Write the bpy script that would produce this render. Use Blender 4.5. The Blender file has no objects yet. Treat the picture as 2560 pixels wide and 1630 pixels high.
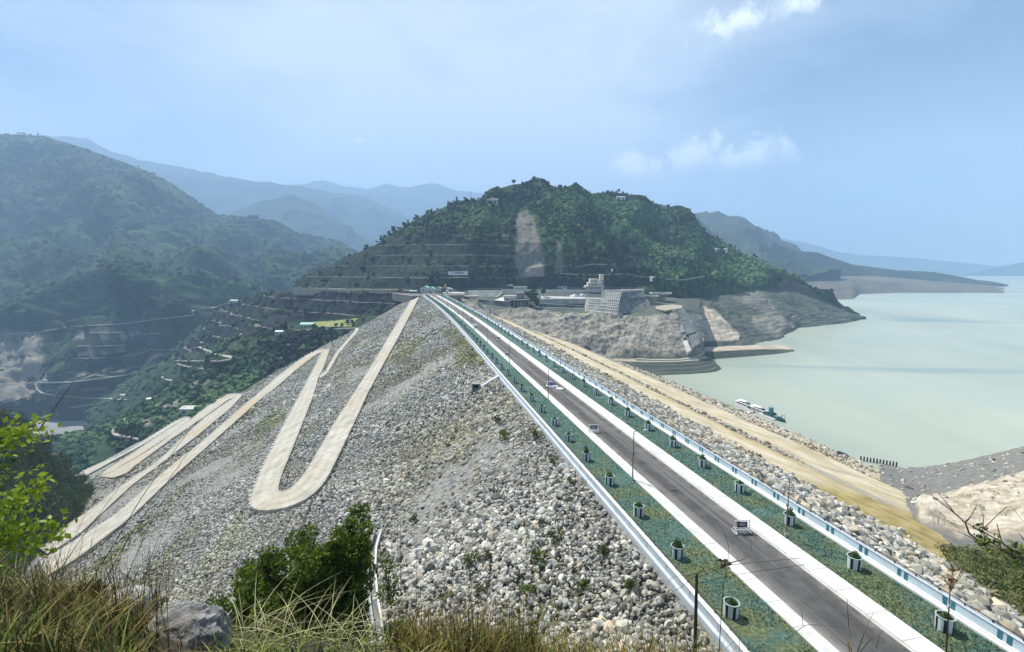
import bpy, bmesh, math, random
import numpy as np
from mathutils import Vector, Matrix
from mathutils.bvhtree import BVHTree

random.seed(7)
RNG = np.random.default_rng(11)
SC = bpy.context.scene
COL = SC.collection
PI = math.pi
R = math.radians

# ------------------------------------------------------------------ camera
CAM_H = 31.0                       # metres above the dam crest (crest road is z = 0)
FPX, CX, CY = 1200.0, 1280.0, 815.0
PITCH = math.atan(146 / 1200)
_c, _s = math.cos(PITCH), math.sin(PITCH)
cam_d = bpy.data.cameras.new('camera')
cam = bpy.data.objects.new('camera', cam_d)
COL.objects.link(cam)
cam.location = (0, 0, CAM_H)
cam.rotation_euler = (PI / 2 - PITCH, 0, 0)
cam_d.sensor_width = 36
cam_d.lens = 36 * FPX / 2560
cam_d.clip_start = 0.3
cam_d.clip_end = 60000
SC.camera = cam

def ray(u, v):                     # survey: sight line of a measured point
    x, y, z = u - CX, FPX, -(v - CY)
    return np.array((x, y * _c + z * _s, -y * _s + z * _c))

def at_z(u, v, z):                 # where a sight line meets a level z
    d = ray(u, v); t = (z - CAM_H) / d[2]
    return np.array((d[0] * t, d[1] * t, z))

def at_y(u, v, y):                 # ... or a distance y
    d = ray(u, v); t = y / d[1]
    return np.array((d[0] * t, y, CAM_H + d[2] * t))

# dam axis frame: a along the crest, q across it (towards the lake)
AX = np.array((-0.2113, 0.9774, 0.0)); NX = np.array((0.9774, 0.2113, 0.0)); UP = np.array((0, 0, 1.0))
P0 = 25.2                          # q of the downstream parapet
WID = 22.2                         # parapet to parapet
SLOPE = 2.2                        # downstream face 1 : 2.2
def bend(a):
    a = np.asarray(a, float)
    return -8.5 * (np.clip(a - 250, 0, None) / 290) ** 1.6
def crest(a, q, z=0.0):            # point on the crest, q measured from the downstream parapet
    return AX * a + NX * (P0 + q + float(bend(a))) + UP * z
def crest_dir(a):
    d = crest(a + .5, 0) - crest(a - .5, 0)
    return d / np.linalg.norm(d)
def aq(p): return float(p[0] * AX[0] + p[1] * AX[1]), float(p[0] * NX[0] + p[1] * NX[1])
def at_face(u, v):                 # on the downstream face
    d = ray(u, v)
    dq = d[0] * NX[0] + d[1] * NX[1]
    P = P0
    for _ in range(6):
        t = (-P / SLOPE - CAM_H) / (d[2] - dq / SLOPE)
        p = np.array((d[0] * t, d[1] * t, CAM_H + d[2] * t))
        P = P0 + float(bend(aq(p)[0]))
    return p

# ------------------------------------------------------------------ noise
_perm = RNG.permutation(4096)
_grad = RNG.normal(size=(4096, 3)); _grad /= np.linalg.norm(_grad, axis=1)[:, None]
def perlin(p):
    p = np.asarray(p, float)
    i = np.floor(p).astype(np.int64); f = p - i
    w = f * f * f * (f * (f * 6 - 15) + 10)
    out = 0
    for dx in (0, 1):
        for dy in (0, 1):
            for dz in (0, 1):
                h = _perm[(_perm[(_perm[(i[..., 0] + dx) & 4095] + i[..., 1] + dy) & 4095] + i[..., 2] + dz) & 4095]
                g = _grad[h]
                d = (f[..., 0] - dx) * g[..., 0] + (f[..., 1] - dy) * g[..., 1] + (f[..., 2] - dz) * g[..., 2]
                wx = w[..., 0] if dx else 1 - w[..., 0]
                wy = w[..., 1] if dy else 1 - w[..., 1]
                wz = w[..., 2] if dz else 1 - w[..., 2]
                out = out + d * wx * wy * wz
    return out
def fbm(p, scale, octv=5, gain=.5, ridged=False):
    p = np.asarray(p, float) / scale
    o = 0; a = 1.0
    for k in range(octv):
        n = perlin(p * 2 ** k + 17.3 * k)
        if ridged: n = .5 - np.abs(n) * 1.6
        o = o + a * n; a *= gain
    return o

# ------------------------------------------------------------------ materials
def new_mat(name):
    m = bpy.data.materials.new(name); m.use_nodes = True
    nt = m.node_tree
    return m, nt, nt.nodes['Principled BSDF']
def ramp(nt, fac, cols, pos=None):
    r = nt.nodes.new('ShaderNodeValToRGB')
    els = r.color_ramp.elements
    n = len(cols)
    pos = pos or [i / (n - 1) for i in range(n)]
    while len(els) < n: els.new(.5)
    for e, c, p in zip(els, cols, pos):
        e.position = p; e.color = (*c[:3], 1)
    nt.links.new(fac, r.inputs[0])
    return r.outputs[0]
def noise(nt, vec, scale, detail=5, rough=.6, dist=0):
    n = nt.nodes.new('ShaderNodeTexNoise')
    n.inputs['Scale'].default_value = scale; n.inputs['Detail'].default_value = detail
    n.inputs['Roughness'].default_value = rough; n.inputs['Distortion'].default_value = dist
    nt.links.new(vec, n.inputs['Vector'])
    return n.outputs['Fac']
def coords(nt, scale=(1, 1, 1)):
    t = nt.nodes.new('ShaderNodeTexCoord'); mp = nt.nodes.new('ShaderNodeMapping')
    mp.inputs['Scale'].default_value = scale
    nt.links.new(t.outputs['Object'], mp.inputs['Vector'])
    return mp.outputs[0]
def mix(nt, fac, a, b, mode='MIX'):
    m = nt.nodes.new('ShaderNodeMix'); m.data_type = 'RGBA'; m.blend_type = mode
    for sock, val in ((m.inputs[0], fac), (m.inputs[6], a), (m.inputs[7], b)):
        if hasattr(val, 'links'): nt.links.new(val, sock)
        elif isinstance(val, (int, float)): sock.default_value = val
        else: sock.default_value = (*val[:3], 1)
    return m.outputs[2]
def attr(nt, name, out='Color'):
    a = nt.nodes.new('ShaderNodeAttribute'); a.attribute_name = name
    return a.outputs[out]
def bump(nt, bsdf, h, strength, dist):
    b = nt.nodes.new('ShaderNodeBump'); b.inputs['Strength'].default_value = strength
    b.inputs['Distance'].default_value = dist
    nt.links.new(h, b.inputs['Height']); nt.links.new(b.outputs[0], bsdf.inputs['Normal'])
def mat(name, cols, scale=1.0, detail=5, rough=.85, bmp=0, bscale=None, bdist=.1, stretch=(1, 1, 1), vcol=None, pos=None,
        dirt=None, metal=0, spec=.3):
    m, nt, b = new_mat(name)
    vec = coords(nt, stretch)
    if len(cols) == 1: cols = [tuple(x * .82 for x in cols[0]), tuple(min(1, x * 1.12) for x in cols[0])]
    col = ramp(nt, noise(nt, vec, scale, detail), cols, pos or [.3 + .4 * i / (len(cols) - 1) for i in range(len(cols))])
    if dirt:                        # (colour, scale, low, high): broad stains
        f = ramp(nt, noise(nt, vec, dirt[1], 6, .65), [(0, 0, 0), (1, 1, 1)], [dirt[2], dirt[3]])
        col = mix(nt, f, col, dirt[0])
    if vcol: col = mix(nt, 1.0, col, attr(nt, vcol), 'MULTIPLY')
    nt.links.new(col, b.inputs['Base Color'])
    b.inputs['Roughness'].default_value = rough; b.inputs['Metallic'].default_value = metal
    b.inputs['Specular IOR Level'].default_value = spec
    if bmp: bump(nt, b, noise(nt, vec, bscale or scale * 3, 6, .65), bmp, bdist)
    return m

# ------------------------------------------------------------------ mesh building
def grid_faces(nr, nc):
    i = np.arange(nr - 1)[:, None] * nc + np.arange(nc - 1)[None, :]
    return np.stack([i, i + nc, i + nc + 1, i + 1], -1).reshape(-1, 4)
def np_mesh(name, verts, faces, mats, smooth=True, matidx=None, attrs=None):
    verts = np.asarray(verts, np.float32).reshape(-1, 3); faces = np.asarray(faces, np.int32)
    k = faces.shape[1]
    me = bpy.data.meshes.new(name)
    me.vertices.add(len(verts)); me.vertices.foreach_set('co', verts.ravel())
    me.loops.add(faces.size); me.loops.foreach_set('vertex_index', faces.ravel())
    me.polygons.add(len(faces)); me.polygons.foreach_set('loop_start', np.arange(0, faces.size, k, dtype=np.int32))
    me.polygons.foreach_set('use_smooth', np.full(len(faces), smooth))
    for m in (mats if isinstance(mats, (list, tuple)) else [mats]): me.materials.append(m)
    if matidx is not None: me.polygons.foreach_set('material_index', np.asarray(matidx, np.int32))
    for an, av in (attrs or {}).items():
        av = np.asarray(av, np.float32)
        if av.ndim == 1:
            a = me.attributes.new(an, 'FLOAT', 'POINT'); a.data.foreach_set('value', av)
        else:
            a = me.attributes.new(an, 'FLOAT_COLOR', 'POINT')
            if av.shape[1] == 3: av = np.concatenate([av, np.ones((len(av), 1), np.float32)], 1)
            a.data.foreach_set('color', av.ravel())
    me.update(calc_edges=True); me.validate()
    return me
def link(name, me, parent=None, loc=None, rotz=0, kind=None):
    o = bpy.data.objects.new(name, me); COL.objects.link(o)
    if parent is not None: o.parent = parent
    if loc is not None: o.location = loc
    if rotz: o.rotation_euler.z = rotz
    if kind: o['kind'] = kind
    return o
def tag(o, label, cat, group=None, kind=None):
    o['label'] = label; o['category'] = cat
    if group: o['group'] = group
    if kind: o['kind'] = kind
    return o
def thing(name, label, cat, loc=(0, 0, 0), rotz=0, group=None):
    o = bpy.data.objects.new(name, None); COL.objects.link(o)
    o.location = tuple(float(x) for x in loc); o.rotation_euler.z = rotz
    o.empty_display_size = .5
    return tag(o, label, cat, group)
def dup(root, loc, rotz=0, label=None, scale=None):
    r = root.copy(); COL.objects.link(r)
    r.location = tuple(float(x) for x in loc); r.rotation_euler.z = rotz
    if scale is not None: r.scale = (scale,) * 3 if isinstance(scale, (int, float)) else scale
    if label: r['label'] = label
    for ch in list(root.children):
        c = ch.copy(); COL.objects.link(c); c.parent = r
        for g in ch.children:
            d = g.copy(); COL.objects.link(d); d.parent = c
    return r

class MB:
    """collects simple solids and links them as one mesh object"""
    def __init__(s): s.v = []; s.f = []; s.m = []
    def add(s, vs, fs, mi=0):
        n = len(s.v); s.v += [tuple(float(c) for c in v) for v in vs]
        s.f += [tuple(i + n for i in f) for f in fs]; s.m += [mi] * len(fs); return s
    def box(s, c, size, mi=0, rz=0, taper=1.0, M=None):
        x, y, z = (k / 2 for k in size); vs = []
        for dz, t in ((-z, 1), (z, taper)):
            for dx, dy in ((-x, -y), (x, -y), (x, y), (-x, y)):
                px, py = dx * t, dy * t
                if rz: px, py = px * math.cos(rz) - py * math.sin(rz), px * math.sin(rz) + py * math.cos(rz)
                p = Vector((px, py, dz))
                if M: p = M @ p
                vs.append((c[0] + p[0], c[1] + p[1], c[2] + p[2]))
        return s.add(vs, [(0, 3, 2, 1), (4, 5, 6, 7), (0, 1, 5, 4), (1, 2, 6, 5), (2, 3, 7, 6), (3, 0, 4, 7)], mi)
    def cyl(s, base, h, r0, r1=None, n=16, mi=0, cap=True):
        r1 = r0 if r1 is None else r1
        vs = [(base[0] + r * math.cos(2 * PI * i / n), base[1] + r * math.sin(2 * PI * i / n), base[2] + z) for z, r in ((0, r0), (h, r1)) for i in range(n)]
        fs = [(i, (i + 1) % n, n + (i + 1) % n, n + i) for i in range(n)]
        if cap: fs += [tuple(range(n - 1, -1, -1)), tuple(range(n, 2 * n))]
        return s.add(vs, fs, mi)
    def lathe(s, base, prof, n=24, mi=0):
        vs = [(base[0] + r * math.cos(2 * PI * i / n), base[1] + r * math.sin(2 * PI * i / n), base[2] + z) for r, z in prof for i in range(n)]
        fs = []
        for k in range(len(prof) - 1):
            fs += [(k * n + i, k * n + (i + 1) % n, (k + 1) * n + (i + 1) % n, (k + 1) * n + i) for i in range(n)]
        return s.add(vs, fs, mi)
    def tube(s, pts, r, n=6, mi=0):
        pts = [Vector(tuple(float(c) for c in p)) for p in pts]; rs = r if isinstance(r, (list, tuple)) else [r] * len(pts)
        vs = []; fs = []
        for i, p in enumerate(pts):
            d = (pts[min(i + 1, len(pts) - 1)] - pts[max(i - 1, 0)]).normalized()
            a = d.cross(Vector((0, 0, 1)) if abs(d.z) < .9 else Vector((1, 0, 0))).normalized(); b = d.cross(a)
            vs += [tuple(p + a * rs[i] * math.cos(2 * PI * k / n) + b * rs[i] * math.sin(2 * PI * k / n)) for k in range(n)]
        for i in range(len(pts) - 1):
            fs += [(i * n + k, i * n + (k + 1) % n, (i + 1) * n + (k + 1) % n, (i + 1) * n + k) for k in range(n)]
        fs += [tuple(range(n - 1, -1, -1)), tuple(range((len(pts) - 1) * n, len(pts) * n))]
        return s.add(vs, fs, mi)
    def prism(s, poly, lo, hi, mi=0):     # vertical prism; lo/hi are z or per-vertex lists
        n = len(poly)
        lo = lo if hasattr(lo, '__len__') else [lo] * n; hi = hi if hasattr(hi, '__len__') else [hi] * n
        vs = [(p[0], p[1], l) for p, l in zip(poly, lo)] + [(p[0], p[1], h) for p, h in zip(poly, hi)]
        return s.add(vs, [tuple(range(n - 1, -1, -1)), tuple(range(n, 2 * n))] + [(i, (i + 1) % n, n + (i + 1) % n, n + i) for i in range(n)], mi)
    def build(s, name, mats, parent=None, origin=None, smooth=False, kind=None, loc=None):
        me = bpy.data.meshes.new(name)
        o3 = Vector(tuple(float(c) for c in origin)) if origin is not None else Vector((0, 0, 0))
        me.from_pydata([tuple(Vector(v) - o3) for v in s.v], [], s.f)
        for m in (mats if isinstance(mats, (list, tuple)) else [mats]): me.materials.append(m)
        me.polygons.foreach_set('material_index', s.m)
        me.polygons.foreach_set('use_smooth', [smooth] * len(s.f)); me.update()
        bm = bmesh.new(); bm.from_mesh(me); bmesh.ops.recalc_face_normals(bm, faces=bm.faces); bm.to_mesh(me); bm.free()
        return link(name, me, parent, loc=loc, kind=kind)

def resample(pts, step):
    pts = np.asarray(pts, float)
    d = np.r_[0, np.cumsum(np.linalg.norm(np.diff(pts, axis=0), axis=1))]
    n = max(2, int(d[-1] / step) + 1); t = np.linspace(0, d[-1], n)
    return np.stack([np.interp(t, d, pts[:, k]) for k in range(3)], 1)
def smooth_line(pts, it=8, step=2.0):
    p = resample(pts, step)
    for _ in range(it): p[1:-1] = .25 * p[:-2] + .5 * p[1:-1] + .25 * p[2:]
    return p

# lofted terrain from surveyed rows: each point is (u, v, distance) or (u, v, None, level)
def row3(row, nu):
    P = np.array([at_y(*p) if len(p) == 3 else at_z(p[0], p[1], p[3]) for p in row])
    u = np.array([p[0] for p in row], float); t = (u - u[0]) / (u[-1] - u[0])
    if len(row) > 3:                # soften the kinks
        tt = np.linspace(0, 1, nu)
        o = np.stack([np.interp(tt, t, P[:, k]) for k in range(3)], 1)
        for _ in range(max(1, nu // 120)): o[1:-1] = .25 * o[:-2] + .5 * o[1:-1] + .25 * o[2:]
        return o
    return np.stack([np.interp(np.linspace(0, 1, nu), t, P[:, k]) for k in range(3)], 1)
def loft(rows, nu, nseg):
    rr = [r if isinstance(r, np.ndarray) else row3(r, nu) for r in rows]
    if isinstance(nseg, int): nseg = [nseg] * (len(rr) - 1)
    out = []
    for k in range(len(rr) - 1):
        for i in range(nseg[k]):
            t = i / nseg[k]; out.append(rr[k] * (1 - t) + rr[k + 1] * t)
    out.append(rr[-1])
    return np.array(out)
def back_rows(row, dist=300, drop=300):
    d = row.copy(); d[:, 2] = 0; n = np.linalg.norm(d[:, :2], axis=1)[:, None]; dv = np.zeros_like(row); dv[:, :2] = row[:, :2] / n
    r1 = row + dv * dist * .25; r1[:, 2] -= drop * .12
    r2 = row + dv * dist; r2[:, 2] -= drop
    return [r2, r1]
def normals(G):
    du = np.gradient(G, axis=1); dv = np.gradient(G, axis=0)
    n = np.cross(du, dv); n /= np.linalg.norm(n, axis=2)[..., None] + 1e-9
    n[n[..., 2] < 0] *= -1
    return n
def smooth_rows(G, it=2, keep=()):
    K = G.copy()
    for _ in range(it):
        H = G.copy(); G[1:-1] = .25 * H[:-2] + .5 * H[1:-1] + .25 * H[2:]
        for k in keep: G[k] = K[k]
    return G
TERRAIN = []
def grid_obj(name, G, m, kind='structure', attrs=None, bvh=True, smooth=True):
    F = grid_faces(G.shape[0], G.shape[1])
    if attrs: attrs = {k: np.ascontiguousarray(np.broadcast_to(a, G.shape[:2])).reshape(-1) for k, a in attrs.items()}
    o = link(name, np_mesh(name, G, F, m, smooth=smooth, attrs=attrs), kind=kind)
    if bvh: TERRAIN.append(BVHTree.FromPolygons(G.reshape(-1, 3).tolist(), F.tolist()))
    return o
def hit(u, v):                      # nearest terrain along a sight line
    d = Vector(ray(u, v)).normalized(); best = None
    for b in TERRAIN:
        h = b.ray_cast(Vector((0, 0, CAM_H)), d)
        if h[0] is not None and (best is None or h[3] < best[1]): best = (h[0], h[3])
    return np.array(best[0]) if best else None
def drop_on(x, y, z0=900):
    best = None
    for b in TERRAIN:
        h = b.ray_cast(Vector((x, y, z0)), Vector((0, 0, -1)))
        if h[0] is not None and (best is None or h[0].z > best): best = h[0].z
    return best

# clutter made of many small closed solids
def _ico(sub):
    bm = bmesh.new(); bmesh.ops.create_icosphere(bm, subdivisions=sub, radius=1)
    v = np.array([x.co[:] for x in bm.verts]); f = np.array([[q.index for q in x.verts] for x in bm.faces]); bm.free()
    return v, f
ICO0, ICO1 = _ico(1), _ico(2)
def rand_rot(n):
    q = RNG.normal(size=(n, 4)); q /= np.linalg.norm(q, axis=1)[:, None]
    w, x, y, z = q.T
    return np.stack([np.stack([1 - 2 * (y * y + z * z), 2 * (x * y - z * w), 2 * (x * z + y * w)], 1),
                     np.stack([2 * (x * y + z * w), 1 - 2 * (x * x + z * z), 2 * (y * z - x * w)], 1),
                     np.stack([2 * (x * z - y * w), 2 * (y * z + x * w), 1 - 2 * (x * x + y * y)], 1)], 1)
def solids(pos, size, base, jitter, squash, rot=True, nvar=10, power=1.0):
    """pos (n,3), size (n,) -> verts, faces of n irregular solids"""
    bv, bf = base; n = len(pos)
    var = []
    for k in range(nvar):
        v = bv * (1 + jitter * RNG.normal(size=(len(bv), 1))) 
        if power != 1: v = np.sign(v) * np.abs(v) ** power
        var.append(v)
    var = np.array(var)[RNG.integers(0, nvar, n)]
    sc = size[:, None] * (1 + squash * RNG.uniform(-1, 1, (n, 3)))
    V = var * sc[:, None, :]
    if rot is True: V = np.einsum('nij,nkj->nki', rand_rot(n), V)
    else:
        a = RNG.uniform(0, 2 * PI, n); c, s = np.cos(a)[:, None], np.sin(a)[:, None]
        V = np.stack([V[..., 0] * c - V[..., 1] * s, V[..., 0] * s + V[..., 1] * c, V[..., 2]], -1)
    V = V + pos[:, None, :]
    F = bf[None] + (np.arange(n) * len(bv))[:, None, None]
    return V.reshape(-1, 3), F.reshape(-1, 3), len(bv)
def leaves(pos, size, up=.35, asp=.5):
    """n leaf-shaped faces (a folded diamond of two triangles)"""
    n = len(pos)
    d = RNG.normal(size=(n, 3)); d[:, 2] += up; d /= np.linalg.norm(d, axis=1)[:, None]
    e = np.cross(d, RNG.normal(size=(n, 3))); e /= np.linalg.norm(e, axis=1)[:, None]
    s = size[:, None]
    V = np.stack([pos - d * s * .5, pos + e * s * asp * .5 , pos + d * s * .5, pos - e * s * asp * .5], 1)
    return V.reshape(-1, 3), np.arange(4 * n).reshape(-1, 4)
# ------------------------------------------------------------------ light, sky, air
SUN_AZ, SUN_EL = R(-42), R(56)
sd = Vector((math.sin(SUN_AZ) * math.cos(SUN_EL), math.cos(SUN_AZ) * math.cos(SUN_EL), math.sin(SUN_EL)))
sl = bpy.data.lights.new('sun', 'SUN'); sl.energy = 5.0; sl.angle = R(.5); sl.color = (1, .95, .86)
so = bpy.data.objects.new('sun', sl); COL.objects.link(so)
so.rotation_euler = sd.to_track_quat('Z', 'Y').to_euler()

W = bpy.data.worlds.new('World'); SC.world = W; W.use_nodes = True
nt = W.node_tree; bg = nt.nodes['Background']
sky = nt.nodes.new('ShaderNodeTexSky'); sky.sky_type = 'NISHITA'; sky.sun_disc = False
sky.sun_elevation = SUN_EL; sky.sun_rotation = SUN_AZ; sky.air_density = 1.0; sky.dust_density = .6; sky.ozone_density = 2.2; sky.altitude = 900
tc = nt.nodes.new('ShaderNodeTexCoord'); dirv = tc.outputs['Generated']
def vmath(op, a, b=None):
    n = nt.nodes.new('ShaderNodeVectorMath'); n.operation = op
    for i, x in enumerate((a, b)):
        if x is None: continue
        if hasattr(x, 'links'): nt.links.new(x, n.inputs[i])
        else: n.inputs[i].default_value = tuple(x)
    return n
def fmath(op, a, b=0.0, c=None):
    n = nt.nodes.new('ShaderNodeMath'); n.operation = op
    for i, x in enumerate((a, b, c)):
        if x is None: continue
        if hasattr(x, 'links'): nt.links.new(x, n.inputs[i])
        else: n.inputs[i].default_value = x
    return n.outputs[0]
def smooth(x, lo, hi):
    n = nt.nodes.new('ShaderNodeMapRange'); n.interpolation_type = 'SMOOTHSTEP'
    nt.links.new(x, n.inputs[0]); n.inputs[1].default_value = lo; n.inputs[2].default_value = hi
    return n.outputs[0]
def cloud_bank(u, v, rx, ry, tilt, cut, seed):
    c = Vector(ray(u, v)).normalized(); right = c.cross(Vector((0, 0, 1))).normalized(); upv = right.cross(c)
    if tilt: right, upv = right * math.cos(tilt) + upv * math.sin(tilt), upv * math.cos(tilt) - right * math.sin(tilt)
    dx = fmath('DIVIDE', vmath('DOT_PRODUCT', dirv, right).outputs['Value'], rx)
    dy = fmath('DIVIDE', fmath('SUBTRACT', vmath('DOT_PRODUCT', dirv, upv).outputs['Value'], 0), ry)
    fw = smooth(vmath('DOT_PRODUCT', dirv, c).outputs['Value'], .7, .9)
    r2 = fmath('ADD', fmath('MULTIPLY', dx, dx), fmath('MULTIPLY', dy, dy))
    n = noise(nt, vmath('ADD', dirv, (seed, 0, 0)).outputs[0], 26, 8, .68, .4)
    h = fmath('ADD', fmath('SUBTRACT', 1.0, fmath('SQRT', r2)), fmath('MULTIPLY', fmath('SUBTRACT', n, .5), 3.2))
    base = smooth(dy, -.85, .1)      # flat, fading underside
    return fmath('MULTIPLY', fmath('MULTIPLY', smooth(h, cut, cut + .8), fw), base)
puffs = [(1845, 55, .105, .046, .28, .22, 0), (1990, 12, .06, .030, 0, .3, 5), (1745, 385, .066, .044, .35, .0, 2), (1875, 390, .09, .042, .1, .0, 9),
         (1590, 422, .062, .036, 0, .0, 4), (890, 350, .03, .009, 0, .45, 7)]
tot = None
for p in puffs:
    k = cloud_bank(*p); tot = k if tot is None else fmath('MAXIMUM', tot, k)
sep = nt.nodes.new('ShaderNodeSeparateXYZ'); nt.links.new(dirv, sep.inputs[0])
veil_n = noise(nt, vmath('MULTIPLY', dirv, (1, 1, 2.6)).outputs[0], 2.6, 6, .55, .3)
veil = fmath('MULTIPLY', smooth(veil_n, .36, .72), .5)
hz = fmath('MULTIPLY', smooth(sep.outputs[2], .34, .0), .92)
glare = fmath('MULTIPLY', smooth(vmath('DOT_PRODUCT', dirv, Vector(ray(1150, 110)).normalized()).outputs['Value'], .85, 1.0), .72)
pale = fmath('MINIMUM', fmath('ADD', fmath('ADD', veil, hz), glare), .85)
c1 = mix(nt, pale, sky.outputs[0], (11.0, 11.5, 12.0))
c1 = mix(nt, 1.0, c1, (.97, .99, 1.02), 'MULTIPLY')
c2 = mix(nt, fmath('MULTIPLY', tot, .85), c1, (17, 17, 17.5))
nt.links.new(c2, bg.inputs['Color']); bg.inputs['Strength'].default_value = .054

hm, hnt, hb = new_mat('haze_air'); hnt.nodes.remove(hb)
pv = hnt.nodes.new('ShaderNodeVolumePrincipled')
pv.inputs['Color'].default_value = (.45, .69, 1.0, 1); pv.inputs['Density'].default_value = HAZE_D = .00018
pv.inputs['Anisotropy'].default_value = .15
hnt.links.new(pv.outputs[0], hnt.nodes['Material Output'].inputs['Volume'])

FLOOR = -282.0; LAKE = -59.0; GR = 9000
hz_o = MB().box((0, GR * .45, (FLOOR - 1 + 1900) / 2), (2 * GR + 20, 2 * GR + 20, 1900 - FLOOR + 1)).build('haze', hm, kind='stuff')
hz_o['label'] = 'pale blue haze filling the valley air'; hz_o['category'] = 'haze'

# ------------------------------------------------------------------ ground sheet and lake
m_ground = mat('valley_soil', [(.05, .06, .035), (.12, .11, .07), (.17, .15, .1)], .006, 8, .95)
g = GR
link('ground', np_mesh('ground', [(-g, g * .45 - g, FLOOR), (g, g * .45 - g, FLOOR), (g, g * 1.45, FLOOR), (-g, g * 1.45, FLOOR)], [[0, 1, 2, 3]], m_ground), kind='structure')

m_lake, nt, b = new_mat('lake_water')
vec = coords(nt, (1, .35, 1))
f = noise(nt, vec, .0042, 6, .6, .6)
col = ramp(nt, f, [(.30, .345, .27), (.43, .46, .355)], [.34, .58])
stk = ramp(nt, noise(nt, coords(nt, (.5, 2.2, 1)), .0030, 5, .6, .5), [(0, 0, 0), (1, 1, 1)], [.55, .70])
col = mix(nt, stk, col, (.19, .275, .265))
nt.links.new(col, b.inputs['Base Color']); b.inputs['Roughness'].default_value = .3
b.inputs['Specular IOR Level'].default_value = .2
bump(nt, b, noise(nt, coords(nt), .35, 6, .6), .22, .5)
lk = [crest(-150, WID + 60)[:2], crest(470, WID + 60)[:2], (60, 560), (700, 1500), (1400, 3900), (1500, 5200), (6500, 5200), (6500, 500), (1600, -300), (250, -300)]
lv = [(x, y, LAKE) for x, y in lk]
lo = MB().add(lv, [tuple(range(len(lv)))]).build('lake', m_lake, kind='structure')

# ------------------------------------------------------------------ the dam
m_rock_bed = mat('riprap_bed', [(.10, .10, .09), (.26, .26, .24), (.40, .39, .36)], .9, 8, .95, 1.0, 1.6, .6, dirt=((.13, .13, .05), .05, .55, .72))
m_dirt = mat('tan_dirt', [(.40, .31, .17), (.52, .42, .25), (.62, .52, .34)], .12, 8, .95, .4, 1.2, .15, dirt=((.34, .24, .10), .035, .5, .68))
m_conc_old = mat('pale_road_concrete', [(.34, .325, .27), (.46, .44, .37), (.55, .535, .48)], .16, 10, .9, .15, 1.5, .05, dirt=((.47, .38, .24), .02, .47, .68))
nt = m_conc_old.node_tree; b = nt.nodes['Principled BSDF']; c0 = b.inputs['Base Color'].links[0].from_socket
rut = ramp(nt, attr(nt, 'across', 'Fac'), [(.9, .9, .9), (.15, .15, .15), (.55, .55, .55), (.1, .1, .1), (.55, .55, .55), (.2, .2, .2), (1, 1, 1)], [0, .12, .28, .48, .68, .86, 1])
rn = mix(nt, 1.0, rut, ramp(nt, noise(nt, coords(nt), .35, 8, .75), [(0, 0, 0), (1, 1, 1)], [.36, .62]), 'MULTIPLY')
c0 = mix(nt, rn, c0, (.21, .185, .13))
pp_ = nt.nodes.new('ShaderNodeMath'); pp_.operation = 'PINGPONG'; pp_.inputs[1].default_value = 2.6; nt.links.new(attr(nt, 'along', 'Fac'), pp_.inputs[0])
lt_ = nt.nodes.new('ShaderNodeMath'); lt_.operation = 'LESS_THAN'; lt_.inputs[1].default_value = .06; nt.links.new(pp_.outputs[0], lt_.inputs[0])
c0 = mix(nt, lt_.outputs[0], c0, (.24, .22, .18)); nt.links.new(c0, b.inputs['Base Color'])
z7 = lambda x, y: (x / 6.0125 + 700, y / 6.0125 + 740)
z8 = lambda x, y: (x / 4.79 + 200, y / 4.79 + 960)
groin_px = [(1040, 739), (880, 829), (790, 876), (680, 934), (530, 1029), (360, 1100), (205, 1180)]
groin = np.array([at_face(*p) for p in groin_px])
g_aq = np.array([aq(p) for p in groin])
g_s = np.array([P0 + float(bend(a)) - q for a, q in g_aq])    # distance down the face
def a_far(s): return np.interp(s, np.r_[0, g_s, 400], np.r_[g_aq[0, 0] + 4, g_aq[:, 0], g_aq[-1, 0] - 30]) + 6
ss = np.r_[np.linspace(0, 60, 41), np.linspace(62, 330, 90)]
tt = np.linspace(0, 1, 330)
A = -60 + (a_far(ss)[:, None] + 60) * tt[None, :]
S = np.repeat(ss[:, None], len(tt), 1)
def face_pt(a, s, lift=0.0):
    a = np.asarray(a, float); s = np.asarray(s, float)
    q = P0 + bend(a) - s
    return AX * a[..., None] + NX * q[..., None] + UP * (-s / SLOPE + lift)[..., None]
G = face_pt(A, S)
G[..., 2] += (.55 * fbm(G, 7, 4) + 1.1 * fbm(G, 40, 3)) * np.clip(S / 6, 0, 1) - .35
dam = thing('embankment_dam', 'long rock filled dam with a road along its top', 'dam', crest(290, WID / 2, -1))
dl = np.array(dam.location)
def dam_part(name, G, m):
    F = grid_faces(*G.shape[:2])
    o = link(name, np_mesh(name, G - dl, F, m), dam)
    TERRAIN.append(BVHTree.FromPolygons(G.reshape(-1, 3).tolist(), F.tolist())); return o
dam_part('downstream_face', G, m_rock_bed)
# upstream face: surveyed profile (q from the axis, level), two dirt tracks on it
prof = np.array([(47.9, -.3), (84, -16.8), (86, -17.2), (104, -22.6), (112, -26.6), (118, -28.4), (150, -38.6), (160, -43.6), (204, -59), (230, -70)])
qa = np.concatenate([np.linspace(a, b, max(2, int((b - a) / 1.6)), endpoint=False) for a, b in zip(prof[:-1, 0], prof[1:, 0])] + [[230]])
aa = np.linspace(20, 600, 300)
QA, AA = np.meshgrid(qa, aa, indexing='ij')
def up_z(q): return np.interp(q, prof[:, 0], prof[:, 1])
G2 = AX * AA[..., None] + NX * (QA + bend(AA))[..., None] + UP * up_z(QA)[..., None]
rough_zone = ((QA < 84) | ((QA > 106) & (QA < 118)) | (QA > 160))
G2[..., 2] += fbm(G2, 6, 4) * np.where(rough_zone, .7, .12) + .5 * fbm(G2, 40, 2) * (QA > 50)
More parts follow.
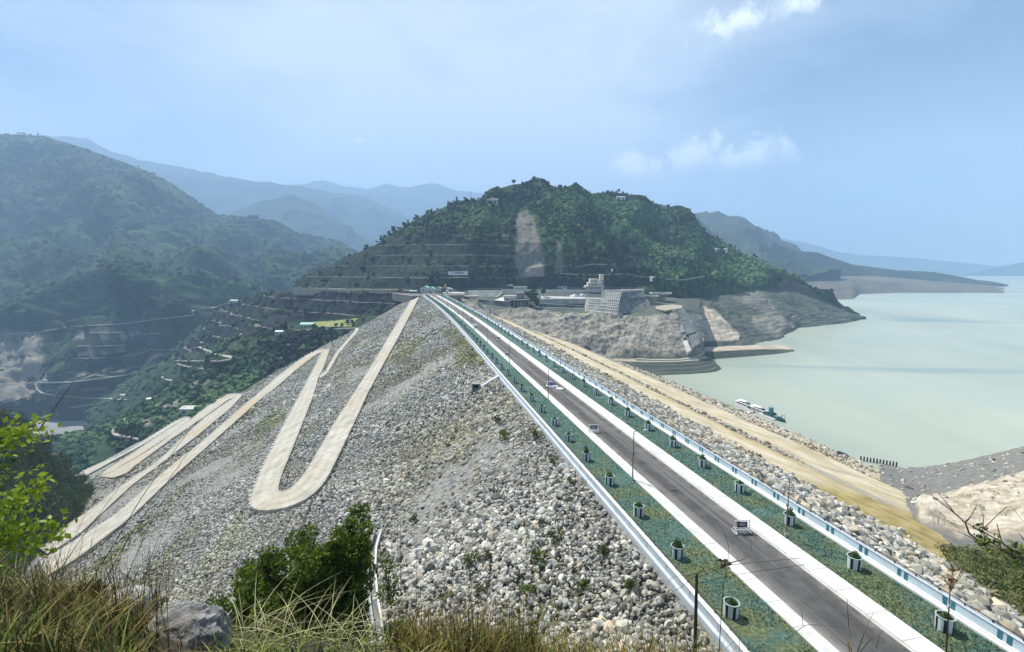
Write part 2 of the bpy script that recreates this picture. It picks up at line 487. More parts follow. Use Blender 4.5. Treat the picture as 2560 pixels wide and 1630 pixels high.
def up_pt(a, q, lift=0.0): return AX * a + NX * (q + float(bend(a))) + UP * (float(up_z(q)) + lift)
m_up, nt, b = new_mat('lakeside_slope')
vec = coords(nt)
rock = ramp(nt, noise(nt, vec, .9, 8, .7), [(.17, .15, .11), (.36, .33, .27), (.50, .47, .40)], [.3, .5, .7])
tan = ramp(nt, noise(nt, vec, .1, 8, .65), [(.42, .34, .20), (.56, .47, .30), (.66, .58, .43)], [.35, .5, .65])
grass = ramp(nt, noise(nt, vec, .25, 8, .7), [(.20, .16, .05), (.36, .28, .10), (.48, .38, .18)], [.35, .5, .65])
c = mix(nt, attr(nt, 'track', 'Fac'), rock, tan); c = mix(nt, attr(nt, 'dry', 'Fac'), c, grass)
nt.links.new(c, b.inputs['Base Color']); b.inputs['Roughness'].default_value = .95
bump(nt, b, noise(nt, vec, 1.6, 8, .7), .8, .4)
wob = 2.2 * fbm(G2, 22, 3)
sm = lambda x, lo, hi: np.clip((x - lo) / (hi - lo), 0, 1)
trk = sm(QA + wob, 84, 86.5) * (1 - sm(QA + wob, 108, 111)) + sm(QA + wob, 116, 119) * (1 - sm(QA + wob, 154, 158)) + .85 * sm(QA + wob, 162, 168)
dry = sm(96 - AA + wob * 2, 0, 10) * sm(QA + wob, 84, 87) * (1 - sm(QA, 150, 160))
dry = np.maximum(dry, .6 * sm(QA + wob * 2, 100, 103) * (1 - sm(QA + wob * 2, 108, 112)) * (AA < 200))
F2 = grid_faces(*G2.shape[:2])
me = np_mesh('upstream_face', G2 - dl, F2, m_up, attrs={'track': np.clip(trk * (1 - .75 * np.clip(fbm(G2 + 40, 9, 4) * 2.2 - .25, 0, 1)), 0, 1).ravel(), 'dry': np.clip(dry, 0, 1).ravel()})
link('upstream_face', me, dam); TERRAIN.append(BVHTree.FromPolygons(G2.reshape(-1, 3).tolist(), F2.tolist()))

# ------------------------------------------------------------------ zigzag road on the downstream face
def edge_strip(segs, step=3.0, lift=.85):
    L = []; Rr = []
    for l, r in segs:
        l = np.array([at_face(*p) for p in l]); r = np.array([at_face(*p) for p in r])
        def rs(p, n):
            d = np.r_[0, np.cumsum(np.linalg.norm(np.diff(p, axis=0), axis=1))]
            t = np.linspace(0, d[-1], n); return np.stack([np.interp(t, d, p[:, k]) for k in range(3)], 1)
        n = max(3, int(max(np.linalg.norm(np.diff(l, axis=0), axis=1).sum(), np.linalg.norm(np.diff(r, axis=0), axis=1).sum()) / step))
        l, r = rs(l, n), rs(r, n)
        L += list(l if not L else l[1:]); Rr += list(r if not Rr else r[1:])
    L = np.array(L); Rr = np.array(Rr)
    for _ in range(3):
        for X in (L, Rr): X[1:-1] = .25 * X[:-2] + .5 * X[1:-1] + .25 * X[2:]
    L = L + UP * lift; Rr = Rr + UP * lift
    return L, Rr
def strip_mesh(name, L, Rr, m, skirt=1.6, kind='structure', parent=None):
    n = len(L); mid = []
    ks = np.linspace(0, 1, 13)
    V = np.concatenate([L - UP * skirt] + [L * (1 - k) + Rr * k for k in ks] + [Rr - UP * skirt]).reshape(15, n, 3)
    d = np.r_[0, np.cumsum(np.linalg.norm(np.diff(L, axis=0), axis=1))]
    ac = np.repeat(np.r_[0, ks, 1][:, None], n, 1); al = np.repeat(d[None], 15, 0)
    return link(name, np_mesh(name, V, grid_faces(15, n), m, smooth=False, attrs={'across': ac.ravel(), 'along': al.ravel()}), parent, kind=kind)
ROADS = []
inner = [(824.7, 875.5), (809.8, 919.6), (797, 944.6), (783, 995), (755, 1067.5), (727, 1138.5), (702.6, 1198), (696, 1224.5)]
outer = [(806, 881), (780, 932), (750, 989.5), (712, 1060), (684, 1116), (658, 1168), (634, 1226)]
innU = [(696, 1224.5), (697, 1232), (702.6, 1235.7), (712, 1235), (721, 1232)]
outU = [(634, 1226), (621, 1258), (624, 1279), (650, 1286), (691, 1284), (740, 1273), (770, 1260)]
innR = [(721, 1232), (743.7, 1217), (770, 1176), (796, 1131), (837, 1060), (879.6, 995), (936, 906), (972.8, 843), (1036, 738.5)]
outR = [(770, 1260), (793, 1240), (814.8, 1212), (859.6, 1118.6), (900, 1032.6), (916, 995), (962.8, 906), (999.4, 840), (1051, 738.5)]
ROADS.append(edge_strip([(outer, inner), (outU, innU), (outR, innR)]))
a3u = [(824.7, 875.5), (806, 875.5), (790, 878), (773, 886), (750, 901), (725, 919.6), (700, 938), (676, 960), (617.5, 1010), (559, 1060), (513, 1102), (450.5, 1150), (400, 1191.7), (346, 1239.7), (299, 1284), (224, 1333), (168, 1370), (100, 1405)]
a3l = [(818, 882), (805, 881.5), (793, 886.5), (766.5, 906), (733, 933), (700, 963), (638, 1012), (576, 1068.6), (534, 1106), (471, 1162.5), (417, 1210.5), (379.5, 1248), (318, 1307), (254, 1355), (187, 1407.6), (110, 1450)]
ROADS.append(edge_strip([(a3u, a3l)]))
a4u = [z8(*p) for p in [(1850, 168), (1500, 410), (1400, 500), (1200, 680), (1000, 880), (850, 1000), (700, 1090), (420, 1290), (120, 1533)]] + [(160, 1320), (90, 1370)]
a4l = [z8(*p) for p in [(1945, 140), (1830, 280), (1600, 470), (1400, 640), (1200, 790), (1000, 950), (850, 1060), (620, 1230), (300, 1533)]] + [(195, 1345), (120, 1390)]
ROADS.append(edge_strip([(a4u, a4l)]))
a5u = [z8(*p) for p in [(1945, 132), (1850, 128), (1740, 140), (1620, 210), (1420, 360), (1230, 510), (1000, 690), (760, 850), (430, 1035)]]
a5l = [z8(*p) for p in [(1900, 175), (1850, 168), (1780, 195), (1480, 415), (1230, 580), (1050, 705), (800, 890), (650, 1000), (560, 1085)]]
ROADS.append(edge_strip([(a5u, a5l), ([z8(430, 1035), z8(415, 1045), z8(415, 1052)], [z8(560, 1085), z8(400, 1140), z8(240, 1125)])]))
a6u = [z8(*p) for p in [(240, 1120), (290, 1060), (390, 990), (620, 850), (900, 655), (1130, 512), (1215, 455)]]
a6l = [z8(*p) for p in [(415, 1050), (440, 1025), (520, 975), (700, 880), (960, 705), (1200, 545), (1330, 425)]]
ROADS.append(edge_strip([(a6u, a6l)]))
a7u = [z8(*p) for p in [(1330, 415), (1240, 412), (1160, 440), (830, 645), (560, 830), (200, 980), (40, 1050)]]
a7l = [z8(*p) for p in [(1300, 440), (1240, 440), (1190, 470), (1000, 585), (760, 735), (400, 930), (70, 1110)]]
ROADS.append(edge_strip([(a7u, a7l)]))
acL = [z7(*p) for p in [(590, 1215), (680, 1150), (745, 1020), (840, 860), (980, 700), (1090, 575), (1135, 510), (1125, 492)]]
acR = [z7(*p) for p in [(600, 1245), (700, 1200), (800, 1030), (880, 880), (1020, 710), (1140, 580), (1185, 520), (1185, 485)]]
ROADS.append(edge_strip([(acL, acR)], lift=.6))
for L, Rr in ROADS: strip_mesh('road', L, Rr, m_conc_old)
def inside(poly, x, y):
    c = np.zeros(len(x), bool); n = len(poly)
    for i in range(n):
        x0, y0 = poly[i]; x1, y1 = poly[i - 1]
        if y0 == y1: continue
        k = ((y0 > y) != (y1 > y)) & (x < (x1 - x0) * (y - y0) / (y1 - y0) + x0)
        c ^= k
    return c
road_poly = [np.concatenate([L[::2, :2], Rr[::-1][::2, :2]]) for L, Rr in ROADS]
def on_road(P):
    k = np.zeros(len(P), bool)
    for pl in road_poly: k |= inside(pl, P[:, 0], P[:, 1])
    return k

# guard stones along the outer edge of the road: the nearest ones singly, the far rest as one mass
m_white = mat('white_paint', [(.74, .74, .72)], .8, 6, .6)
m_stone_w = mat('whitewashed_stone', [(.70, .70, .67), (.80, .80, .78)], 1.5, 6, .85)
sv, sf, _ = solids(np.zeros((1, 3)), np.array([.52]), ICO1, .05, 0, rot=False, nvar=1, power=.62)
sv *= .6; sv[:, 2] = sv[:, 2] * 1.1 + .25
gs_me = np_mesh('guard_stone', sv, sf, m_stone_w, smooth=False)
cand = []
for i, (L, Rr) in enumerate(ROADS[:6]):
    edge = L
    if i == 0:                      # the row changes side after the hairpin
        kb = int(np.argmax(L[:, 0] * NX[0] + L[:, 1] * NX[1] < -1e9)); kb = int(len(L) * .40); edge = L[:kb]
        cand += [q - UP * .1 for q in resample(Rr[int(len(Rr) * .56):], 3.4)]
    for p in resample(edge, 3.4 if i == 0 else 4.2):
        cand.append(p - UP * .1)
cand.sort(key=lambda p: p[1])
first = True
for p in cand[:295]:
    o = link('guard_stone', gs_me, loc=tuple(p), rotz=random.uniform(0, 6)); s = random.uniform(.8, 1.15); o.scale = (s, s, s * random.uniform(.85, 1.2))
    tag(o, 'small whitewashed guard stone in the row edging the pale zigzag road', 'guard stone', 'whitewashed stones along the zigzag road')
if len(cand) > 295:
    pp = np.array(cand[295:]); v, f, _ = solids(pp + UP * .4, np.full(len(pp), .55), ICO0, .06, .1)
    tag(link('guard_stone_row', np_mesh('guard_stone_row', v, f, m_stone_w, smooth=False), kind='stuff'), 'far whitewashed guard stones lining the lower bends', 'guard stones')

# ------------------------------------------------------------------ rip-rap
def sample_face(n, a0, a1, s0, s1):
    a = RNG.uniform(a0, a1, n); s = RNG.uniform(s0, s1, n)
    P = face_pt(a, s); k = (a < a_far(s) - 3); return P[k], a[k], s[k]
m_rip = mat('broken_rock', [(.62, .62, .60), (.84, .83, .80), (1, .98, .94)], .8, 6, .95, .5, 3, .1, vcol='tone')
def rock_tone(n, warm=.1, P=None, weeds=False):
    b = np.clip(RNG.normal(.48, .17, n), .08, .82)
    c = np.stack([b * 1.0, b * .985, b * .90], 1)
    k = RNG.uniform(size=n) < warm; c[k] *= np.array((1.06, .95, .82))
    k = RNG.uniform(size=n) < .12; c[k] *= np.array((.9, .96, 1.05))
    if P is not None:              # broad patches of weathered grey and weed-stained stone
        w = np.clip(fbm(P, 45, 4) * 1.6 + .2, 0, 1)[:, None]; c = c * (1 - w * .35 * np.array((.7, .8, 1.1)))
        st = np.clip(fbm(np.stack([(P @ AX) * .22, (P @ NX) * 1.1, P[:, 2] * 0], 1) + 300, 14, 4) * 3.2 - .45, 0, .9)[:, None]; st = st * weeds * np.clip((np.hypot(P[:, 0], P[:, 1]) - 85) / 60, .06, 1)[:, None]; c = c * (1 - st) + st * c * np.array((.66, .70, .40))
    return c
def rocks(name, P, size, label, warm=.1, base=ICO0, jit=.17, squash=.38, weeds=False):
    v, f, k = solids(P, size, base, jit, squash, power=.8)
    t = np.repeat(rock_tone(len(P), warm, P, weeds), k, 0)
    o = link(name, np_mesh(name, v, f, m_rip, smooth=False, attrs={'tone': t}), kind='stuff')
    return tag(o, label, 'rocks')
Ps = []; Sz = []
for n, a0, a1, s0, s1, lo, hi in ((42000, 20, 120, .8, 72, .12, .42), (1500, 20, 120, 1, 40, .3, .72), (30000, 100, 260, .8, 90, .2, .48), (2600, 60, 220, 1, 36, .4, .8),
                                  (17000, 240, 560, .8, 110, .4, .8), (19000, 60, 260, 60, 150, .24, .52), (11000, 230, 560, 60, 220, .5, .95), (5000, 15, 70, .8, 45, .18, .55)):
    P, a, s = sample_face(n, a0, a1, s0, s1); k = ~on_road(P + np.array((0, 0, 0)))
    P = P[k]; sz = RNG.uniform(0, 1, len(P)) ** 2.2 * (hi - lo) + lo
    P[:, 2] += sz * .15 - .1
    Ps.append(P); Sz.append(sz)
P = np.concatenate(Ps); sz = np.concatenate(Sz)
# coarser blocks below the crest, as on the slope itself
co = np.clip(fbm(P + 90, 18, 3) * 2.2 + .1, 0, 1); sz = sz * (.72 + .42 * co)
rocks('riprap', P, sz, 'loose grey rock covering the steep valley side of the dam', weeds=True)
n = 13000
a = np.r_[RNG.uniform(30, 200, n), RNG.uniform(200, 555, 6000)]; q = np.r_[RNG.uniform(48.3, 85, n), RNG.uniform(48.3, 84, 6000)]
P = np.array([up_pt(x, y, .05) for x, y in zip(a, q)]); sz = RNG.uniform(0, 1, len(P)) ** 2.2 * .62 + .26
rocks('lakeside_riprap', P, sz, 'loose pale rock between the lakeside parapet and the dirt track', .28)
P = []; 
for q0, sdv, a0, a1, n in ((112, 1.8, 115, 540, 1500), (158, 1.8, 105, 545, 1600), (176, 9, 150, 540, 1500), (200, 4, 170, 540, 900), (86, 1.2, 60, 540, 600)):
    a = RNG.uniform(a0, a1, n); q = RNG.normal(q0, sdv, n); P += [up_pt(x, y, .1) for x, y in zip(a, q)]
P = np.array(P); rocks('track_edge_rocks', P, RNG.uniform(0, 1, len(P)) ** 1.6 * .72 + .3, 'rows of loose stones edging the lakeside dirt tracks', .45)
# dark squarish blocks set along the two tracks
m_block = mat('dark_block', [(.10, .07, .04), (.20, .15, .09)], 1.2, 6, .95, .4)
bb = MB().box((0, 0, .45), (2.3, 1.3, 1.1), taper=.86)
bv = np.array(bb.v); bv += RNG.normal(0, .07, bv.shape)
bb.v = [tuple(x) for x in bv]
bo = bb.build('edge_block', m_block); me_block = bo.data; bpy.data.objects.remove(bo)
ORD = ['first', 'second', 'third', 'fourth', 'fifth', 'sixth', 'seventh', 'eighth', 'ninth', 'tenth', 'eleventh', 'twelfth', 'thirteenth', 'fourteenth', 'fifteenth', 'sixteenth', 'seventeenth', 'eighteenth', 'nineteenth']
TENS = {2: ('twentieth', 'twenty'), 3: ('thirtieth', 'thirty'), 4: ('fortieth', 'forty'), 5: ('fiftieth', 'fifty'), 6: ('sixtieth', 'sixty')}
def ordinal(i):
    i += 1
    if i < 20: return ORD[i - 1]
    t, r = divmod(i, 10)
    return TENS[t][0] if r == 0 else TENS[t][1] + ' ' + ORD[r - 1]
z5 = lambda x, y: (x / 3.407 + 1500, y / 3.407 + 850)
rowB = [z5(*p) for p in [(1430, 872), (1195, 770), (1025, 695), (890, 630), (760, 570), (500, 450), (395, 400), (285, 357), (190, 305), (20, 228)]]
rowC = [(2402, 1245), (2273, 1224)] + [z5(*p) for p in [(2150, 1082), (1920, 972), (1675, 865), (1515, 800), (1375, 740), (1265, 690), (1140, 642), (755, 482)]]
for rows, z, nm, q in ((rowB, -27.4, 'upper', 112), (rowC, -42.5, 'lower', 157.5)):
    pts = [at_z(*p, z) for p in rows]
    al = aq(pts[-1])[0]
    while al < 520: al += 22; pts.append(up_pt(al, q))
    for i, p in enumerate(pts):
        zz = drop_on(p[0], p[1]) if i > 1 or nm == 'upper' else z
        o = link('edge_block', me_block, loc=(p[0], p[1], (zz if zz is not None and abs(zz - z) < 3 else z) - .1), rotz=random.uniform(-.3, .3) + 1.78)
        s = random.uniform(.7, 1.05); o.scale = (s, s, s)
        tag(o, f'dark squarish block, {ordinal(i)} from the near end of the {nm} lakeside track edge', 'stone block', 'dark blocks along the lakeside tracks')
# ------------------------------------------------------------------ crest: road, pavements, verges
A0, A1 = 12.0, 546.0
AS = np.r_[np.arange(A0, 260, 4.0), np.arange(260, A1 + .1, 6.0)]
def crest_strip(name, q0, q1, z0, z1, m, kind='structure', parent=None, origin=None, a0=A0, a1=A1, sect=None):
    s = sect or [(q0, z0), (q0, z1), (q1, z1), (q1, z0)]
    al = AS[(AS >= a0) & (AS <= a1)]
    V = np.array([[crest(a, q, z) for a in al] for q, z in s])
    if origin is not None: V = V - np.array(origin)
    n = len(al); F = grid_faces(len(s), n)
    me = np_mesh(name, V, F, m, smooth=False)
    o = link(name, me, parent, kind=kind)
    return o
m_asph, nt, b = new_mat('asphalt')
vec = coords(nt)
lane = nt.nodes.new('ShaderNodeTexCoord')
c = ramp(nt, noise(nt, vec, .35, 8, .7), [(.05, .047, .046), (.08, .076, .073), (.115, .11, .104)], [.32, .5, .7])
rotm = nt.nodes.new('ShaderNodeMapping'); rotm.inputs['Rotation'].default_value = (0, 0, R(-12.2)); rotm.inputs['Scale'].default_value = (1, 1, 1)
tcn = nt.nodes.new('ShaderNodeTexCoord'); nt.links.new(tcn.outputs['Object'], rotm.inputs[0])
st = nt.nodes.new('ShaderNodeMapping'); st.inputs['Scale'].default_value = (.55, .012, 1); nt.links.new(rotm.outputs[0], st.inputs[0])
f = ramp(nt, noise(nt, st.outputs[0], 1.0, 5, .6), [(0, 0, 0), (1, 1, 1)], [.46, .68])
c = mix(nt, f, c, (.20, .193, .184))                       # dusty wheel tracks
f2 = ramp(nt, noise(nt, vec, .03, 6, .6), [(0, 0, 0), (1, 1, 1)], [.52, .7])
c = mix(nt, f2, c, (.135, .128, .12))
qv = nt.nodes.new('ShaderNodeVectorMath'); qv.operation = 'DOT_PRODUCT'; nt.links.new(tcn.outputs['Object'], qv.inputs[0]); qv.inputs[1].default_value = (.9774, .2113, 0)
ed = nt.nodes.new('ShaderNodeMath'); ed.operation = 'SUBTRACT'; nt.links.new(qv.outputs['Value'], ed.inputs[0]); ed.inputs[1].default_value = 25.2 + 11.15
ea = nt.nodes.new('ShaderNodeMath'); ea.operation = 'ABSOLUTE'; nt.links.new(ed.outputs[0], ea.inputs[0])
er = nt.nodes.new('ShaderNodeMapRange'); nt.links.new(ea.outputs[0], er.inputs[0]); er.inputs[1].default_value = 1.7; er.inputs[2].default_value = 3.1
dust = mix(nt, 1.0, er.outputs[0], ramp(nt, noise(nt, vec, .55, 8, .75), [(0, 0, 0), (1, 1, 1)], [.38, .64]), 'MULTIPLY')
c = mix(nt, dust, c, (.27, .25, .215))
vo = nt.nodes.new('ShaderNodeTexVoronoi'); vo.feature = 'DISTANCE_TO_EDGE'; vo.inputs['Scale'].default_value = .17
wv = nt.nodes.new('ShaderNodeVectorMath'); wv.operation = 'ADD'; nt.links.new(vec, wv.inputs[0])
nz = nt.nodes.new('ShaderNodeTexNoise'); nz.inputs['Scale'].default_value = .6; nz.inputs['Detail'].default_value = 6; nt.links.new(vec, nz.inputs['Vector'])
ws = nt.nodes.new('ShaderNodeVectorMath'); ws.operation = 'SCALE'; ws.inputs['Scale'].default_value = 3.0; nt.links.new(nz.outputs['Color'], ws.inputs[0]); nt.links.new(ws.outputs[0], wv.inputs[1]); nt.links.new(wv.outputs[0], vo.inputs['Vector'])
ck = nt.nodes.new('ShaderNodeMath'); ck.operation = 'LESS_THAN'; ck.inputs[1].default_value = .012; nt.links.new(vo.outputs['Distance'], ck.inputs[0])
nt.links.new(c, b.inputs['Base Color']); b.inputs['Roughness'].default_value = .85; b.inputs['Specular IOR Level'].default_value = .25
bump(nt, b, noise(nt, vec, 6, 6, .7), .25, .02)
m_pave, nt, b = new_mat('white_pavement')
vec = coords(nt)
c = ramp(nt, noise(nt, vec, .5, 8, .65), [(.52, .51, .48), (.70, .69, .67)], [.35, .62])
c = mix(nt, ramp(nt, noise(nt, vec, .12, 7, .7), [(0, 0, 0), (1, 1, 1)], [.52, .74]), c, (.44, .42, .37))
tcj = nt.nodes.new('ShaderNodeTexCoord'); rj = nt.nodes.new('ShaderNodeMapping'); rj.vector_type = 'POINT'; rj.inputs['Rotation'].default_value = (0, 0, R(-12.2)); nt.links.new(tcj.outputs['Object'], rj.inputs[0])
sj = nt.nodes.new('ShaderNodeSeparateXYZ'); nt.links.new(rj.outputs[0], sj.inputs[0])
mj = nt.nodes.new('ShaderNodeMath'); mj.operation = 'PINGPONG'; mj.inputs[1].default_value = 1.6; nt.links.new(sj.outputs[1], mj.inputs[0])
lj = nt.nodes.new('ShaderNodeMath'); lj.operation = 'LESS_THAN'; lj.inputs[1].default_value = .035; nt.links.new(mj.outputs[0], lj.inputs[0])
c = mix(nt, lj.outputs[0], c, (.30, .29, .27))
nt.links.new(c, b.inputs['Base Color']); b.inputs['Roughness'].default_value = .8
m_verge, nt, b = new_mat('verge_turf')
vec = coords(nt)
teal = ramp(nt, noise(nt, vec, 2.6, 8, .8), [(.016, .048, .037), (.055, .125, .10), (.17, .24, .195)], [.36, .5, .64])
dryc = ramp(nt, noise(nt, vec, 2.8, 8, .8), [(.025, .05, .018), (.10, .14, .06), (.28, .27, .13)], [.36, .5, .64])
nearf = nt.nodes.new('ShaderNodeMapRange'); sp = nt.nodes.new('ShaderNodeSeparateXYZ'); nt.links.new(vec, sp.inputs[0]); nt.links.new(sp.outputs[1], nearf.inputs[0])
nearf.inputs[1].default_value = 120; nearf.inputs[2].default_value = 30; nearf.inputs[3].default_value = -.12; nearf.inputs[4].default_value = .09
ad = nt.nodes.new('ShaderNodeMath'); nt.links.new(noise(nt, vec, .16, 7, .65), ad.inputs[0]); nt.links.new(nearf.outputs[0], ad.inputs[1])
c = mix(nt, ramp(nt, ad.outputs[0], [(0, 0, 0), (1, 1, 1)], [.48, .62]), teal, dryc)
nt.links.new(c, b.inputs['Base Color']); b.inputs['Roughness'].default_value = .95
bump(nt, b, noise(nt, vec, 7, 8, .8), 1.0, .12)
crest_strip('road', 8.1, 14.25, -.4, 0.0, m_asph)
crest_strip('pavement', 6.55, 8.1, -.4, .16, m_pave)
crest_strip('pavement', 14.25, 16.5, -.4, .16, m_pave)
crest_strip('verge', .3, 6.55, -.4, .06, m_verge)
crest_strip('verge', 16.5, 21.5, -.4, .06, m_verge)
# kerb lip along the carriageway and pale edge channel
m_kerb = mat('kerb_concrete', [(.42, .41, .38), (.58, .57, .54)], .8, 6, .85)
crest_strip('kerb', 13.98, 14.246, -.4, .07, m_kerb)
crest_strip('kerb', 8.104, 8.3, -.4, .07, m_kerb)

# ------------------------------------------------------------------ parapets
m_wall_w = mat('parapet_white', [(.44, .49, .53), (.56, .61, .65)], .35, 7, .75, dirt=((.33, .35, .35), .5, .55, .75))
m_wall_b = mat('parapet_pale_blue', [(.50, .62, .68), (.60, .71, .76)], .4, 7, .75, dirt=((.42, .50, .52), .6, .58, .78))
m_teal = mat('teal_paint', [(.035, .15, .20), (.06, .22, .27)], 2, 5, .7)
m_dark = mat('dark_iron', [(.02, .02, .022), (.05, .045, .04)], 3, 4, .6)
pl = thing('parapet_wall', 'long white parapet wall along the valley side of the dam road', 'wall', crest(40, 0))
ol = np.array(pl.location)
crest_strip('wall_face', 0, 0, 0, 0, m_wall_w, None, pl, ol, sect=[(-.1, -1.2), (-.1, .95), (.28, .95), (.28, -.4)])
crest_strip('wall_plinth', 0, 0, 0, 0, m_wall_w, None, pl, ol, sect=[(-.42, -1.5), (-.42, .05), (-.34, .14), (-.1, .14)])
crest_strip('coping', 0, 0, 0, 0, m_white, None, pl, ol, sect=[(-.14, .95), (-.14, 1.03), (.32, 1.03), (.32, .95), (-.14, .95)])
pr = thing('parapet_wall', 'long pale blue parapet wall with teal stripe pairs on the lake side', 'wall', crest(40, WID))
orr = np.array(pr.location)
crest_strip('wall_face', 0, 0, 0, 0, m_wall_b, None, pr, orr, sect=[(22.0, -.4), (22.0, 1.25), (22.3, 1.25), (22.3, -1.5)])
crest_strip('wall_ledge', 0, 0, 0, 0, m_white, None, pr, orr, sect=[(21.45, -.4), (21.45, .26), (21.8, .26), (21.8, .42), (22.0, .42)])
crest_strip('coping', 0, 0, 0, 0, m_wall_w, None, pr, orr, sect=[(21.95, 1.25), (21.95, 1.33), (22.36, 1.33), (22.36, 1.25), (21.95, 1.25)])
def rail(parent, o, q, z, step, h):
    mb = MB()
    al = AS[::2]
    mb.tube([crest(a, q, z + h) - o for a in al], .045, 5)
    for a in np.arange(A0 + 1, 430, step): mb.box(crest(a, q, z + h / 2) - o, (.09, .09, h))
    mb.build('hand_rail', m_dark, parent)
rail(pl, ol, .31, 1.07, 2.1, .22); rail(pr, orr, 22.2, 1.33, 2.1, .24)
mb = MB()
for a in np.arange(18.3, 540, 4.2):
    d = crest_dir(a); rz = math.atan2(d[1], d[0])
    for da in (-.33, .33):
        mb.box(crest(a + da, 21.99, .84) - orr, (.34, .05, .78), rz=rz)
o = mb.build('stripe_paint', m_teal, pr); o['kind'] = 'stuff'
mb = MB()                                                    # panel joints
for a in np.arange(16.2, 300, 4.2):
    d = crest_dir(a); mb.box(crest(a, -.1, .4) - ol, (.05, .05, 1.05), rz=math.atan2(d[1], d[0]))
mb.build('wall_joint', m_kerb, pl)['kind'] = 'stuff'

# ------------------------------------------------------------------ turf blades on the near verges
n = 26000
a = 22 + RNG.uniform(0, 1, n) ** 1.5 * 120; q = np.where(RNG.uniform(size=n) < .5, RNG.uniform(.45, 6.4, n), RNG.uniform(16.6, 21.35, n))
P = np.array([crest(x, y, .06) for x, y in zip(a, q)])
dens = fbm(P, 5, 3) > -.25; P = P[dens]
hgt = RNG.uniform(.06, .2, len(P)); ang = RNG.uniform(0, 2 * PI, len(P)); dv = np.stack([np.cos(ang), np.sin(ang), np.zeros(len(P))], 1)
tip = P + UP * hgt[:, None] + dv * hgt[:, None] * .5
sidev = np.stack([-dv[:, 1], dv[:, 0], dv[:, 2]], 1) * .05
V = np.stack([P - sidev, P + sidev, tip], 1).reshape(-1, 3)
m_blade = mat('turf_blade', [(.02, .07, .05), (.05, .11, .065), (.20, .20, .10)], .3, 7, .9, pos=[.40, .54, .66])
tag(link('verge_grass', np_mesh('verge_grass', V, np.arange(len(V)).reshape(-1, 3), m_blade, smooth=False), kind='stuff'), 'short teal green turf on both verges beside the road', 'grass')

# ------------------------------------------------------------------ planters
m_black = mat('black_paint', [(.012, .013, .02), (.03, .03, .04)], 3, 4, .6)
m_pale = mat('planter_white', [(.58, .66, .66), (.74, .79, .78)], 2, 6, .7)
m_rim = mat('planter_rim', [(.22, .36, .31), (.42, .54, .48)], 2.5, 6, .75)
m_soil = mat('dark_soil', [(.025, .018, .01), (.06, .045, .03)], 4, 6, .95)
m_plant = mat('planter_leaf', [(.03, .07, .015), (.07, .14, .03), (.12, .18, .05)], 3, 5, .7)
def striped_drum():
    mb = MB(); n = 30; r0, r1, h = .62, .67, 1.2
    ring = lambda r, z: [(r * math.cos(2 * PI * i / n), r * math.sin(2 * PI * i / n), z) for i in range(n)]
    vs = ring(r0, 0) + ring(r1, h)
    for i in range(n):
        j = (i + 1) % n
        mb.add([vs[i], vs[j], vs[n + j], vs[n + i]], [(0, 1, 2, 3)], 1 if i % 5 < 2 else 0)
    return mb
PL = thing('planter', 'x', 'planter', (0, 0, 0), 0, 'striped planters along the dam road')
DR = striped_drum().build('drum', [m_pale, m_black], PL, smooth=False)
MB().lathe((0, 0, 0), [(.67, 1.2), (.70, 1.2), (.70, 1.28), (.60, 1.28), (.58, 1.1)], 28).build('rim', m_rim, DR)
MB().cyl((0, 0, 1.08), .06, .585, n=24).build('soil', m_soil, PL)
def plant_mesh(k):
    n = 260; d = RNG.normal(size=(n, 3)); d[:, 2] = np.abs(d[:, 2]) * 1.2 + .2; d /= np.linalg.norm(d, axis=1)[:, None]
    r = RNG.uniform(.1, .55, n)[:, None]
    v, f = leaves(np.array((0, 0, 1.15)) + d * r * np.array((.9, .9, 1.35)), RNG.uniform(.16, .36, n), .6, .32)
    return np_mesh('plant', v, f, m_plant, smooth=False)
pm = [plant_mesh(k) for k in range(4)]
plo = link('plant', pm[0], PL)
def plant_row(q, start, step, count, side, extra=()):
    out = []
    for i in range(count):
        out.append((start + i * step, q))
    return out
lrow = plant_row(2.4, 34.6, 8.95, 57, 'left'); rrow = plant_row(19.3, 29.2, 8.75, 59, 'right')
used = False
for rowpts, side in ((lrow, 'valley side'), (rrow, 'lake side')):
    for i, (a, q) in enumerate(rowpts):
        p = crest(a, q + random.uniform(-.12, .12), .06); lab = f'striped round planter, {ordinal(i)} from the near end of the {side} verge'
        if not used: r = PL; r.location = tuple(p); r['label'] = lab; r.rotation_euler.z = .3; used = True
        else: r = dup(PL, p, random.uniform(0, 6), lab)
        for ch in r.children:
            if ch.name.startswith('plant'):
                ch.data = random.choice(pm); s = random.choice([.7, .95, 1.15, 1.3, 1.6]); ch.scale = (1, 1, 1)
                ch.scale = (min(s, 1.05), min(s, 1.05), s); ch.location.z = 1.15 * (1 - s)

# ------------------------------------------------------------------ street lamps
m_pole = mat('grey_steel', [(.13, .14, .15), (.22, .23, .24)], 2, 4, .5, metal=.3)
m_lamp = mat('lamp_head', [(.45, .46, .47), (.6, .6, .6)], 3, 3, .5)
def lamp_proto(h, arm):
    r = thing('street_lamp', 'x', 'street lamp', (0, 0, 0), 0, 'street lamps along the dam road')
    MB().cyl((0, 0, 0), .5, .2, .18, 10).build('base', m_kerb, r)
    MB().tube([(0, 0, .4), (0, 0, h * .6), (0, 0, h)], [.095, .08, .06], 8).build('pole', m_pole, r)
    ar_ = MB().tube([(0, 0, h - .05), (arm * .5, 0, h + .12), (arm, 0, h + .1)], .045, 6).build('arm', m_pole, r)
    mb = MB(); mb.box((arm + .3, 0, h + .08), (.75, .28, .12), taper=.8); mb.build('lamp_head', m_lamp, ar_)
    MB().box((.1, 0, h * .55), (.3, .22, .34)).build('control_box', m_pole, r)
    return r
lp = lamp_proto(7.4, 1.5)
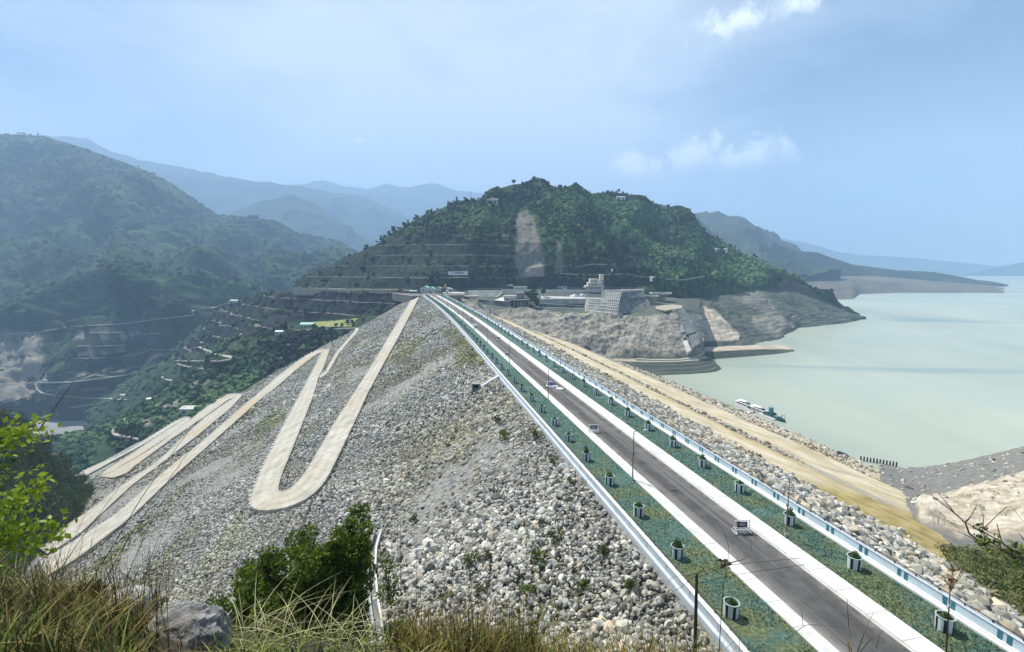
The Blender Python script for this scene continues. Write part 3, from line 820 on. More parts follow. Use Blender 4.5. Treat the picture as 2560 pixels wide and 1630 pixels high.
for i, a in enumerate([62, 105.5, 149.5, 193, 236, 280, 324, 368, 412, 456, 500]):
    d = crest_dir(a); rz = math.atan2(-d[0], d[1]) ; p = crest(a, 6.3, .02)
    lab = f'tall grey street lamp, {ordinal(i)} from the near end of the valley side pavement'
    if i == 0: r = lp; r.location = tuple(p); r.rotation_euler.z = rz; r['label'] = lab
    else: r = dup(lp, p, rz, lab)
for i, a in enumerate([44.4, 86, 129, 172, 215, 258, 302, 346, 390, 434, 478]):
    d = crest_dir(a); rz = math.atan2(-d[0], d[1]) + PI; p = crest(a, 16.85, .05)
    dup(lp, p, rz, f'tall grey street lamp, {ordinal(i)} from the near end of the lake side verge', (.7, .7, .95))
lamps_r = None

# ------------------------------------------------------------------ barricade boards on the road
m_board = mat('navy_board', [(.012, .014, .035), (.035, .035, .07)], 2, 5, .5)
m_tube = mat('white_tube', [(.66, .66, .66), (.8, .8, .8)], 3, 4, .5)
def barricade_proto():
    r = thing('road_barrier', 'x', 'road barrier', (0, 0, 0), 0, 'barrier boards standing on the road')
    mb = MB(); w, h, t = .9, 1.5, .055
    for x in (-w, w): mb.tube([(x, 0, .12), (x, 0, h)], t, 6)
    for z in (.32, .62, h): mb.tube([(-w, 0, z), (w, 0, z)], t, 6)
    mb.build('frame', m_tube, r)
    for x in (-w, w):
        mb = MB(); mb.tube([(x, -.6, .1), (x, .6, .1)], t, 6); mb.tube([(x, -.6, .1), (x, 0, .75)], t, 6); mb.tube([(x, .6, .1), (x, 0, .75)], t, 6); mb.build('foot', m_tube, r)
    MB().box((0, -.05, 1.03), (1.25, .05, .66)).build('sign_board', m_board, r)
    mb = MB()
    for k, (zz, ww) in enumerate(((1.2, .8), (1.05, .95), (.9, .6))): mb.box((0, -.082, zz), (ww, .008, .05))
    mb.build('lettering', m_tube, [c for c in r.children if c.name.startswith('sign_board')][0])
    mb = MB()
    for x in (-w, w):
        for y in (-.55, .55): mb.cyl((x, y, 0), .12, .06, n=8)
    mb.build('castor', m_black, r)
    return r
br = barricade_proto()
bars = [(1854, 1331, 0.1), (1484, 1081, 0), (1268, 893, .05), (1247, 851, 0), (1190, 824, 0), (1179, 800, 0), (1146, 787, 0), (1119, 765.5, 0)]
for i, (u, v, rz) in enumerate(bars):
    p = at_z(u, v, 0); rz = rz + math.atan2(-p[0], p[1]) * .0
    lab = f'white tubular road barrier with navy board, {ordinal(i)} from the near end of the road'
    if i == 0: r = br; r.location = tuple(p); r.rotation_euler.z = rz; r['label'] = lab
    else: r = dup(br, p, rz, lab, (1, 1, 1) if i else None)
# the heap of boards lying by the lake side kerb
p0 = at_z(1380, 966, 0)
hp = thing('barrier_stack', 'untidy stack of white and lilac barrier boards lying on the road', 'road barrier', p0)
m_lilac = mat('lilac_board', [(.16, .14, .34), (.30, .27, .50)], 2, 5, .6)
m_greyb = mat('grey_board', [(.34, .33, .36), (.50, .48, .50)], 2, 5, .7)
MB().box((-.3, 0, .2), (2.5, 1.5, .12)).box((.15, -.2, .07), (2.7, 1.5, .1), rz=.15).build('white_board', m_white, hp)
mb = MB(); 
for k in range(4): mb.box((-.75 + .05 * k, .5, .45 + .24 * k), (1.1, .9, .1), rz=.1 * k)
mb.build('grey_board', m_greyb, hp)
MB().box((.45, .15, .62), (1.3, .25, .62), M=Matrix.Rotation(-.35, 3, 'X')).build('lilac_board', m_lilac, hp)
mb = MB(); mb.tube([(-1.3, .3, .1), (-1.0, .5, 1.3)], .05, 6); mb.tube([(1.0, .6, .1), (.8, .5, 1.1)], .05, 6); mb.tube([(-1.0, .5, 1.3), (.8, .5, 1.1)], .05, 6); mb.build('leg_frame', m_tube, hp)
pd = at_z(1399, 972.5, 0)
m_slab = mat('pale_slab', [(.52, .53, .48), (.68, .68, .62)], 1.5, 6, .8)
ds = MB().cyl((0, 0, .02), .16, 1.0, .95, 24).build('concrete_disc', m_slab, loc=tuple(pd)); tag(ds, 'flat pale round slab lying on the road beside the barrier stack', 'slab')

# ------------------------------------------------------------------ white car
def car_at(u, v, rz):
    p = at_z(u, v, 0)
    m_car = mat('white_car_paint', [(.72, .72, .72), (.8, .8, .8)], 2, 3, .25, spec=.5)
    m_glass = mat('dark_glass', [(.02, .025, .03), (.04, .045, .05)], 2, 3, .1, spec=.6)
    m_tyre = mat('tyre_rubber', [(.02, .02, .02), (.04, .04, .04)], 5, 3, .9)
    r = thing('car', 'white hatchback car driving along the dam road', 'car', p, rz)
    prof = [(-1.95, .35), (-1.98, .75), (-1.85, .95), (-1.6, 1.0), (-1.3, 1.45), (.2, 1.5), (.85, 1.02), (1.75, .88), (1.98, .7), (1.95, .35)]
    mb = MB(); vs = []
    for y, k in ((-.83, 1), (.83, 1)):
        vs += [(x, y * (.84 if z > 1.2 else 1), z) for x, z in prof]
    n = len(prof)
    mb.add(vs, [tuple(range(n)), tuple(range(2 * n - 1, n - 1, -1))] + [(i, (i + 1) % n, n + (i + 1) % n, n + i) for i in range(n)])
    mb.build('body', m_car, r)
    for y in (-1, 1):
        mb = MB(); mb.add([(-1.35, y * .80, 1.03), (.62, y * .80, 1.05), (.12, y * .722, 1.42), (-1.15, y * .722, 1.39)], [(0, 1, 2, 3)] if y < 0 else [(3, 2, 1, 0)]); mb.build('window', m_glass, r)
    mb = MB(); mb.add([(.28, -.66, 1.46), (.28, .66, 1.46), (.83, .76, 1.06), (.83, -.76, 1.06)], [(0, 1, 2, 3)]); mb.build('windscreen', m_glass, r)
    mb = MB(); mb.add([(-1.36, -.66, 1.42), (-1.36, .66, 1.42), (-1.60, .74, 1.05), (-1.60, -.74, 1.05)], [(3, 2, 1, 0)]); mb.build('rear_window', m_glass, r)
    for x in (-1.22, 1.25):
        for y in (-.78, .78):
            mb = MB(); mb.tube([(x, y - .1, .31), (x, y + .1, .31)], .31, 14); mb.build('wheel', m_tyre, r)
    for y in (-.6, .6): MB().box((1.93, y, .72), (.1, .32, .16)).build('headlight', m_lamp, r)
car_at(1186.5, 816, math.atan2(.977, -.235) + PI)

# ------------------------------------------------------------------ culvert box and its channel in the rip-rap
pc = at_face(1190, 975)
m_outlet = mat('outlet_concrete', [(.22, .23, .21), (.34, .34, .31)], 1, 6, .9)  # plain grey concrete of the drain outlet
cv = thing('culvert_outlet', 'small square concrete drain outlet set in the grey rock slope', 'drain', pc)
mb = MB(); mb.box((-.95, 0, .7), (.3, 2.2, 2.4)).box((.95, 0, .7), (.3, 2.2, 2.4)).box((0, 0, 1.9), (2.2, 2.2, .28)).box((0, .9, .7), (1.6, .3, 2.1)); mb.build('box', m_outlet, cv)
mb = MB(); mb.box((0, .7, .7), (1.58, .1, 2.1)); mb.build('opening', m_black, cv)  # black sheet puts the shade inside the outlet into colour
q0 = at_face(1246, 944); q1 = at_face(1200, 972)
mb = MB(); dvec = (q1 - q0); sd2 = np.array((-dvec[1], dvec[0], 0)); sd2 /= np.linalg.norm(sd2)
mb.add([q0 + sd2 * .6 + UP * .7, q0 - sd2 * .6 + UP * .7, q1 - sd2 * .6 + UP * .7, q1 + sd2 * .6 + UP * .7, q0 + sd2 * .6 - UP, q0 - sd2 * .6 - UP, q1 - sd2 * .6 - UP, q1 + sd2 * .6 - UP],
       [(0, 1, 2, 3), (4, 7, 6, 5), (0, 4, 5, 1), (2, 6, 7, 3), (1, 5, 6, 2), (3, 7, 4, 0)])
tag(mb.build('drain_channel', m_wall_w), 'white concrete drain channel running from the parapet down to the outlet', 'drain')
# iron gutter bottom left of the big bend: thin dark pipe running down to the bend
pts = [at_face(u, v) + UP * .7 for u, v in ((803, 1223), (781, 1256), (765, 1295), (748, 1335), (738, 1362))]
tag(MB().tube(pts, .16, 6).build('drain_pipe', m_dark), 'thin dark drain pipe running below the big hairpin bend', 'pipe')
# ------------------------------------------------------------------ hills
def proj(P):
    x, y, z = P[..., 0], P[..., 1], P[..., 2] - CAM_H
    yc = y * _c - z * _s; zc = y * _s + z * _c
    return CX + FPX * x / yc, CY - FPX * zc / yc
def poly_mask(P, poly, feather=10, jit=8, scale=25):
    u, v = proj(P); u = u + jit * fbm(P, scale, 4); v = v + jit * fbm(P + 50, scale, 4)
    d = np.full(u.shape, 1e9); n = len(poly)
    for i in range(n):
        (x0, y0), (x1, y1) = poly[i - 1], poly[i]
        t = np.clip(((u - x0) * (x1 - x0) + (v - y0) * (y1 - y0)) / ((x1 - x0) ** 2 + (y1 - y0) ** 2 + 1e-9), 0, 1)
        d = np.minimum(d, np.hypot(u - x0 - t * (x1 - x0), v - y0 - t * (y1 - y0)))
    ins = inside(poly, u.ravel(), v.ravel()).reshape(u.shape)
    return np.clip(.5 + np.where(ins, d, -d) / feather, 0, 1)
def line_dist(P, line):
    u, v = proj(P); d = np.full(u.shape, 1e9)
    for (x0, y0), (x1, y1) in zip(line[:-1], line[1:]):
        t = np.clip(((u - x0) * (x1 - x0) + (v - y0) * (y1 - y0)) / ((x1 - x0) ** 2 + (y1 - y0) ** 2 + 1e-9), 0, 1)
        d = np.minimum(d, np.hypot(u - x0 - t * (x1 - x0), v - y0 - t * (y1 - y0)))
    return d
def spur(G, line, amp, width):       # a rib standing out of the hillside
    k = amp * np.exp(-(line_dist(G, line) / width) ** 2); G[..., 1] -= k; G[..., 2] += k * .25
def terrace(G, mask, z0, h, riser=.72, wob=0.0):
    z = G[..., 2] + (wob * fbm(G, 60, 2) if wob else 0); f = (z - z0) / h; k = np.floor(f); t = f - k
    s = np.clip(t / riser, 0, 1)
    z2 = z0 + h * (k + s)
    G[..., 2] = G[..., 2] * (1 - mask) + (z2 - (z - G[..., 2])) * mask
    return mask * (t > riser)

def hill_mat(name, greens, rock, scale, bmp=1.0, bdist=3.0):
    m, nt, b = new_mat(name)
    vec = coords(nt)
    g = ramp(nt, noise(nt, vec, scale, 9, .72), greens, [.32 + .36 * i / (len(greens) - 1) for i in range(len(greens))])
    big = ramp(nt, noise(nt, vec, scale * .13, 6, .6), [(0, 0, 0), (1, 1, 1)], [.44, .62])
    g = mix(nt, big, g, ramp(nt, noise(nt, vec, scale * 1.4, 8, .7), [greens[1], greens[-1]], [.35, .6]))
    streak = coords(nt, (1, 1, .12))
    r = ramp(nt, noise(nt, streak, scale * 1.6, 9, .75), rock, [.3 + .38 * i / (len(rock) - 1) for i in range(len(rock))])
    patch = ramp(nt, noise(nt, vec, scale * .5, 8, .7), [(0, 0, 0), (1, 1, 1)], [.56, .7])
    sc = nt.nodes.new('ShaderNodeMath'); sc.operation = 'MULTIPLY'; sc.inputs[1].default_value = .55; nt.links.new(patch, sc.inputs[0])
    g = mix(nt, sc.outputs[0], g, r)
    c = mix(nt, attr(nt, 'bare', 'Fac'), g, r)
    c = mix(nt, attr(nt, 'pale', 'Fac'), c, ramp(nt, noise(nt, coords(nt, (1, 1, .3)), scale * 2, 9, .7), [(.19, .17, .13), (.36, .33, .27), (.46, .43, .36)], [.3, .5, .7]))
    c = mix(nt, attr(nt, 'bench', 'Fac'), c, (.40, .38, .31))
    nt.links.new(c, b.inputs['Base Color']); b.inputs['Roughness'].default_value = 1; b.inputs['Specular IOR Level'].default_value = .1
    bump(nt, b, noise(nt, vec, scale * 3, 9, .75), bmp, bdist)
    return m
GREENS = [(.007, .022, .018), (.018, .050, .028), (.045, .10, .042), (.11, .17, .06)]
ROCKS = [(.006, .009, .013), (.016, .021, .026), (.038, .042, .044), (.13, .125, .115)]  # dark rock, lowered further to put the hill front's shade into its colour
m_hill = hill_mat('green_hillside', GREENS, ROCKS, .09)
m_mtn = hill_mat('wooded_mountain', [(.005, .012, .014), (.012, .030, .024), (.036, .078, .036), (.10, .15, .055)], [(.03, .036, .040), (.065, .066, .064), (.13, .125, .11)], .022, 1.0, 10)
m_far = hill_mat('far_range', [(.02, .04, .03), (.03, .055, .035), (.05, .07, .045), (.07, .085, .055)], [(.06, .06, .05), (.09, .085, .07), (.12, .11, .09)], .008, .8, 25)
m_mud = hill_mat('brown_headland', [(.05, .055, .045), (.095, .088, .068), (.13, .115, .09), (.19, .165, .13)], [(.08, .07, .06), (.12, .105, .09), (.17, .15, .125)], .016, .8, 4)

def rng(name, row, Y, baseY, basev, m, nu=220, amp=60, sc=500, mid=None):
    row = [(u, v, Y) if not isinstance(Y, (list, tuple)) else (u, v, y) for (u, v), y in zip(row, Y if isinstance(Y, (list, tuple)) else [Y] * len(row))]
    top = row3(row, nu); u0, u1 = row[0][0], row[-1][0]
    base = np.array([at_y(u0 + (u1 - u0) * i / (nu - 1), basev, baseY) for i in range(nu)])
    G = loft(back_rows(top, 500, 300) + [top, base], nu, [6, 4, 60])
    w = np.zeros(G.shape[:2]); w[:] = np.clip(np.arange(len(G)) - 10, 0, 14)[:, None] / 14.0
    N = normals(G)
    G += N * (fbm(G * np.array((1, 1, .5)), sc, 5, .5, True) * amp * w)[..., None] + N * (fbm(G, sc * .2, 4) * amp * .12)[..., None]
    z = np.zeros(G.shape[:2]); o = grid_obj(name, G, m, attrs={'bare': z, 'pale': z, 'bench': z}); return G
rng('hills', [(0, 345), (60, 340), (117, 338), (213, 345), (278, 377), (351, 399), (478, 422), (553, 439), (638, 452), (734, 464), (800, 475), (900, 490), (1000, 530), (1100, 600), (1200, 690)], 6400, 4800, 745, m_far, amp=260, sc=1100)
rng('hills', [(560, 500), (700, 466), (734, 463), (808, 450), (882, 468), (914, 473), (962, 459), (1020, 468), (1079, 459), (1148, 477), (1200, 484), (1300, 500), (1500, 520)], 9300, 7200, 720, m_far, amp=360, sc=1500)
rng('hills', [(440, 610), (574, 531), (659, 500), (734, 486), (787, 508), (850, 553), (904, 595), (960, 640), (1050, 690), (1150, 730)], 4600, 3700, 745, m_far, amp=170, sc=800)
rng('hills', [(1540, 530), (1600, 512), (1636, 508), (1692, 519), (1740, 540), (1800, 600)], 2400, 1900, 760, m_far, amp=30, nu=120)
rng('hills', [(1640, 556), (1733, 546), (1786, 549), (1833, 552), (1869, 571), (1901, 585), (1930, 604), (1960, 625), (2000, 655), (2040, 680), (2090, 706)], [3900] * 6 + [3700, 3500, 3200, 2900, 2600], 1900, 744, m_far, amp=150, sc=600)
rng('hills', [(1930, 605), (1987, 627), (2044, 631), (2087, 647), (2131, 661), (2184, 668), (2238, 675), (2331, 680), (2382, 688), (2435, 698), (2489, 708), (2520, 716)], 2480, 2350, 716, m_far, amp=14, sc=300)
rng('hills', [(1850, 575), (1946, 594), (2020, 608), (2084, 627), (2147, 638), (2230, 641), (2300, 646), (2392, 655), (2480, 664), (2560, 668), (2700, 672)], 9000, 8400, 700, m_far, amp=60)
rng('hills', [(2410, 694), (2470, 672), (2510, 664), (2560, 655), (2640, 645), (2760, 640)], 6000, 5600, 696, m_far, amp=50, nu=120)
# brown headland of drained lake bed
G = loft([[(1930, 694, 2150), (2040, 690, 2250), (2200, 691, 2350), (2380, 706, 2440), (2513, 713.6, 2480)],
          [(1960, 716, 1650), (2040, 708, 1750), (2150, 702, 1850), (2300, 708, 1900), (2420, 720, 1850), (2509, 732.5, None, -57.5)],
          [(1970, 762, None, -61), (2075, 753, None, -61), (2134, 751.5, None, -61), (2150, 737.5, None, -61), (2256, 733.8, None, -61), (2400, 734.5, None, -61), (2511, 734.2, None, -61)]], 200, [25, 25])
G[..., 2] += fbm(G, 210, 6, .55) * 14 * np.sin(np.linspace(0, PI, len(G)))[:, None]
z = np.zeros(G.shape[:2]); grid_obj('headland', G, m_mud, attrs={'bare': z, 'pale': z + .08, 'bench': z})

# ---- the big wooded mountain across the valley
top = [(-420, 330, 2625), (-150, 330, 2580), (0, 335, 2550), (64, 337, 2550), (117, 342, 2535), (170, 367, 2520), (234, 383, 2520), (319, 409, 2535), (393, 441, 2550), (446, 468, 2565), (489, 500, 2595),
       (532, 532, 2625), (574, 553, 2670), (606, 561, 2700), (650, 559, 2745), (685, 560, 2775), (734, 590, 2850), (787, 622, 2925), (830, 650, 3000), (880, 690, 3050), (960, 730, 3100)]
NU = 460
TOP = row3(top, NU)
G = loft(back_rows(TOP, 500, 350) + [TOP,
     [(-420, 600, 1950), (0, 620, 1924), (200, 630, 1898), (350, 640, 1885), (480, 655, 1950), (600, 680, 2028), (700, 695, 2158), (780, 690, 2314), (845, 675, 2470), (970, 735, 2700)],
     [(-420, 870, 1280), (0, 838, 1270), (240, 813, 1260), (400, 793, 1270), (480, 777, 1290), (600, 757, 1400), (700, 737, 1550), (780, 716, 1700), (850, 702, 1850), (980, 740, 2100)],
     [(-420, 985, 1040), (0, 962, 1040), (240, 955, 1030), (340, 930, 1040), (440, 880, 1080), (520, 840, 1160), (620, 790, 1340), (720, 750, 1520), (860, 715, 1800), (985, 745, 2000)],
     [(-420, 1085, None, -288), (0, 1078, None, -288), (240, 1068, None, -288), (330, 1040, None, -288), (440, 975, 960), (540, 900, 1060), (640, 840, 1240), (740, 775, 1450), (870, 730, 1750), (990, 755, 1950)]], NU, [6, 6, 90, 60, 50, 40])
smooth_rows(G, 5, keep=(12,))
w = np.clip(np.arange(len(G)) - 12, 0, 40)[:, None] / 40.0
N = normals(G)
G += N * (fbm(G * np.array((1, 1, .45)), 520, 5, .5, True) * 130 * w)[..., None]
N = normals(G); G += N * (fbm(G * np.array((1, 1, .3)), 170, 5, .55, True) * 34 * w)[..., None]
G += N * (fbm(G, 70, 5, .55) * 11 * np.clip(w, .2, 1))[..., None]
spur(G, [(345, 668), (420, 735), (475, 778)], 75, 38); spur(G, [(345, 668), (240, 705), (100, 765), (-60, 830)], 45, 34)
spur(G, [(600, 562), (560, 640), (500, 700), (470, 730)], 60, 40); spur(G, [(180, 370), (260, 470), (330, 560), (360, 640)], 70, 55)
spur(G, [(690, 560), (700, 620), (690, 690)], 60, 35); spur(G, [(440, 465), (480, 560), (520, 640)], 45, 40)
tm = poly_mask(G, [(190, 822), (420, 800), (440, 900), (330, 1010), (100, 1010), (180, 900)], 18, 6, 60)
ben = terrace(G, tm, -108, 32, .80)
pale = poly_mask(G, [(-40, 850), (8, 828), (70, 830), (108, 850), (112, 950), (60, 1010), (-60, 1040)], 14, 10, 50)
fld = poly_mask(G, [(70, 1050), (280, 1050), (300, 1088), (60, 1092)], 5, 2, 50)
pale = np.maximum(pale, fld * .9)
grass = np.zeros(G.shape[:2])
bare = np.clip(tm * .55 + .5 * np.clip(fbm(G, 120, 4) * 2 - .2, 0, 1) * (G[..., 2] < -60), 0, 1)
grid_obj('mountain', G, m_mtn, attrs={'bare': bare, 'pale': pale, 'bench': ben * 1.0})
LM = G

# ---- the hill at the far end of the dam
sky_c = [(738, 722, 720), (770, 686, 730), (800, 669, 735), (833, 659, 740), (866, 643, 745), (900, 630, 750), (933, 616, 755), (966, 593, 760), (976, 583, 765), (1006, 573, 770), (1019, 560, 775), (1049, 543, 785),
         (1082, 530, 795), (1116, 515, 800), (1139, 503, 810), (1166, 500, 815), (1199, 498, 820), (1219, 483, 830), (1249, 471, 840), (1282, 461, 850), (1315, 458, 850), (1349, 458, 850), (1372, 463, 850), (1399, 470, 850),
         (1432, 478, 860), (1458, 488, 880), (1473, 489, 930), (1490, 483, 990), (1533, 480, 1000), (1566, 485, 1000), (1590, 497, 1000), (1609, 505, 1000), (1633, 510, 1000), (1659, 521, 1000), (1683, 523, 1000), (1706, 535, 1000),
         (1732, 550, 1000), (1766, 583, 1000), (1799, 601, 1000), (1819, 613, 1000), (1849, 630, 1000), (1885, 643, 1000), (1915, 660, 990), (1939, 676, 980), (1965, 693, 970), (1999, 709, 950), (2032, 736, 930), (2065, 756, 900), (2098, 773, 880), (2159, 797, 845)]
NU = 620
SKC = row3(sky_c, NU)
G = loft(back_rows(SKC, 300, 260) + [SKC,
     [(738, 724, 705), (850, 690, 700), (950, 655, 705), (1050, 620, 715), (1150, 590, 735), (1250, 570, 760), (1350, 565, 765), (1450, 580, 790), (1550, 600, 850), (1650, 625, 880), (1750, 660, 890), (1850, 690, 900), (1950, 715, 925), (2040, 748, 910), (2159, 798, 845)],
     [(738, 726, 690), (900, 725.5, 640), (1050, 726, 600), (1150, 726, 640), (1300, 726, 680), (1450, 726, 690), (1560, 728, 700), (1640, 738, 690), (1700, 740, 710), (1760, 740, 740), (1830, 731, 790), (1900, 722, 850), (1960, 718, 900), (2060, 758, 890), (2159, 799, 845)],
     [(738, 780, 690), (900, 780, 630), (1050, 780, 590), (1300, 770, 660), (1560, 770, 670), (1760, 790, 720), (1960, 770, 860), (2159, 815, 845)]], NU, [6, 6, 70, 90, 6])
smooth_rows(G, 3, keep=(12,))
ri = np.arange(len(G)); w = (np.clip(ri - 12, 0, 16) / 16.0)[:, None] * np.clip((len(G) - 7 - ri) / 20, 0, 1)[:, None]
N = normals(G); u, v = proj(G)
right = np.clip((u - 1180) / 200, 0, 1)
G += N * (fbm(G * np.array((1, 1, .35)), 150, 5, .5, True) * (10 + 20 * right) * w * np.clip((ri - 12) / 55, .05, 1)[:, None])[..., None]
G += N * (fbm(G, 22, 5, .6) * (1.6 + 2.6 * right) * np.clip(w, .12, 1))[..., None]
spur(G, [(1440, 480), (1470, 560), (1500, 640), (1530, 700)], 32, 26); spur(G, [(1600, 505), (1560, 580), (1600, 650), (1640, 710)], 26, 26)
spur(G, [(1700, 530), (1720, 610), (1700, 690)], 30, 30); spur(G, [(1340, 462), (1400, 540), (1420, 620)], 24, 20); spur(G, [(1230, 480), (1215, 540), (1180, 600)], 14, 16)
u, v = proj(G)
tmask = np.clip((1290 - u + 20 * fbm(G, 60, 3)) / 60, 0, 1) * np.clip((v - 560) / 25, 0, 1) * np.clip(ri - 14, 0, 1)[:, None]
tm2 = np.clip((u - 1270) / 60, 0, 1) * np.clip((v - 650) / 20, 0, 1) * np.clip((1640 - u) / 80, 0, 1)
ben = terrace(G, np.maximum(tmask, .75 * tm2), 2.6, 15.4, .80)
ben = ben * (fbm(G, 90, 3) > -.22)
scar = poly_mask(G, [(1293, 532), (1318, 526), (1335, 545), (1350, 600), (1362, 650), (1360, 692), (1296, 690), (1286, 640), (1290, 580)], 5, 5, 20)
cone = poly_mask(G, [(1335, 660), (1350, 655), (1364, 690), (1300, 692)], 4, 2, 15)
thin = poly_mask(G, [(1388, 600), (1400, 600), (1410, 650), (1408, 684), (1384, 684), (1392, 650)], 4, 4, 15)
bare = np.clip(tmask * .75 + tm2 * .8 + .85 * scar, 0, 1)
pale = np.clip(scar * .62 + cone * .8 + thin * .45, 0, 1)
bare = np.maximum(bare, poly_mask(G, [(1140, 500), (1230, 500), (1235, 512), (1140, 512)], 3, 2, 20) * .7)
endm = poly_mask(G, [(1945, 712), (1962, 694), (1999, 706), (2065, 752), (2175, 800), (2060, 775), (1960, 735)], 7, 4, 20); pale = np.maximum(pale, endm * .32); bare = np.maximum(bare, endm)
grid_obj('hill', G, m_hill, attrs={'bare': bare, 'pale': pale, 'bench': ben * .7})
CH = G
# drained shore under that hill, terraced by old water lines
m_shore, nt, b = new_mat('drained_shore')
vec = coords(nt); band = coords(nt, (.012, .012, 1))
c = ramp(nt, noise(nt, band, 1.5, 9, .8), [(.018, .025, .024), (.055, .066, .058), (.10, .108, .09), (.21, .20, .17)], [.3, .46, .56, .72])
c = mix(nt, ramp(nt, noise(nt, vec, .03, 7, .7), [(0, 0, 0), (1, 1, 1)], [.46, .6]), c, ramp(nt, noise(nt, band, 1.3, 8, .7), [(.045, .075, .05), (.12, .15, .10)], [.35, .65]))
c = mix(nt, attr(nt, 'pale', 'Fac'), c, ramp(nt, noise(nt, coords(nt, (.05, .05, 1)), .5, 8, .7), [(.34, .28, .2), (.5, .43, .33), (.58, .52, .42)], [.35, .5, .65]))
c = mix(nt, attr(nt, 'bare', 'Fac'), c, ramp(nt, noise(nt, coords(nt, (1, 1, .2)), .16, 9, .75), [(.05, .048, .042), (.21, .198, .165), (.36, .335, .275), (.58, .55, .47)], [.28, .44, .56, .74]))
nt.links.new(c, b.inputs['Base Color']); b.inputs['Roughness'].default_value = .95
bump(nt, b, noise(nt, coords(nt, (1, 1, 2.5)), .5, 9, .75), 1.0, 1.2)
W0 = -61.5
G = loft([[(1560, 752, 690), (1640, 752, 680), (1700, 752, 700), (1760, 746, 735), (1830, 735, 785), (1900, 725, 848), (1960, 720, 898), (2060, 758, 888), (2159, 797, 846)],
          [(1570, 800, 590), (1640, 790, 600), (1710, 767, 640), (1780, 768, 670), (1850, 790, 690), (1920, 785, 740), (1980, 775, 800), (2060, 785, 830), (2160, 798, 844)],
          [(1580, 893, None, W0 + 4), (1700, 893, None, W0 + 2), (1800, 887, None, W0), (1900, 866, None, W0), (1955, 853, None, W0), (1972, 836, None, W0), (1998, 825, None, W0), (2052, 819, None, W0), (2113, 812, None, W0), (2164, 799.5, None, W0)]], 300, [40, 60])
smooth_rows(G, 2)
N = normals(G); ww = np.sin(np.linspace(0, PI, len(G)))[:, None] ** .5
G += N * (fbm(G * np.array((1, 1, .5)), 70, 5, .55, True) * 9 * ww)[..., None] + N * (fbm(G, 12, 4) * 1.5)[..., None]
terrace(G, np.ones(G.shape[:2]) * .92, LAKE, 3.6, .66, 3)
pale = poly_mask(G, [(1700, 768), (1760, 767), (1788, 775), (1812, 800), (1850, 838), (1846, 850), (1770, 853), (1738, 850), (1725, 830)], 4, 3, 12)
bare = poly_mask(G, [(1830, 742), (1870, 725), (1900, 725), (1950, 770), (1930, 790), (1880, 770)], 8, 8, 25) * .5 + poly_mask(G, [(1880, 790), (1990, 790), (1985, 820), (1940, 840), (1880, 810)], 8, 8, 25) * .6
grid_obj('shore', G, m_shore, attrs={'pale': pale, 'bare': np.clip(bare, 0, 1)})
SH = G
# cliff and plateau below the spillway, down to the water
G = loft([[(1100, 727, 640), (1250, 727, 640), (1400, 727, 650), (1560, 730, 650), (1750, 752, 660)],
          [(1150, 760, 545), (1235, 779, 540), (1300, 781, 533), (1400, 783, 523), (1500, 789, 512), (1560, 793, 508), (1620, 786, 500), (1645, 780, 489), (1690, 777, 489), (1715, 776, 505), (1750, 784, 545)],
          [(1160, 800, 500), (1300, 860, 452), (1400, 885, 440), (1500, 895, 432), (1600, 899, 426), (1680, 899, 424), (1730, 897, 430), (1760, 890, 445)],
          [(1160, 806, 494), (1300, 866, 444), (1400, 891, 430), (1500, 900, 423), (1600, 904, 418), (1690, 904, 418), (1745, 900, 425), (1775, 893, 440)],
          [(1160, 900, None, W0), (1300, 960, None, W0), (1400, 962, None, W0), (1600, 955, None, W0), (1682, 949, None, W0), (1735, 946, None, W0), (1802, 941, None, W0), (1812, 930, None, W0)]], 560, [10, 110, 5, 34])
N = normals(G); ri = np.arange(len(G))[:, None]; uu_, vv_ = proj(G)
wc = np.clip((ri - 12) / 12, 0, 1) * np.clip((122 - ri) / 12, 0, 1)
G += N * (fbm(G * np.array((1, 1, .5)), 60, 6, .5, True) * 11 * wc * np.clip((1660 - uu_) / 60, .12, 1))[..., None] + N * (fbm(G * np.array((1, 1, .35)), 16, 5, .55, True) * 2.2 * wc)[..., None] + N * (fbm(G, 4, 3) * .8 * np.clip(wc, .15, 1))[..., None]
terrace(G, np.clip((ri - 124) / 4, 0, 1) * np.ones(G.shape[:2]) * .95, LAKE, 1.9, .62, 1.5)
gr = poly_mask(G, [(1225, 776), (1320, 772), (1420, 774), (1510, 782), (1500, 787), (1400, 783), (1225, 782)], 2, 1, 12)
streaks = poly_mask(G, [(1497, 812), (1560, 812), (1578, 857), (1480, 857)], 3, 3, 9) * (fbm(G * np.array((1, 1, .12)), 7, 3) > -.06)
bare = np.clip(wc * .95, 0, 1); pale = np.clip(streaks * .95 + (np.abs(ri - 123) < 3) * .8 * np.ones(G.shape[:2]), 0, 1)
grid_obj('cliff', G, m_shore, attrs={'pale': pale, 'bare': bare}); CL = G
m_grass_strip = mat('dry_grass_strip', [(.20, .21, .07), (.32, .31, .12), (.40, .36, .16)], .15, 7, .95)
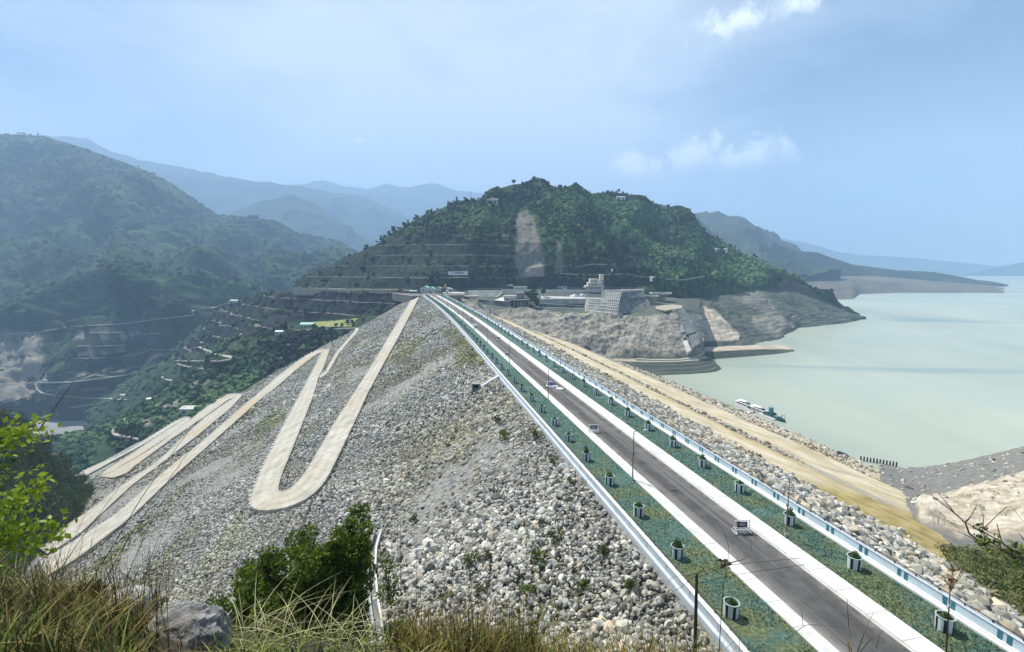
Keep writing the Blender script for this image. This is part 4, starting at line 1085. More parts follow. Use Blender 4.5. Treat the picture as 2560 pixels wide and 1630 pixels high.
# sand spit
m_sand = mat('pale_sand', [(.46, .40, .29), (.60, .54, .42), (.68, .63, .52)], .06, 8, .95, .4, .6, .3)
G = loft([[(1650, 874, None, -53.5), (1750, 868.5, None, -53), (1850, 864, None, -53.5), (1930, 862, None, -55), (1972, 864, None, -60)],
          [(1655, 886, None, -52), (1745, 878, None, -52.4), (1850, 874, None, -53), (1930, 871.5, None, -54.5), (1978, 872, None, -57.5)],
          [(1660, 890, None, -52.6), (1750, 881.5, None, -53), (1850, 876.5, None, -53.8), (1930, 874, None, -55.2), (1982, 874.5, None, -58)],
          [(1690, 930, None, W0), (1788, 906, None, W0), (1850, 901, None, W0), (1930, 894, None, W0), (2002, 887.5, None, W0)]], 120, [8, 4, 14])
G += normals(G) * (fbm(G, 9, 4) * .45)[..., None]
ri = np.arange(len(G))[:, None] * np.ones(G.shape[:2])
grid_obj('sand_spit', G, m_shore, attrs={'pale': np.clip((11.5 + 2 * fbm(G, 14, 3) - ri) / 2, 0, 1) , 'bare': 0 * ri})

# ---- abutment below the crest on the valley side
gp = [at_face(*p) for p in [(1040, 741), (960, 786), (880, 831), (790, 878), (680, 937), (530, 1032), (360, 1103), (215, 1178)]]
gp = np.array(gp)
def groin_row(lift, shift):
    p = resample(gp, 1.0)[::-1]; t = np.linspace(0, 1, 420); d = np.linspace(0, 1, len(p))
    o = np.stack([np.interp(t, d, p[:, k]) for k in range(3)], 1); o[:, 2] += lift
    o += AX * shift; return o
NU = 420
G = loft([[(250, 985, 960), (404, 905, 940), (500, 820, 930), (560, 765, 900), (640, 738, 800), (715, 726, 720), (900, 725.5, 640), (1050, 727, 588)],
          [(235, 1010, 900), (380, 930, 870), (470, 870, 830), (560, 810, 770), (640, 788, 725), (740, 788, 665), (880, 786, 612), (1010, 765, 588)],
          [(225, 1030, 840), (370, 960, 800), (450, 905, 770), (540, 862, 730), (640, 830, 675), (745, 812, 640), (880, 801, 596), (990, 775, 580)],
          [(220, 1045, 800), (360, 985, 760), (450, 935, 730), (540, 895, 690), (640, 850, 650), (745, 822, 622), (885, 818, 575), (970, 784, 572)],
          [(215, 1075, 730), (330, 1035, 690), (420, 985, 660), (520, 930, 635), (610, 880, 615), (720, 850, 588), (850, 838, 556), (950, 797, 566)],
          groin_row(-6, 4), groin_row(-30, -25)], NU, [34, 30, 8, 20, 34, 4])
smooth_rows(G, 2)
N = normals(G); ri = np.arange(len(G))[:, None]; u, v = proj(G)
ed = np.clip(ri / 8, 0, 1) * np.clip((122 - ri) / 20, 0, 1)
plat = poly_mask(G, [(735, 806), (890, 790), (930, 790), (890, 822), (735, 826)], 10, 1, 30)
nw = ed * (1 - plat)
G += N * (fbm(G * np.array((1, 1, .45)), 90, 5, .5, True) * 9 * nw)[..., None] + N * (fbm(G, 16, 4) * 1.8 * nw)[..., None]
spur(G, [(700, 815), (640, 850), (560, 910), (470, 985), (390, 1045), (330, 1065)], 34, 24)
tm = poly_mask(G, [(590, 735), (1060, 715), (1050, 760), (890, 790), (740, 800), (640, 835), (560, 850), (430, 900)], 10, 3, 40)
ben = terrace(G, tm, 2.6 - 15.4 * 10, 15.4, .82)
u, v = proj(G)
bare = np.clip(tm * .8 + .3, 0, 1) * (1 - .75 * poly_mask(G, [(560, 900), (740, 830), (870, 830), (700, 930), (520, 1030), (330, 1090), (300, 1060)], 12, 8, 40))
pale = .75 * poly_mask(G, [(330, 1040), (420, 1000), (520, 925), (545, 930), (470, 995), (380, 1060), (300, 1075)], 8, 9, 30)
pale = np.maximum(pale, .5 * poly_mask(G, [(690, 848), (740, 838), (735, 875), (660, 920)], 8, 4, 30))
grid_obj('abutment_slope', G, m_hill, attrs={'bare': bare, 'pale': pale, 'bench': ben * .55}); AB = G
# low wooded knoll at the toe of the dam
G = loft([[(140, 1095, 560), (230, 1072, 560), (300, 1080, 560), (370, 1100, 540)], [(150, 1130, 500), (220, 1110, 500), (300, 1105, 500), (365, 1112, 500)],
          [(170, 1230, 420), (210, 1190, 440), (260, 1165, 455), (360, 1125, 480)]], 80, [16, 20])
G += normals(G) * (fbm(G, 25, 4) * 5)[..., None]
z = np.zeros(G.shape[:2]); grid_obj('knoll', G, m_hill, attrs={'bare': z, 'pale': z, 'bench': z}); KN = G

# ---- near right bank on the lake side
m_bank, nt, b = new_mat('near_bank')
vec = coords(nt)
gcol = ramp(nt, noise(nt, vec, .5, 9, .72), [(.10, .10, .09), (.20, .195, .175), (.30, .29, .26)], [.3, .5, .7])
ccol = ramp(nt, noise(nt, coords(nt, (1, 1, .5)), .22, 9, .72), [(.16, .12, .07), (.42, .35, .25), (.66, .60, .48), (.72, .67, .56)], [.28, .42, .58, .75])
scol = ramp(nt, noise(nt, vec, .6, 9, .75), [(.04, .06, .012), (.12, .14, .035), (.30, .25, .11)], [.35, .5, .66])
c = mix(nt, attr(nt, 'bare', 'Fac'), gcol, ccol); c = mix(nt, attr(nt, 'pale', 'Fac'), c, scol)
nt.links.new(c, b.inputs['Base Color']); b.inputs['Roughness'].default_value = .95; bump(nt, b, noise(nt, vec, 1.4, 9, .75), 1.0, .6)
G = loft([[(2195, 1150, None, W0), (2240, 1164, None, W0), (2300, 1161, None, W0), (2400, 1146, None, W0), (2480, 1129, None, W0), (2560, 1109, None, W0), (2760, 1060, None, W0)],
          [(2200, 1175, None, -50), (2260, 1200, None, -49), (2330, 1205, None, -49), (2400, 1190, None, -49), (2480, 1168, None, -49), (2560, 1148, None, -48), (2760, 1100, None, -48)],
          [(2200, 1200, None, -43), (2310, 1238, None, -40), (2370, 1233, None, -38.5), (2420, 1222, None, -38), (2480, 1203, None, -38), (2560, 1183, None, -38), (2760, 1130, None, -38)],
          [(2220, 1230, None, -38), (2312, 1278, None, -29), (2380, 1318, None, -27.5), (2460, 1338, None, -26), (2560, 1352, None, -24), (2640, 1360, None, -22), (2760, 1360, None, -20)],
          [(2260, 1280, None, -30), (2330, 1345, None, -21.5), (2400, 1390, None, -19), (2470, 1420, None, -17), (2560, 1450, None, -15), (2640, 1470, None, -13), (2760, 1500, None, -12)],
          [(2300, 1330, None, -24), (2380, 1420, None, -16), (2460, 1490, None, -12), (2540, 1560, None, -9), (2600, 1610, None, -7), (2680, 1650, None, -6), (2800, 1700, None, -5)]], 160, [20, 16, 26, 20, 18])
smooth_rows(G, 1); N = normals(G); ri = np.arange(len(G))[:, None]; u, v = proj(G)
cl = poly_mask(G, [(2290, 1250), (2350, 1235), (2420, 1225), (2560, 1185), (2760, 1130), (2760, 1360), (2560, 1352), (2400, 1345), (2300, 1310)], 10, 10, 12)
G += N * (fbm(G, 14, 5, .55, True) * 2.2 * cl)[..., None] + N * (fbm(G, 5, 4) * (.35 + .5 * cl) * np.clip(ri / 6, 0, 1))[..., None]
scr = np.clip(poly_mask(G, [(2330, 1360), (2420, 1370), (2560, 1365), (2760, 1370), (2760, 1700), (2560, 1560), (2420, 1450)], 14, 18, 9) * 1.1, 0, 1)
grid_obj('bank', G, m_bank, attrs={'bare': cl, 'pale': scr}); BK = G

# ------------------------------------------------------------------ hillside scrub (uncountable) and crest-line trees
m_scrub = mat('scrub_leaf', [(.5, .5, .5), (.8, .8, .8), (1, 1, 1)], .35, 7, .95, .8, .8, .6, vcol='tone')
def scatter_grid(G, n, rows, wgt=None):
    r0, r1 = rows; i = RNG.integers(r0, r1 - 1, n * 3); j = RNG.integers(0, G.shape[1] - 1, n * 3)
    e = np.linalg.norm(np.cross(G[i + 1, j] - G[i, j], G[i, j + 1] - G[i, j]), axis=1)
    p = e / e.max()
    if wgt is not None: p = p * wgt[i, j]
    k = RNG.uniform(size=len(i)) < p * n / max(1e-9, p.sum()); i, j = i[k], j[k]
    a, b = RNG.uniform(size=(2, len(i), 1))
    return G[i, j] * (1 - a) * (1 - b) + G[i + 1, j] * a * (1 - b) + G[i, j + 1] * (1 - a) * b + G[i + 1, j + 1] * a * b
def scrub(name, P, lo, hi, tones, label, base=None, wgt=2.0):
    sz = lo + (hi - lo) * RNG.uniform(0, 1, len(P)) ** wgt
    v, f, k = solids(P + UP * (sz * .3)[:, None], sz, base or ICO0, .22, .25)
    t = np.array(tones); w = np.clip(.5 + fbm(P, 95, 3) * 1.5 + RNG.normal(0, .2, len(P)), 0, .999) * (len(t) - 1); i = w.astype(int); fr = (w - i)[:, None]
    c = t[i] * (1 - fr) + t[np.minimum(i + 1, len(t) - 1)] * fr
    uu_, vv_ = proj(P); c = c * np.where((uu_ > 700) & (uu_ < 1300) & (vv_ > 560) & (P[:, 1] < 950), .5, 1.0)[:, None]  # tone halved on the hill's left face, its shade put into the scrub colour
    o = link(name, np_mesh(name, v, f, m_scrub, smooth=False, attrs={'tone': np.repeat(c, k, 0)}), kind='stuff')
    tag(o, label, 'scrub')
TN = [(.010, .026, .019), (.020, .054, .029), (.045, .105, .044), (.105, .19, .066), (.18, .27, .10)]
u, v = proj(CH); wg = np.clip((u - 1130) / 150, .12, 1) * (v < 732); wg = wg * (1 - poly_mask(CH, [(1286, 528), (1318, 518), (1342, 540), (1366, 600), (1370, 650), (1366, 700), (1284, 698), (1280, 640), (1284, 580)], 5, 3, 20))
wg[...] *= np.clip(1.1 + fbm(CH, 45, 3) * 2.6, .1, 1.6)
wg = wg * (1 - poly_mask(CH, [(1940, 718), (1960, 690), (1999, 702), (2065, 748), (2185, 800), (2060, 790), (1960, 745)], 6, 4, 20))
wg = np.maximum(wg, .9 * ((v < 590) & (u > 930) & (u < 1200)) )
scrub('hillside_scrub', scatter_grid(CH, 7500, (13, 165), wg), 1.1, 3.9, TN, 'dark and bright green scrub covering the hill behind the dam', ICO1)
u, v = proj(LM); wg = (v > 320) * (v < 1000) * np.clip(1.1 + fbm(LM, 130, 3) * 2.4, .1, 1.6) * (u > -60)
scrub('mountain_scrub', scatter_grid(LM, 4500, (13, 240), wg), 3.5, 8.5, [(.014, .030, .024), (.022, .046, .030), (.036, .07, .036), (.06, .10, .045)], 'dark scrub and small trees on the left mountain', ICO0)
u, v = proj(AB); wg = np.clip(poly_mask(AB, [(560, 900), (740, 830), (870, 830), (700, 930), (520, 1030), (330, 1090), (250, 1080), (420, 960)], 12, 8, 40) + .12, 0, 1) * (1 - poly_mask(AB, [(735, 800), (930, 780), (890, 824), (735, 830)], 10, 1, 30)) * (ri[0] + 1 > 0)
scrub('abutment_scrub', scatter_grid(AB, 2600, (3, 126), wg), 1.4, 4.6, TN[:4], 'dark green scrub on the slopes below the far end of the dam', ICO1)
scrub('knoll_scrub', scatter_grid(KN, 500, (2, 34)), 1.6, 4.5, TN[:4], 'bushes covering the low knoll at the dam toe', ICO1)
u, v = proj(BK); wg = poly_mask(BK, [(2330, 1360), (2420, 1375), (2560, 1370), (2760, 1380), (2760, 1700), (2560, 1560), (2420, 1450)], 14, 10, 9)
P = scatter_grid(BK, 420, (50, 98), wg); sz = RNG.uniform(.5, 1.5, len(P))
n_l = 34; Pl = np.repeat(P, n_l, 0); d = RNG.normal(size=Pl.shape); d /= np.linalg.norm(d, axis=1)[:, None]; d[:, 2] = np.abs(d[:, 2]) * .8
Pl = Pl + d * (np.repeat(sz, n_l) * RNG.uniform(.3, 1, len(Pl)) ** .5)[:, None]
v_, f_ = leaves(Pl, RNG.uniform(.22, .5, len(Pl)))
m_leaf_dry = mat('olive_leaf', [(.035, .05, .010), (.09, .115, .025), (.19, .18, .06)], .5, 6, .85)
tag(link('bank_scrub', np_mesh('bank_scrub', v_, f_, m_leaf_dry, smooth=False), kind='stuff'), 'yellow green scrub on the near bank beyond the lakeside parapet', 'scrub')
P = scatter_grid(BK, 650, (2, 60), (1 - .8 * wg)); rocks('bank_stones', P, RNG.uniform(.1, .8, len(P)) ** 1.8 + .08, 'loose stones scattered on the grey near bank', .3)

m_bark = mat('bark', [(.05, .038, .028), (.10, .08, .06)], 3, 6, .95, .5)
m_crown = mat('far_crown', [(.012, .03, .016), (.028, .058, .024), (.06, .10, .04)], .5, 7, .95, .8, 1, .5)
def tree_proto(kind):
    r = thing('hill_tree', 'x', 'tree', (0, 0, 0), 0, 'trees along the hill crests')
    h = 8.0
    mb = MB(); mb.tube([(0, 0, -1.5), (.1, 0, h * .35), (-.05, .1, h * .7)], [.32, .22, .1], 7)
    for k in range(3):
        a = k * 2.1 + kind; mb.tube([(.08, 0, h * (.3 + .1 * k)), (math.cos(a) * 1.4, math.sin(a) * 1.4, h * (.5 + .1 * k))], [.12, .05], 5)
    mb.build('trunk', m_bark, r)
    n = 26; c = []
    for k in range(n):
        a = random.uniform(0, 2 * PI); t = random.random()
        if kind == 0: rr = 2.7 * math.sqrt(random.random()); zz = h * .45 + t * h * .5
        elif kind == 1: rr = (1 - t) * 2.0 * random.random() + .2; zz = h * .25 + t * h * .75
        else: rr = 3.4 * math.sqrt(random.random()); zz = h * .6 + t * h * .22
        c.append((rr * math.cos(a), rr * math.sin(a), zz))
    v, f, _ = solids(np.array(c), RNG.uniform(.55, 1.15, n), ICO1, .2, .3)
    v2, f2 = leaves(np.array(c)[RNG.integers(0, n, 260)] + RNG.normal(0, .75, (260, 3)), RNG.uniform(.4, .8, 260), .3, .6)
    V = np.concatenate([v, v2]); F = np.concatenate([f, np.stack([f2[:, 0], f2[:, 1], f2[:, 2]], 1) + len(v), np.stack([f2[:, 0], f2[:, 2], f2[:, 3]], 1) + len(v)])
    link('crown', np_mesh('crown', V, F, m_crown, smooth=False), r)
    return r
protos = [tree_proto(k) for k in range(3)]
KN_LAB = ['round', 'slender pointed', 'flat topped']
SKY_T = []
def crest_trees(row, spans, where, lo, hi):
    uu, vv = proj(row)
    for u0, u1, n in spans:
        for k in range(n):
            ut = random.uniform(u0, u1); i = int(np.argmin(np.abs(uu - ut) + 1e3 * (np.abs(row[:, 1]) < 1)))
            p = row[i] + np.array((random.uniform(-3, 3), random.uniform(-4, 14), 0)); z = drop_on(p[0], p[1], 1500)
            if z is None: continue
            SKY_T.append((np.array((p[0], p[1], z)), random.choice([0, 0, 1, 2]), random.uniform(lo, hi), where, u0, u1))
crest_trees(SKC, [(1190, 1250, 9), (1270, 1300, 2), (1345, 1440, 20), (1490, 1600, 14), (1600, 1720, 16), (1720, 1900, 24), (960, 1180, 26), (860, 960, 7), (1900, 1965, 6)], 'dam hill', .45, 1.05)
crest_trees(TOP, [(0, 20, 2), (38, 60, 3), (60, 120, 10), (170, 240, 12), (240, 290, 9), (330, 560, 26), (560, 640, 3), (690, 830, 22)], 'left mountain', .8, 1.7)
SKY_T.sort(key=lambda t: proj(t[0][None])[0][0])
used = [False] * 3
cnt = {}
for p, k, s, where, u0, u1 in SKY_T:
    key = (where, k); i = cnt.get(key, 0); cnt[key] = i + 1
    lab = f'{KN_LAB[k]} {where} skyline tree, {ordinal(i)} of its shape from the left'
    if not used[k]: r = protos[k]; r.location = tuple(p); r.scale = (s,) * 3; r['label'] = lab; used[k] = True
    else: r = dup(protos[k], p, random.uniform(0, 6), lab, (s * random.uniform(.8, 1.2), s, s * random.uniform(.85, 1.2)))

# ------------------------------------------------------------------ roads cut into the slopes
m_track = mat('pale_track', [(.30, .27, .21), (.40, .37, .30), (.45, .42, .36)], .06, 7, .95)
def hill_road(px, width, m=m_track, step=6, lift=.6, name='road', skirt=1.6):
    dens = []
    for (x0, y0), (x1, y1) in zip(px[:-1], px[1:]):
        k = max(2, int(math.hypot(x1 - x0, y1 - y0) / 3)); dens += [(x0 + (x1 - x0) * i / k, y0 + (y1 - y0) * i / k) for i in range(k)]
    dens.append(px[-1])
    P = [hit(*p) for p in dens]; P = [p for p in P if p is not None]
    if len(P) < 4: return
    P = np.array(P); m_ = np.median(P[:, 1]); P = P[np.abs(P[:, 1] - m_) < .4 * m_]
    for _ in range(4): P[1:-1] = .25 * P[:-2] + .5 * P[1:-1] + .25 * P[2:]
    P = resample(P, step)
    T = np.gradient(P, axis=0); T[:, 2] = 0; T /= np.linalg.norm(T, axis=1)[:, None] + 1e-9
    S = np.stack([T[:, 1], -T[:, 0], 0 * T[:, 0]], 1) * width / 2
    C = P + UP * lift
    strip_mesh(name, C - S, C + S, m, skirt)
Z = lambda x, y: (x / 2.6756, y / 2.6756 + 700)
hill_road([Z(*p) for p in [(0, 362), (240, 348), (480, 312), (840, 290), (1060, 262), (1250, 238), (1300, 232), (1262, 215), (1290, 203)]], 9)
hill_road([Z(*p) for p in [(1340, 190), (1420, 186), (1500, 160), (1560, 150), (1640, 145)]], 10)
hill_road([Z(*p) for p in [(180, 690), (300, 684), (480, 682), (650, 660), (860, 632), (960, 598), (1060, 570)]], 8)
hill_road([Z(*p) for p in [(225, 700), (262, 690), (245, 715), (290, 755), (400, 775), (560, 785), (740, 793), (860, 800)]], 8)
hill_road([Z(*p) for p in [(80, 875), (300, 868), (500, 848), (640, 828), (760, 805)]], 7)
hill_road([Z(*p) for p in [(500, 522), (620, 524), (760, 514), (900, 498), (1000, 475)]], 5)
hill_road([Z(*p) for p in [(520, 440), (640, 442), (830, 434)]], 5); hill_road([Z(*p) for p in [(610, 352), (720, 354), (830, 346)]], 5)
hill_road([Z(*p) for p in [(1290, 455), (1340, 445), (1400, 475), (1490, 505), (1560, 520)]], 8)
hill_road([Z(*p) for p in [(1170, 540), (1220, 540), (1350, 542), (1500, 540), (1560, 525)]], 7); hill_road([Z(*p) for p in [(1190, 560), (1260, 580), (1380, 595)]], 5)
hill_road([Z(*p) for p in [(1085, 640), (1090, 655), (1140, 672), (1240, 680)]], 5)
hill_road([Z(*p) for p in [(790, 980), (765, 1005), (780, 1035), (880, 1045), (960, 1068)]], 6)
hill_road([Z(*p) for p in [(820, 960), (900, 880), (980, 850)]], 5)
hill_road([(716, 724), (760, 724.5), (850, 725), (950, 725.5), (1030, 726)], 8, m_conc_old, lift=1.4, skirt=9)
hill_road([(735, 826), (790, 825), (850, 822), (890, 821)], 5)
hill_road([(1400, 683), (1440, 686), (1520, 686), (1560, 684), (1610, 692), (1700, 700), (1760, 690)], 5)
hill_road([(1450, 665), (1480, 660), (1520, 661)], 4)
hill_road([(1590, 897), (1640, 900), (1700, 899), (1735, 893), (1755, 880)], 5, lift=.5, skirt=2)
# ------------------------------------------------------------------ structures at the far end and the spillway
a_ = lambda x, y: (1100 + x / 8.027, 660 + y / 8.027)
b_ = lambda x, y: (1400 + x / 8.027, 660 + y / 8.027)
c_ = lambda x, y: (1600 + x / 8.027, 740 + y / 8.027)
d_ = lambda x, y: (1000 + x / 11.79, 640 + y / 11.79)
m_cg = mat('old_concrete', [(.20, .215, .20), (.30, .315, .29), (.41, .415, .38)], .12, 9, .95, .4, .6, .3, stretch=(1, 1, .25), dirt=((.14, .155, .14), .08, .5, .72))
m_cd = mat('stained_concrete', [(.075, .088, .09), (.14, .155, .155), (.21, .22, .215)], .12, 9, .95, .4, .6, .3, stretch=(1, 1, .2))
m_cp = mat('pale_concrete', [(.42, .41, .36), (.56, .55, .49), (.66, .65, .59)], .15, 8, .9, .3, .6, .2)
m_ct = mat('tan_concrete', [(.30, .265, .20), (.40, .36, .28)], .12, 8, .9, .3, stretch=(1, 1, .3))
m_void = mat('dark_opening', [(.012, .014, .016), (.025, .027, .03)], .5, 4, .9)
def slab(px, Y, t, m, name=None, parent=None, origin=None, label=None, cat=None, dirv_=(0, 1, 0)):
    """solid block: surveyed front outline, thickness t going back"""
    Ys = Y if hasattr(Y, '__len__') else [Y] * len(px)
    f = [at_y(u, v, y) for (u, v), y in zip(px, Ys)]; k = np.array(dirv_, float) * t; n = len(f)
    mb = MB(); mb.add(f + [p + k for p in f], [tuple(range(n)), tuple(range(2 * n - 1, n - 1, -1))] + [(i, (i + 1) % n, n + (i + 1) % n, n + i) for i in range(n)])
    o = mb.build(name, m, parent, origin)
    if label: tag(o, label, cat)
    return o
# wing wall at the end of the lakeside slope
w = thing('wing_wall', 'tan concrete wing wall with a white top at the end of the lakeside rock slope', 'wall', at_y(1175, 760, 545)); o = w.location
slab([a_(300, 660), a_(765, 645), a_(765, 950), a_(300, 950)], [590, 522, 522, 590], 5, m_ct, 'wall_face', w, o)
slab([a_(300, 648), a_(770, 632), a_(770, 650), a_(300, 664)], [589, 520, 520, 589], 6.5, m_cp, 'coping', w, o)
# retaining walls behind it
slab([a_(560, 530), a_(1258, 530), a_(1240, 615), a_(985, 735), a_(600, 760)], [615, 618, 612, 596, 600], 6, m_cg, 'retaining_wall', label='grey green sloping retaining wall below the long pale wall', cat='wall')
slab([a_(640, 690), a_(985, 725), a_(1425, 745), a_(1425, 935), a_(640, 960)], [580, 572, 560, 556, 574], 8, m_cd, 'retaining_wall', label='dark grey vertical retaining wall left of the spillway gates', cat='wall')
slab([a_(1085, 728), a_(1268, 655), a_(1290, 690), a_(1290, 745)], [568, 590, 585, 561], 1.5, m_cp, 'ramp', label='pale triangular concrete ramp above the dark wall', cat='ramp')
slab([a_(1265, 640), a_(1535, 640), a_(1535, 662), a_(1265, 662)], 592, 12, m_cp, 'terrace_slab', label='pale concrete terrace above the spillway gates', cat='terrace')
slab([a_(1285, 684), a_(1540, 684), a_(1540, 720), a_(1285, 720)], 578, 9, m_cg, 'terrace_slab', label='grey concrete step just over the spillway gates', cat='terrace')
slab([a_(1525, 575), a_(1690, 575), a_(1690, 690), a_(1525, 700)], 586, 14, m_cg, 'concrete_block', label='grey green concrete block between the gates and the long pale wall', cat='block')
# gates
g = thing('spillway_gate_block', 'row of tall dark spillway bays between pale concrete piers', 'spillway', at_y(1300, 775, 556)); o = g.location
slab([a_(1415, 735), a_(1800, 735), a_(1800, 915), a_(1415, 920)], 560, 12, m_void, 'gate_bay', g, o)
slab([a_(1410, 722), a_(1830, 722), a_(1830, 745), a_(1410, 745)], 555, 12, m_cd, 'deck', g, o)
for x in (1478, 1545, 1600, 1655, 1706, 1765): slab([a_(x, 746), a_(x + 26, 746), a_(x + 22, 915), a_(x - 4, 916)], 556, 5, m_cg, 'pier', g, o)
slab([a_(1590, 770), a_(1660, 770), a_(1660, 850), a_(1590, 850)], 557.5, 1, m_cg, 'gate_panel', g, o)
# long pale wall and terraces
slab([a_(1240, 516), b_(1060, 522), b_(1060, 565), a_(1240, 575)], [640, 640, 640, 638], 4, m_cp, 'long_wall', label='long low pale concrete wall along the foot of the hill', cat='wall')
slab([a_(2040, 655), b_(580, 682), b_(560, 712), a_(2040, 690)], [580, 565, 562, 578], 14, m_cp, 'terrace_slab', label='long pale white topped terrace below the pale heaps', cat='terrace')
slab([a_(1900, 705), b_(560, 700), b_(560, 800), a_(1900, 790)], [564, 552, 550, 562], 12, m_cg, 'retaining_wall', label='upper tier of the grey terraced retaining walls right of the gates', cat='wall')
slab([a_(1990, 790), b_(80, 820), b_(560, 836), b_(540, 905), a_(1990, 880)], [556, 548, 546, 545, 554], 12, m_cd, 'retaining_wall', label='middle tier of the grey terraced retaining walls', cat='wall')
slab([a_(1900, 870), b_(0, 880), b_(540, 905), b_(520, 975), a_(1900, 935)], [550, 544, 538, 536, 548], 12, m_cg, 'retaining_wall', label='lowest tier of the terraced retaining walls above the dry grass strip', cat='wall')
for x in (2085, 2150, 2215): slab([a_(x, 810), a_(x + 26, 806), a_(x + 18, 910), a_(x - 6, 912)], 553, 2, m_void, 'drain_opening', label=f'dark slot opening in the terraced walls, {ordinal((x - 2085) // 65)} from the left', cat='opening')
# buttress with a ribbed face
m_cr = mat('streaked_concrete', [(.10, .11, .10), (.20, .21, .19), (.27, .275, .25)], .22, 10, .95, .6, .8, .4, stretch=(1, 1, .12), dirt=((.07, .08, .075), .12, .5, .68))
bt = thing('buttress', 'big sloping concrete buttress with ribbed steps on its left and a stained top', 'buttress', at_y(1560, 780, 512)); o = bt.location
def nrm(a, b, c):
    n = np.cross(b - a, c - a); n /= np.linalg.norm(n); return n if n[1] < 0 else -n
def lerp(a, b, t): return a + (b - a) * t
def block(q, depth, m, name):
    mb = MB(); q2 = [p + np.array((0, depth, 0)) for p in q]; k = len(q)
    mb.add(list(q) + q2, [tuple(range(k)), tuple(range(2 * k - 1, k - 1, -1))] + [(i, (i + 1) % k, k + (i + 1) % k, k + i) for i in range(k)]); return mb.build(name, m, bt, o)
LQ = [at_y(*b_(*p), y) for p, y in (((535, 960), 524), ((1165, 1022), 508), ((1205, 715), 520), ((578, 698), 536))]
UQ = [at_y(*b_(*p), y) for p, y in (((905, 712), 530), ((1200, 722), 521), ((1245, 555), 534), ((925, 555), 542))]
RQ = [at_y(*b_(*p), y) for p, y in (((1160, 1024), 507.5), ((1885, 905), 540), ((1668, 540), 562), ((1240, 552), 533.5))]
block(LQ, 26, m_cg, 'core'); block(UQ, 26, m_cd, 'core'); block(RQ, 30, m_cr, 'core')
nr = nrm(RQ[0], RQ[1], RQ[3]); nl = nrm(LQ[0], LQ[1], LQ[3])
def onq(Q, s_, t): return lerp(lerp(Q[0], Q[1], s_), lerp(Q[3], Q[2], s_), t)
def ribs(Q, s0, s1, t0, t1, nx, ny, slant=.05):
    n = nrm(Q[0], Q[1], Q[3]); mb = MB(); P = lambda a, b: onq(Q, a + slant * (b - t0), b) + n * .4
    for k in range(nx): mb.tube([P(s0 + (s1 - s0) * k / (nx - 1), t0), P(s0 + (s1 - s0) * k / (nx - 1), t1)], .38, 4)
    for k in range(ny): mb.tube([P(s0, t0 + (t1 - t0) * k / (ny - 1)), P(s1, t0 + (t1 - t0) * k / (ny - 1))], .34, 4)
    mb.build('rib_grid', m_cp, bt, o)
    q = [onq(Q, a + slant * (b - t0), b) + n * .12 for a, b in ((s0, t0), (s1, t0), (s1, t1), (s0, t1))]; mb = MB(); mb.add(q + [p - n * .1 for p in q], [(0, 1, 2, 3), (7, 6, 5, 4)]); mb.build('rib_backing', m_cd, bt, o)
ribs(LQ, .02, .32, .12, .97, 7, 7, .05); ribs(LQ, .62, .97, .12, .97, 7, 6, .02); ribs(UQ, .03, .97, .03, .85, 8, 6, .03)
for t in (.30, .52, .74): mb = MB(); mb.tube([onq(LQ, 0, t) + nl * .4, onq(LQ, .99, t) + nl * .4], .4, 4); mb.build('ledge', m_cp, bt, o)
block([onq(RQ, .004, .66) + nr * .6, onq(RQ, .985, .64) + nr * .6, onq(RQ, .985, .985) + nr * .6, onq(RQ, .02, .985) + nr * .6], 2, m_cd, 'stained_band')
mb = MB(); D_, F_ = UQ[3], RQ[2]; n_ = 9
for k in range(n_): mb.box(lerp(D_, F_, (k + 1.3) / (n_ + 1)) + np.array((0, 4, .9)), (9.5, 6, random.uniform(.9, 2.2)))
mb.build('parapet', m_cp, bt, o)
slab([b_(520, 930), b_(1170, 1000), b_(1170, 1040), b_(520, 975)], [522, 503, 503, 522], 5, m_cp, 'footing', bt, o)
# pale heaps
m_tarp = mat('white_tarpaulin', [(.52, .54, .54), (.70, .71, .70)], .6, 6, .7, .6, 1.5, .4)
for i, (x0, x1, y0, y1) in enumerate(((190, 385, 605, 685), (385, 575, 590, 690))):
    p = at_y(*b_((x0 + x1) / 2, y1), 585); v, f, _ = solids(np.zeros((1, 3)), np.array([1.0]), ICO1, .12, 0, rot=False, nvar=1); v = v * np.array(((x1 - x0) / 8.027 * .24, 4, (y1 - y0) / 8.027 * .45)); v[:, 2] = np.maximum(v[:, 2], -.5)
    tag(link('covered_heap', np_mesh('covered_heap', v, f, m_tarp, smooth=False), loc=tuple(p)), ('left white covered heap on the terrace below the cream building', 'right larger white covered heap beside the ribbed buttress')[i], 'heap')
# bell mouth shafts
def bell(u, v, Y, r, rs, h, lab, dx):
    t = thing('shaft_spillway', lab, 'spillway', at_y(u, v, Y))
    MB().lathe((dx, 0, 0), [(rs, -h), (rs, -6), (rs * 1.1, -4.2), (r * .8, -2.4), (r * .97, -1.6), (r, -1.4), (r, 0), (r * .93, 0), (r * .93, -1.0), (0.1, -1.2)], 40).build('shaft', m_ct, t, smooth=False)
    MB().lathe((dx, 0, 0), [(r + .25, -1.5), (r + .25, .12), (r * .9, .12), (r * .9, -.5)], 40).build('lip', m_cp, t)
bell(1629, 738.5, 565, 7.7, 5.6, 22, 'smaller round bell mouth spillway shaft beside the buttress', .3)
bell(1646.5, 731.5, 592, 13, 6.0, 34, 'larger round bell mouth spillway shaft with a wide pale rim', 2.5)
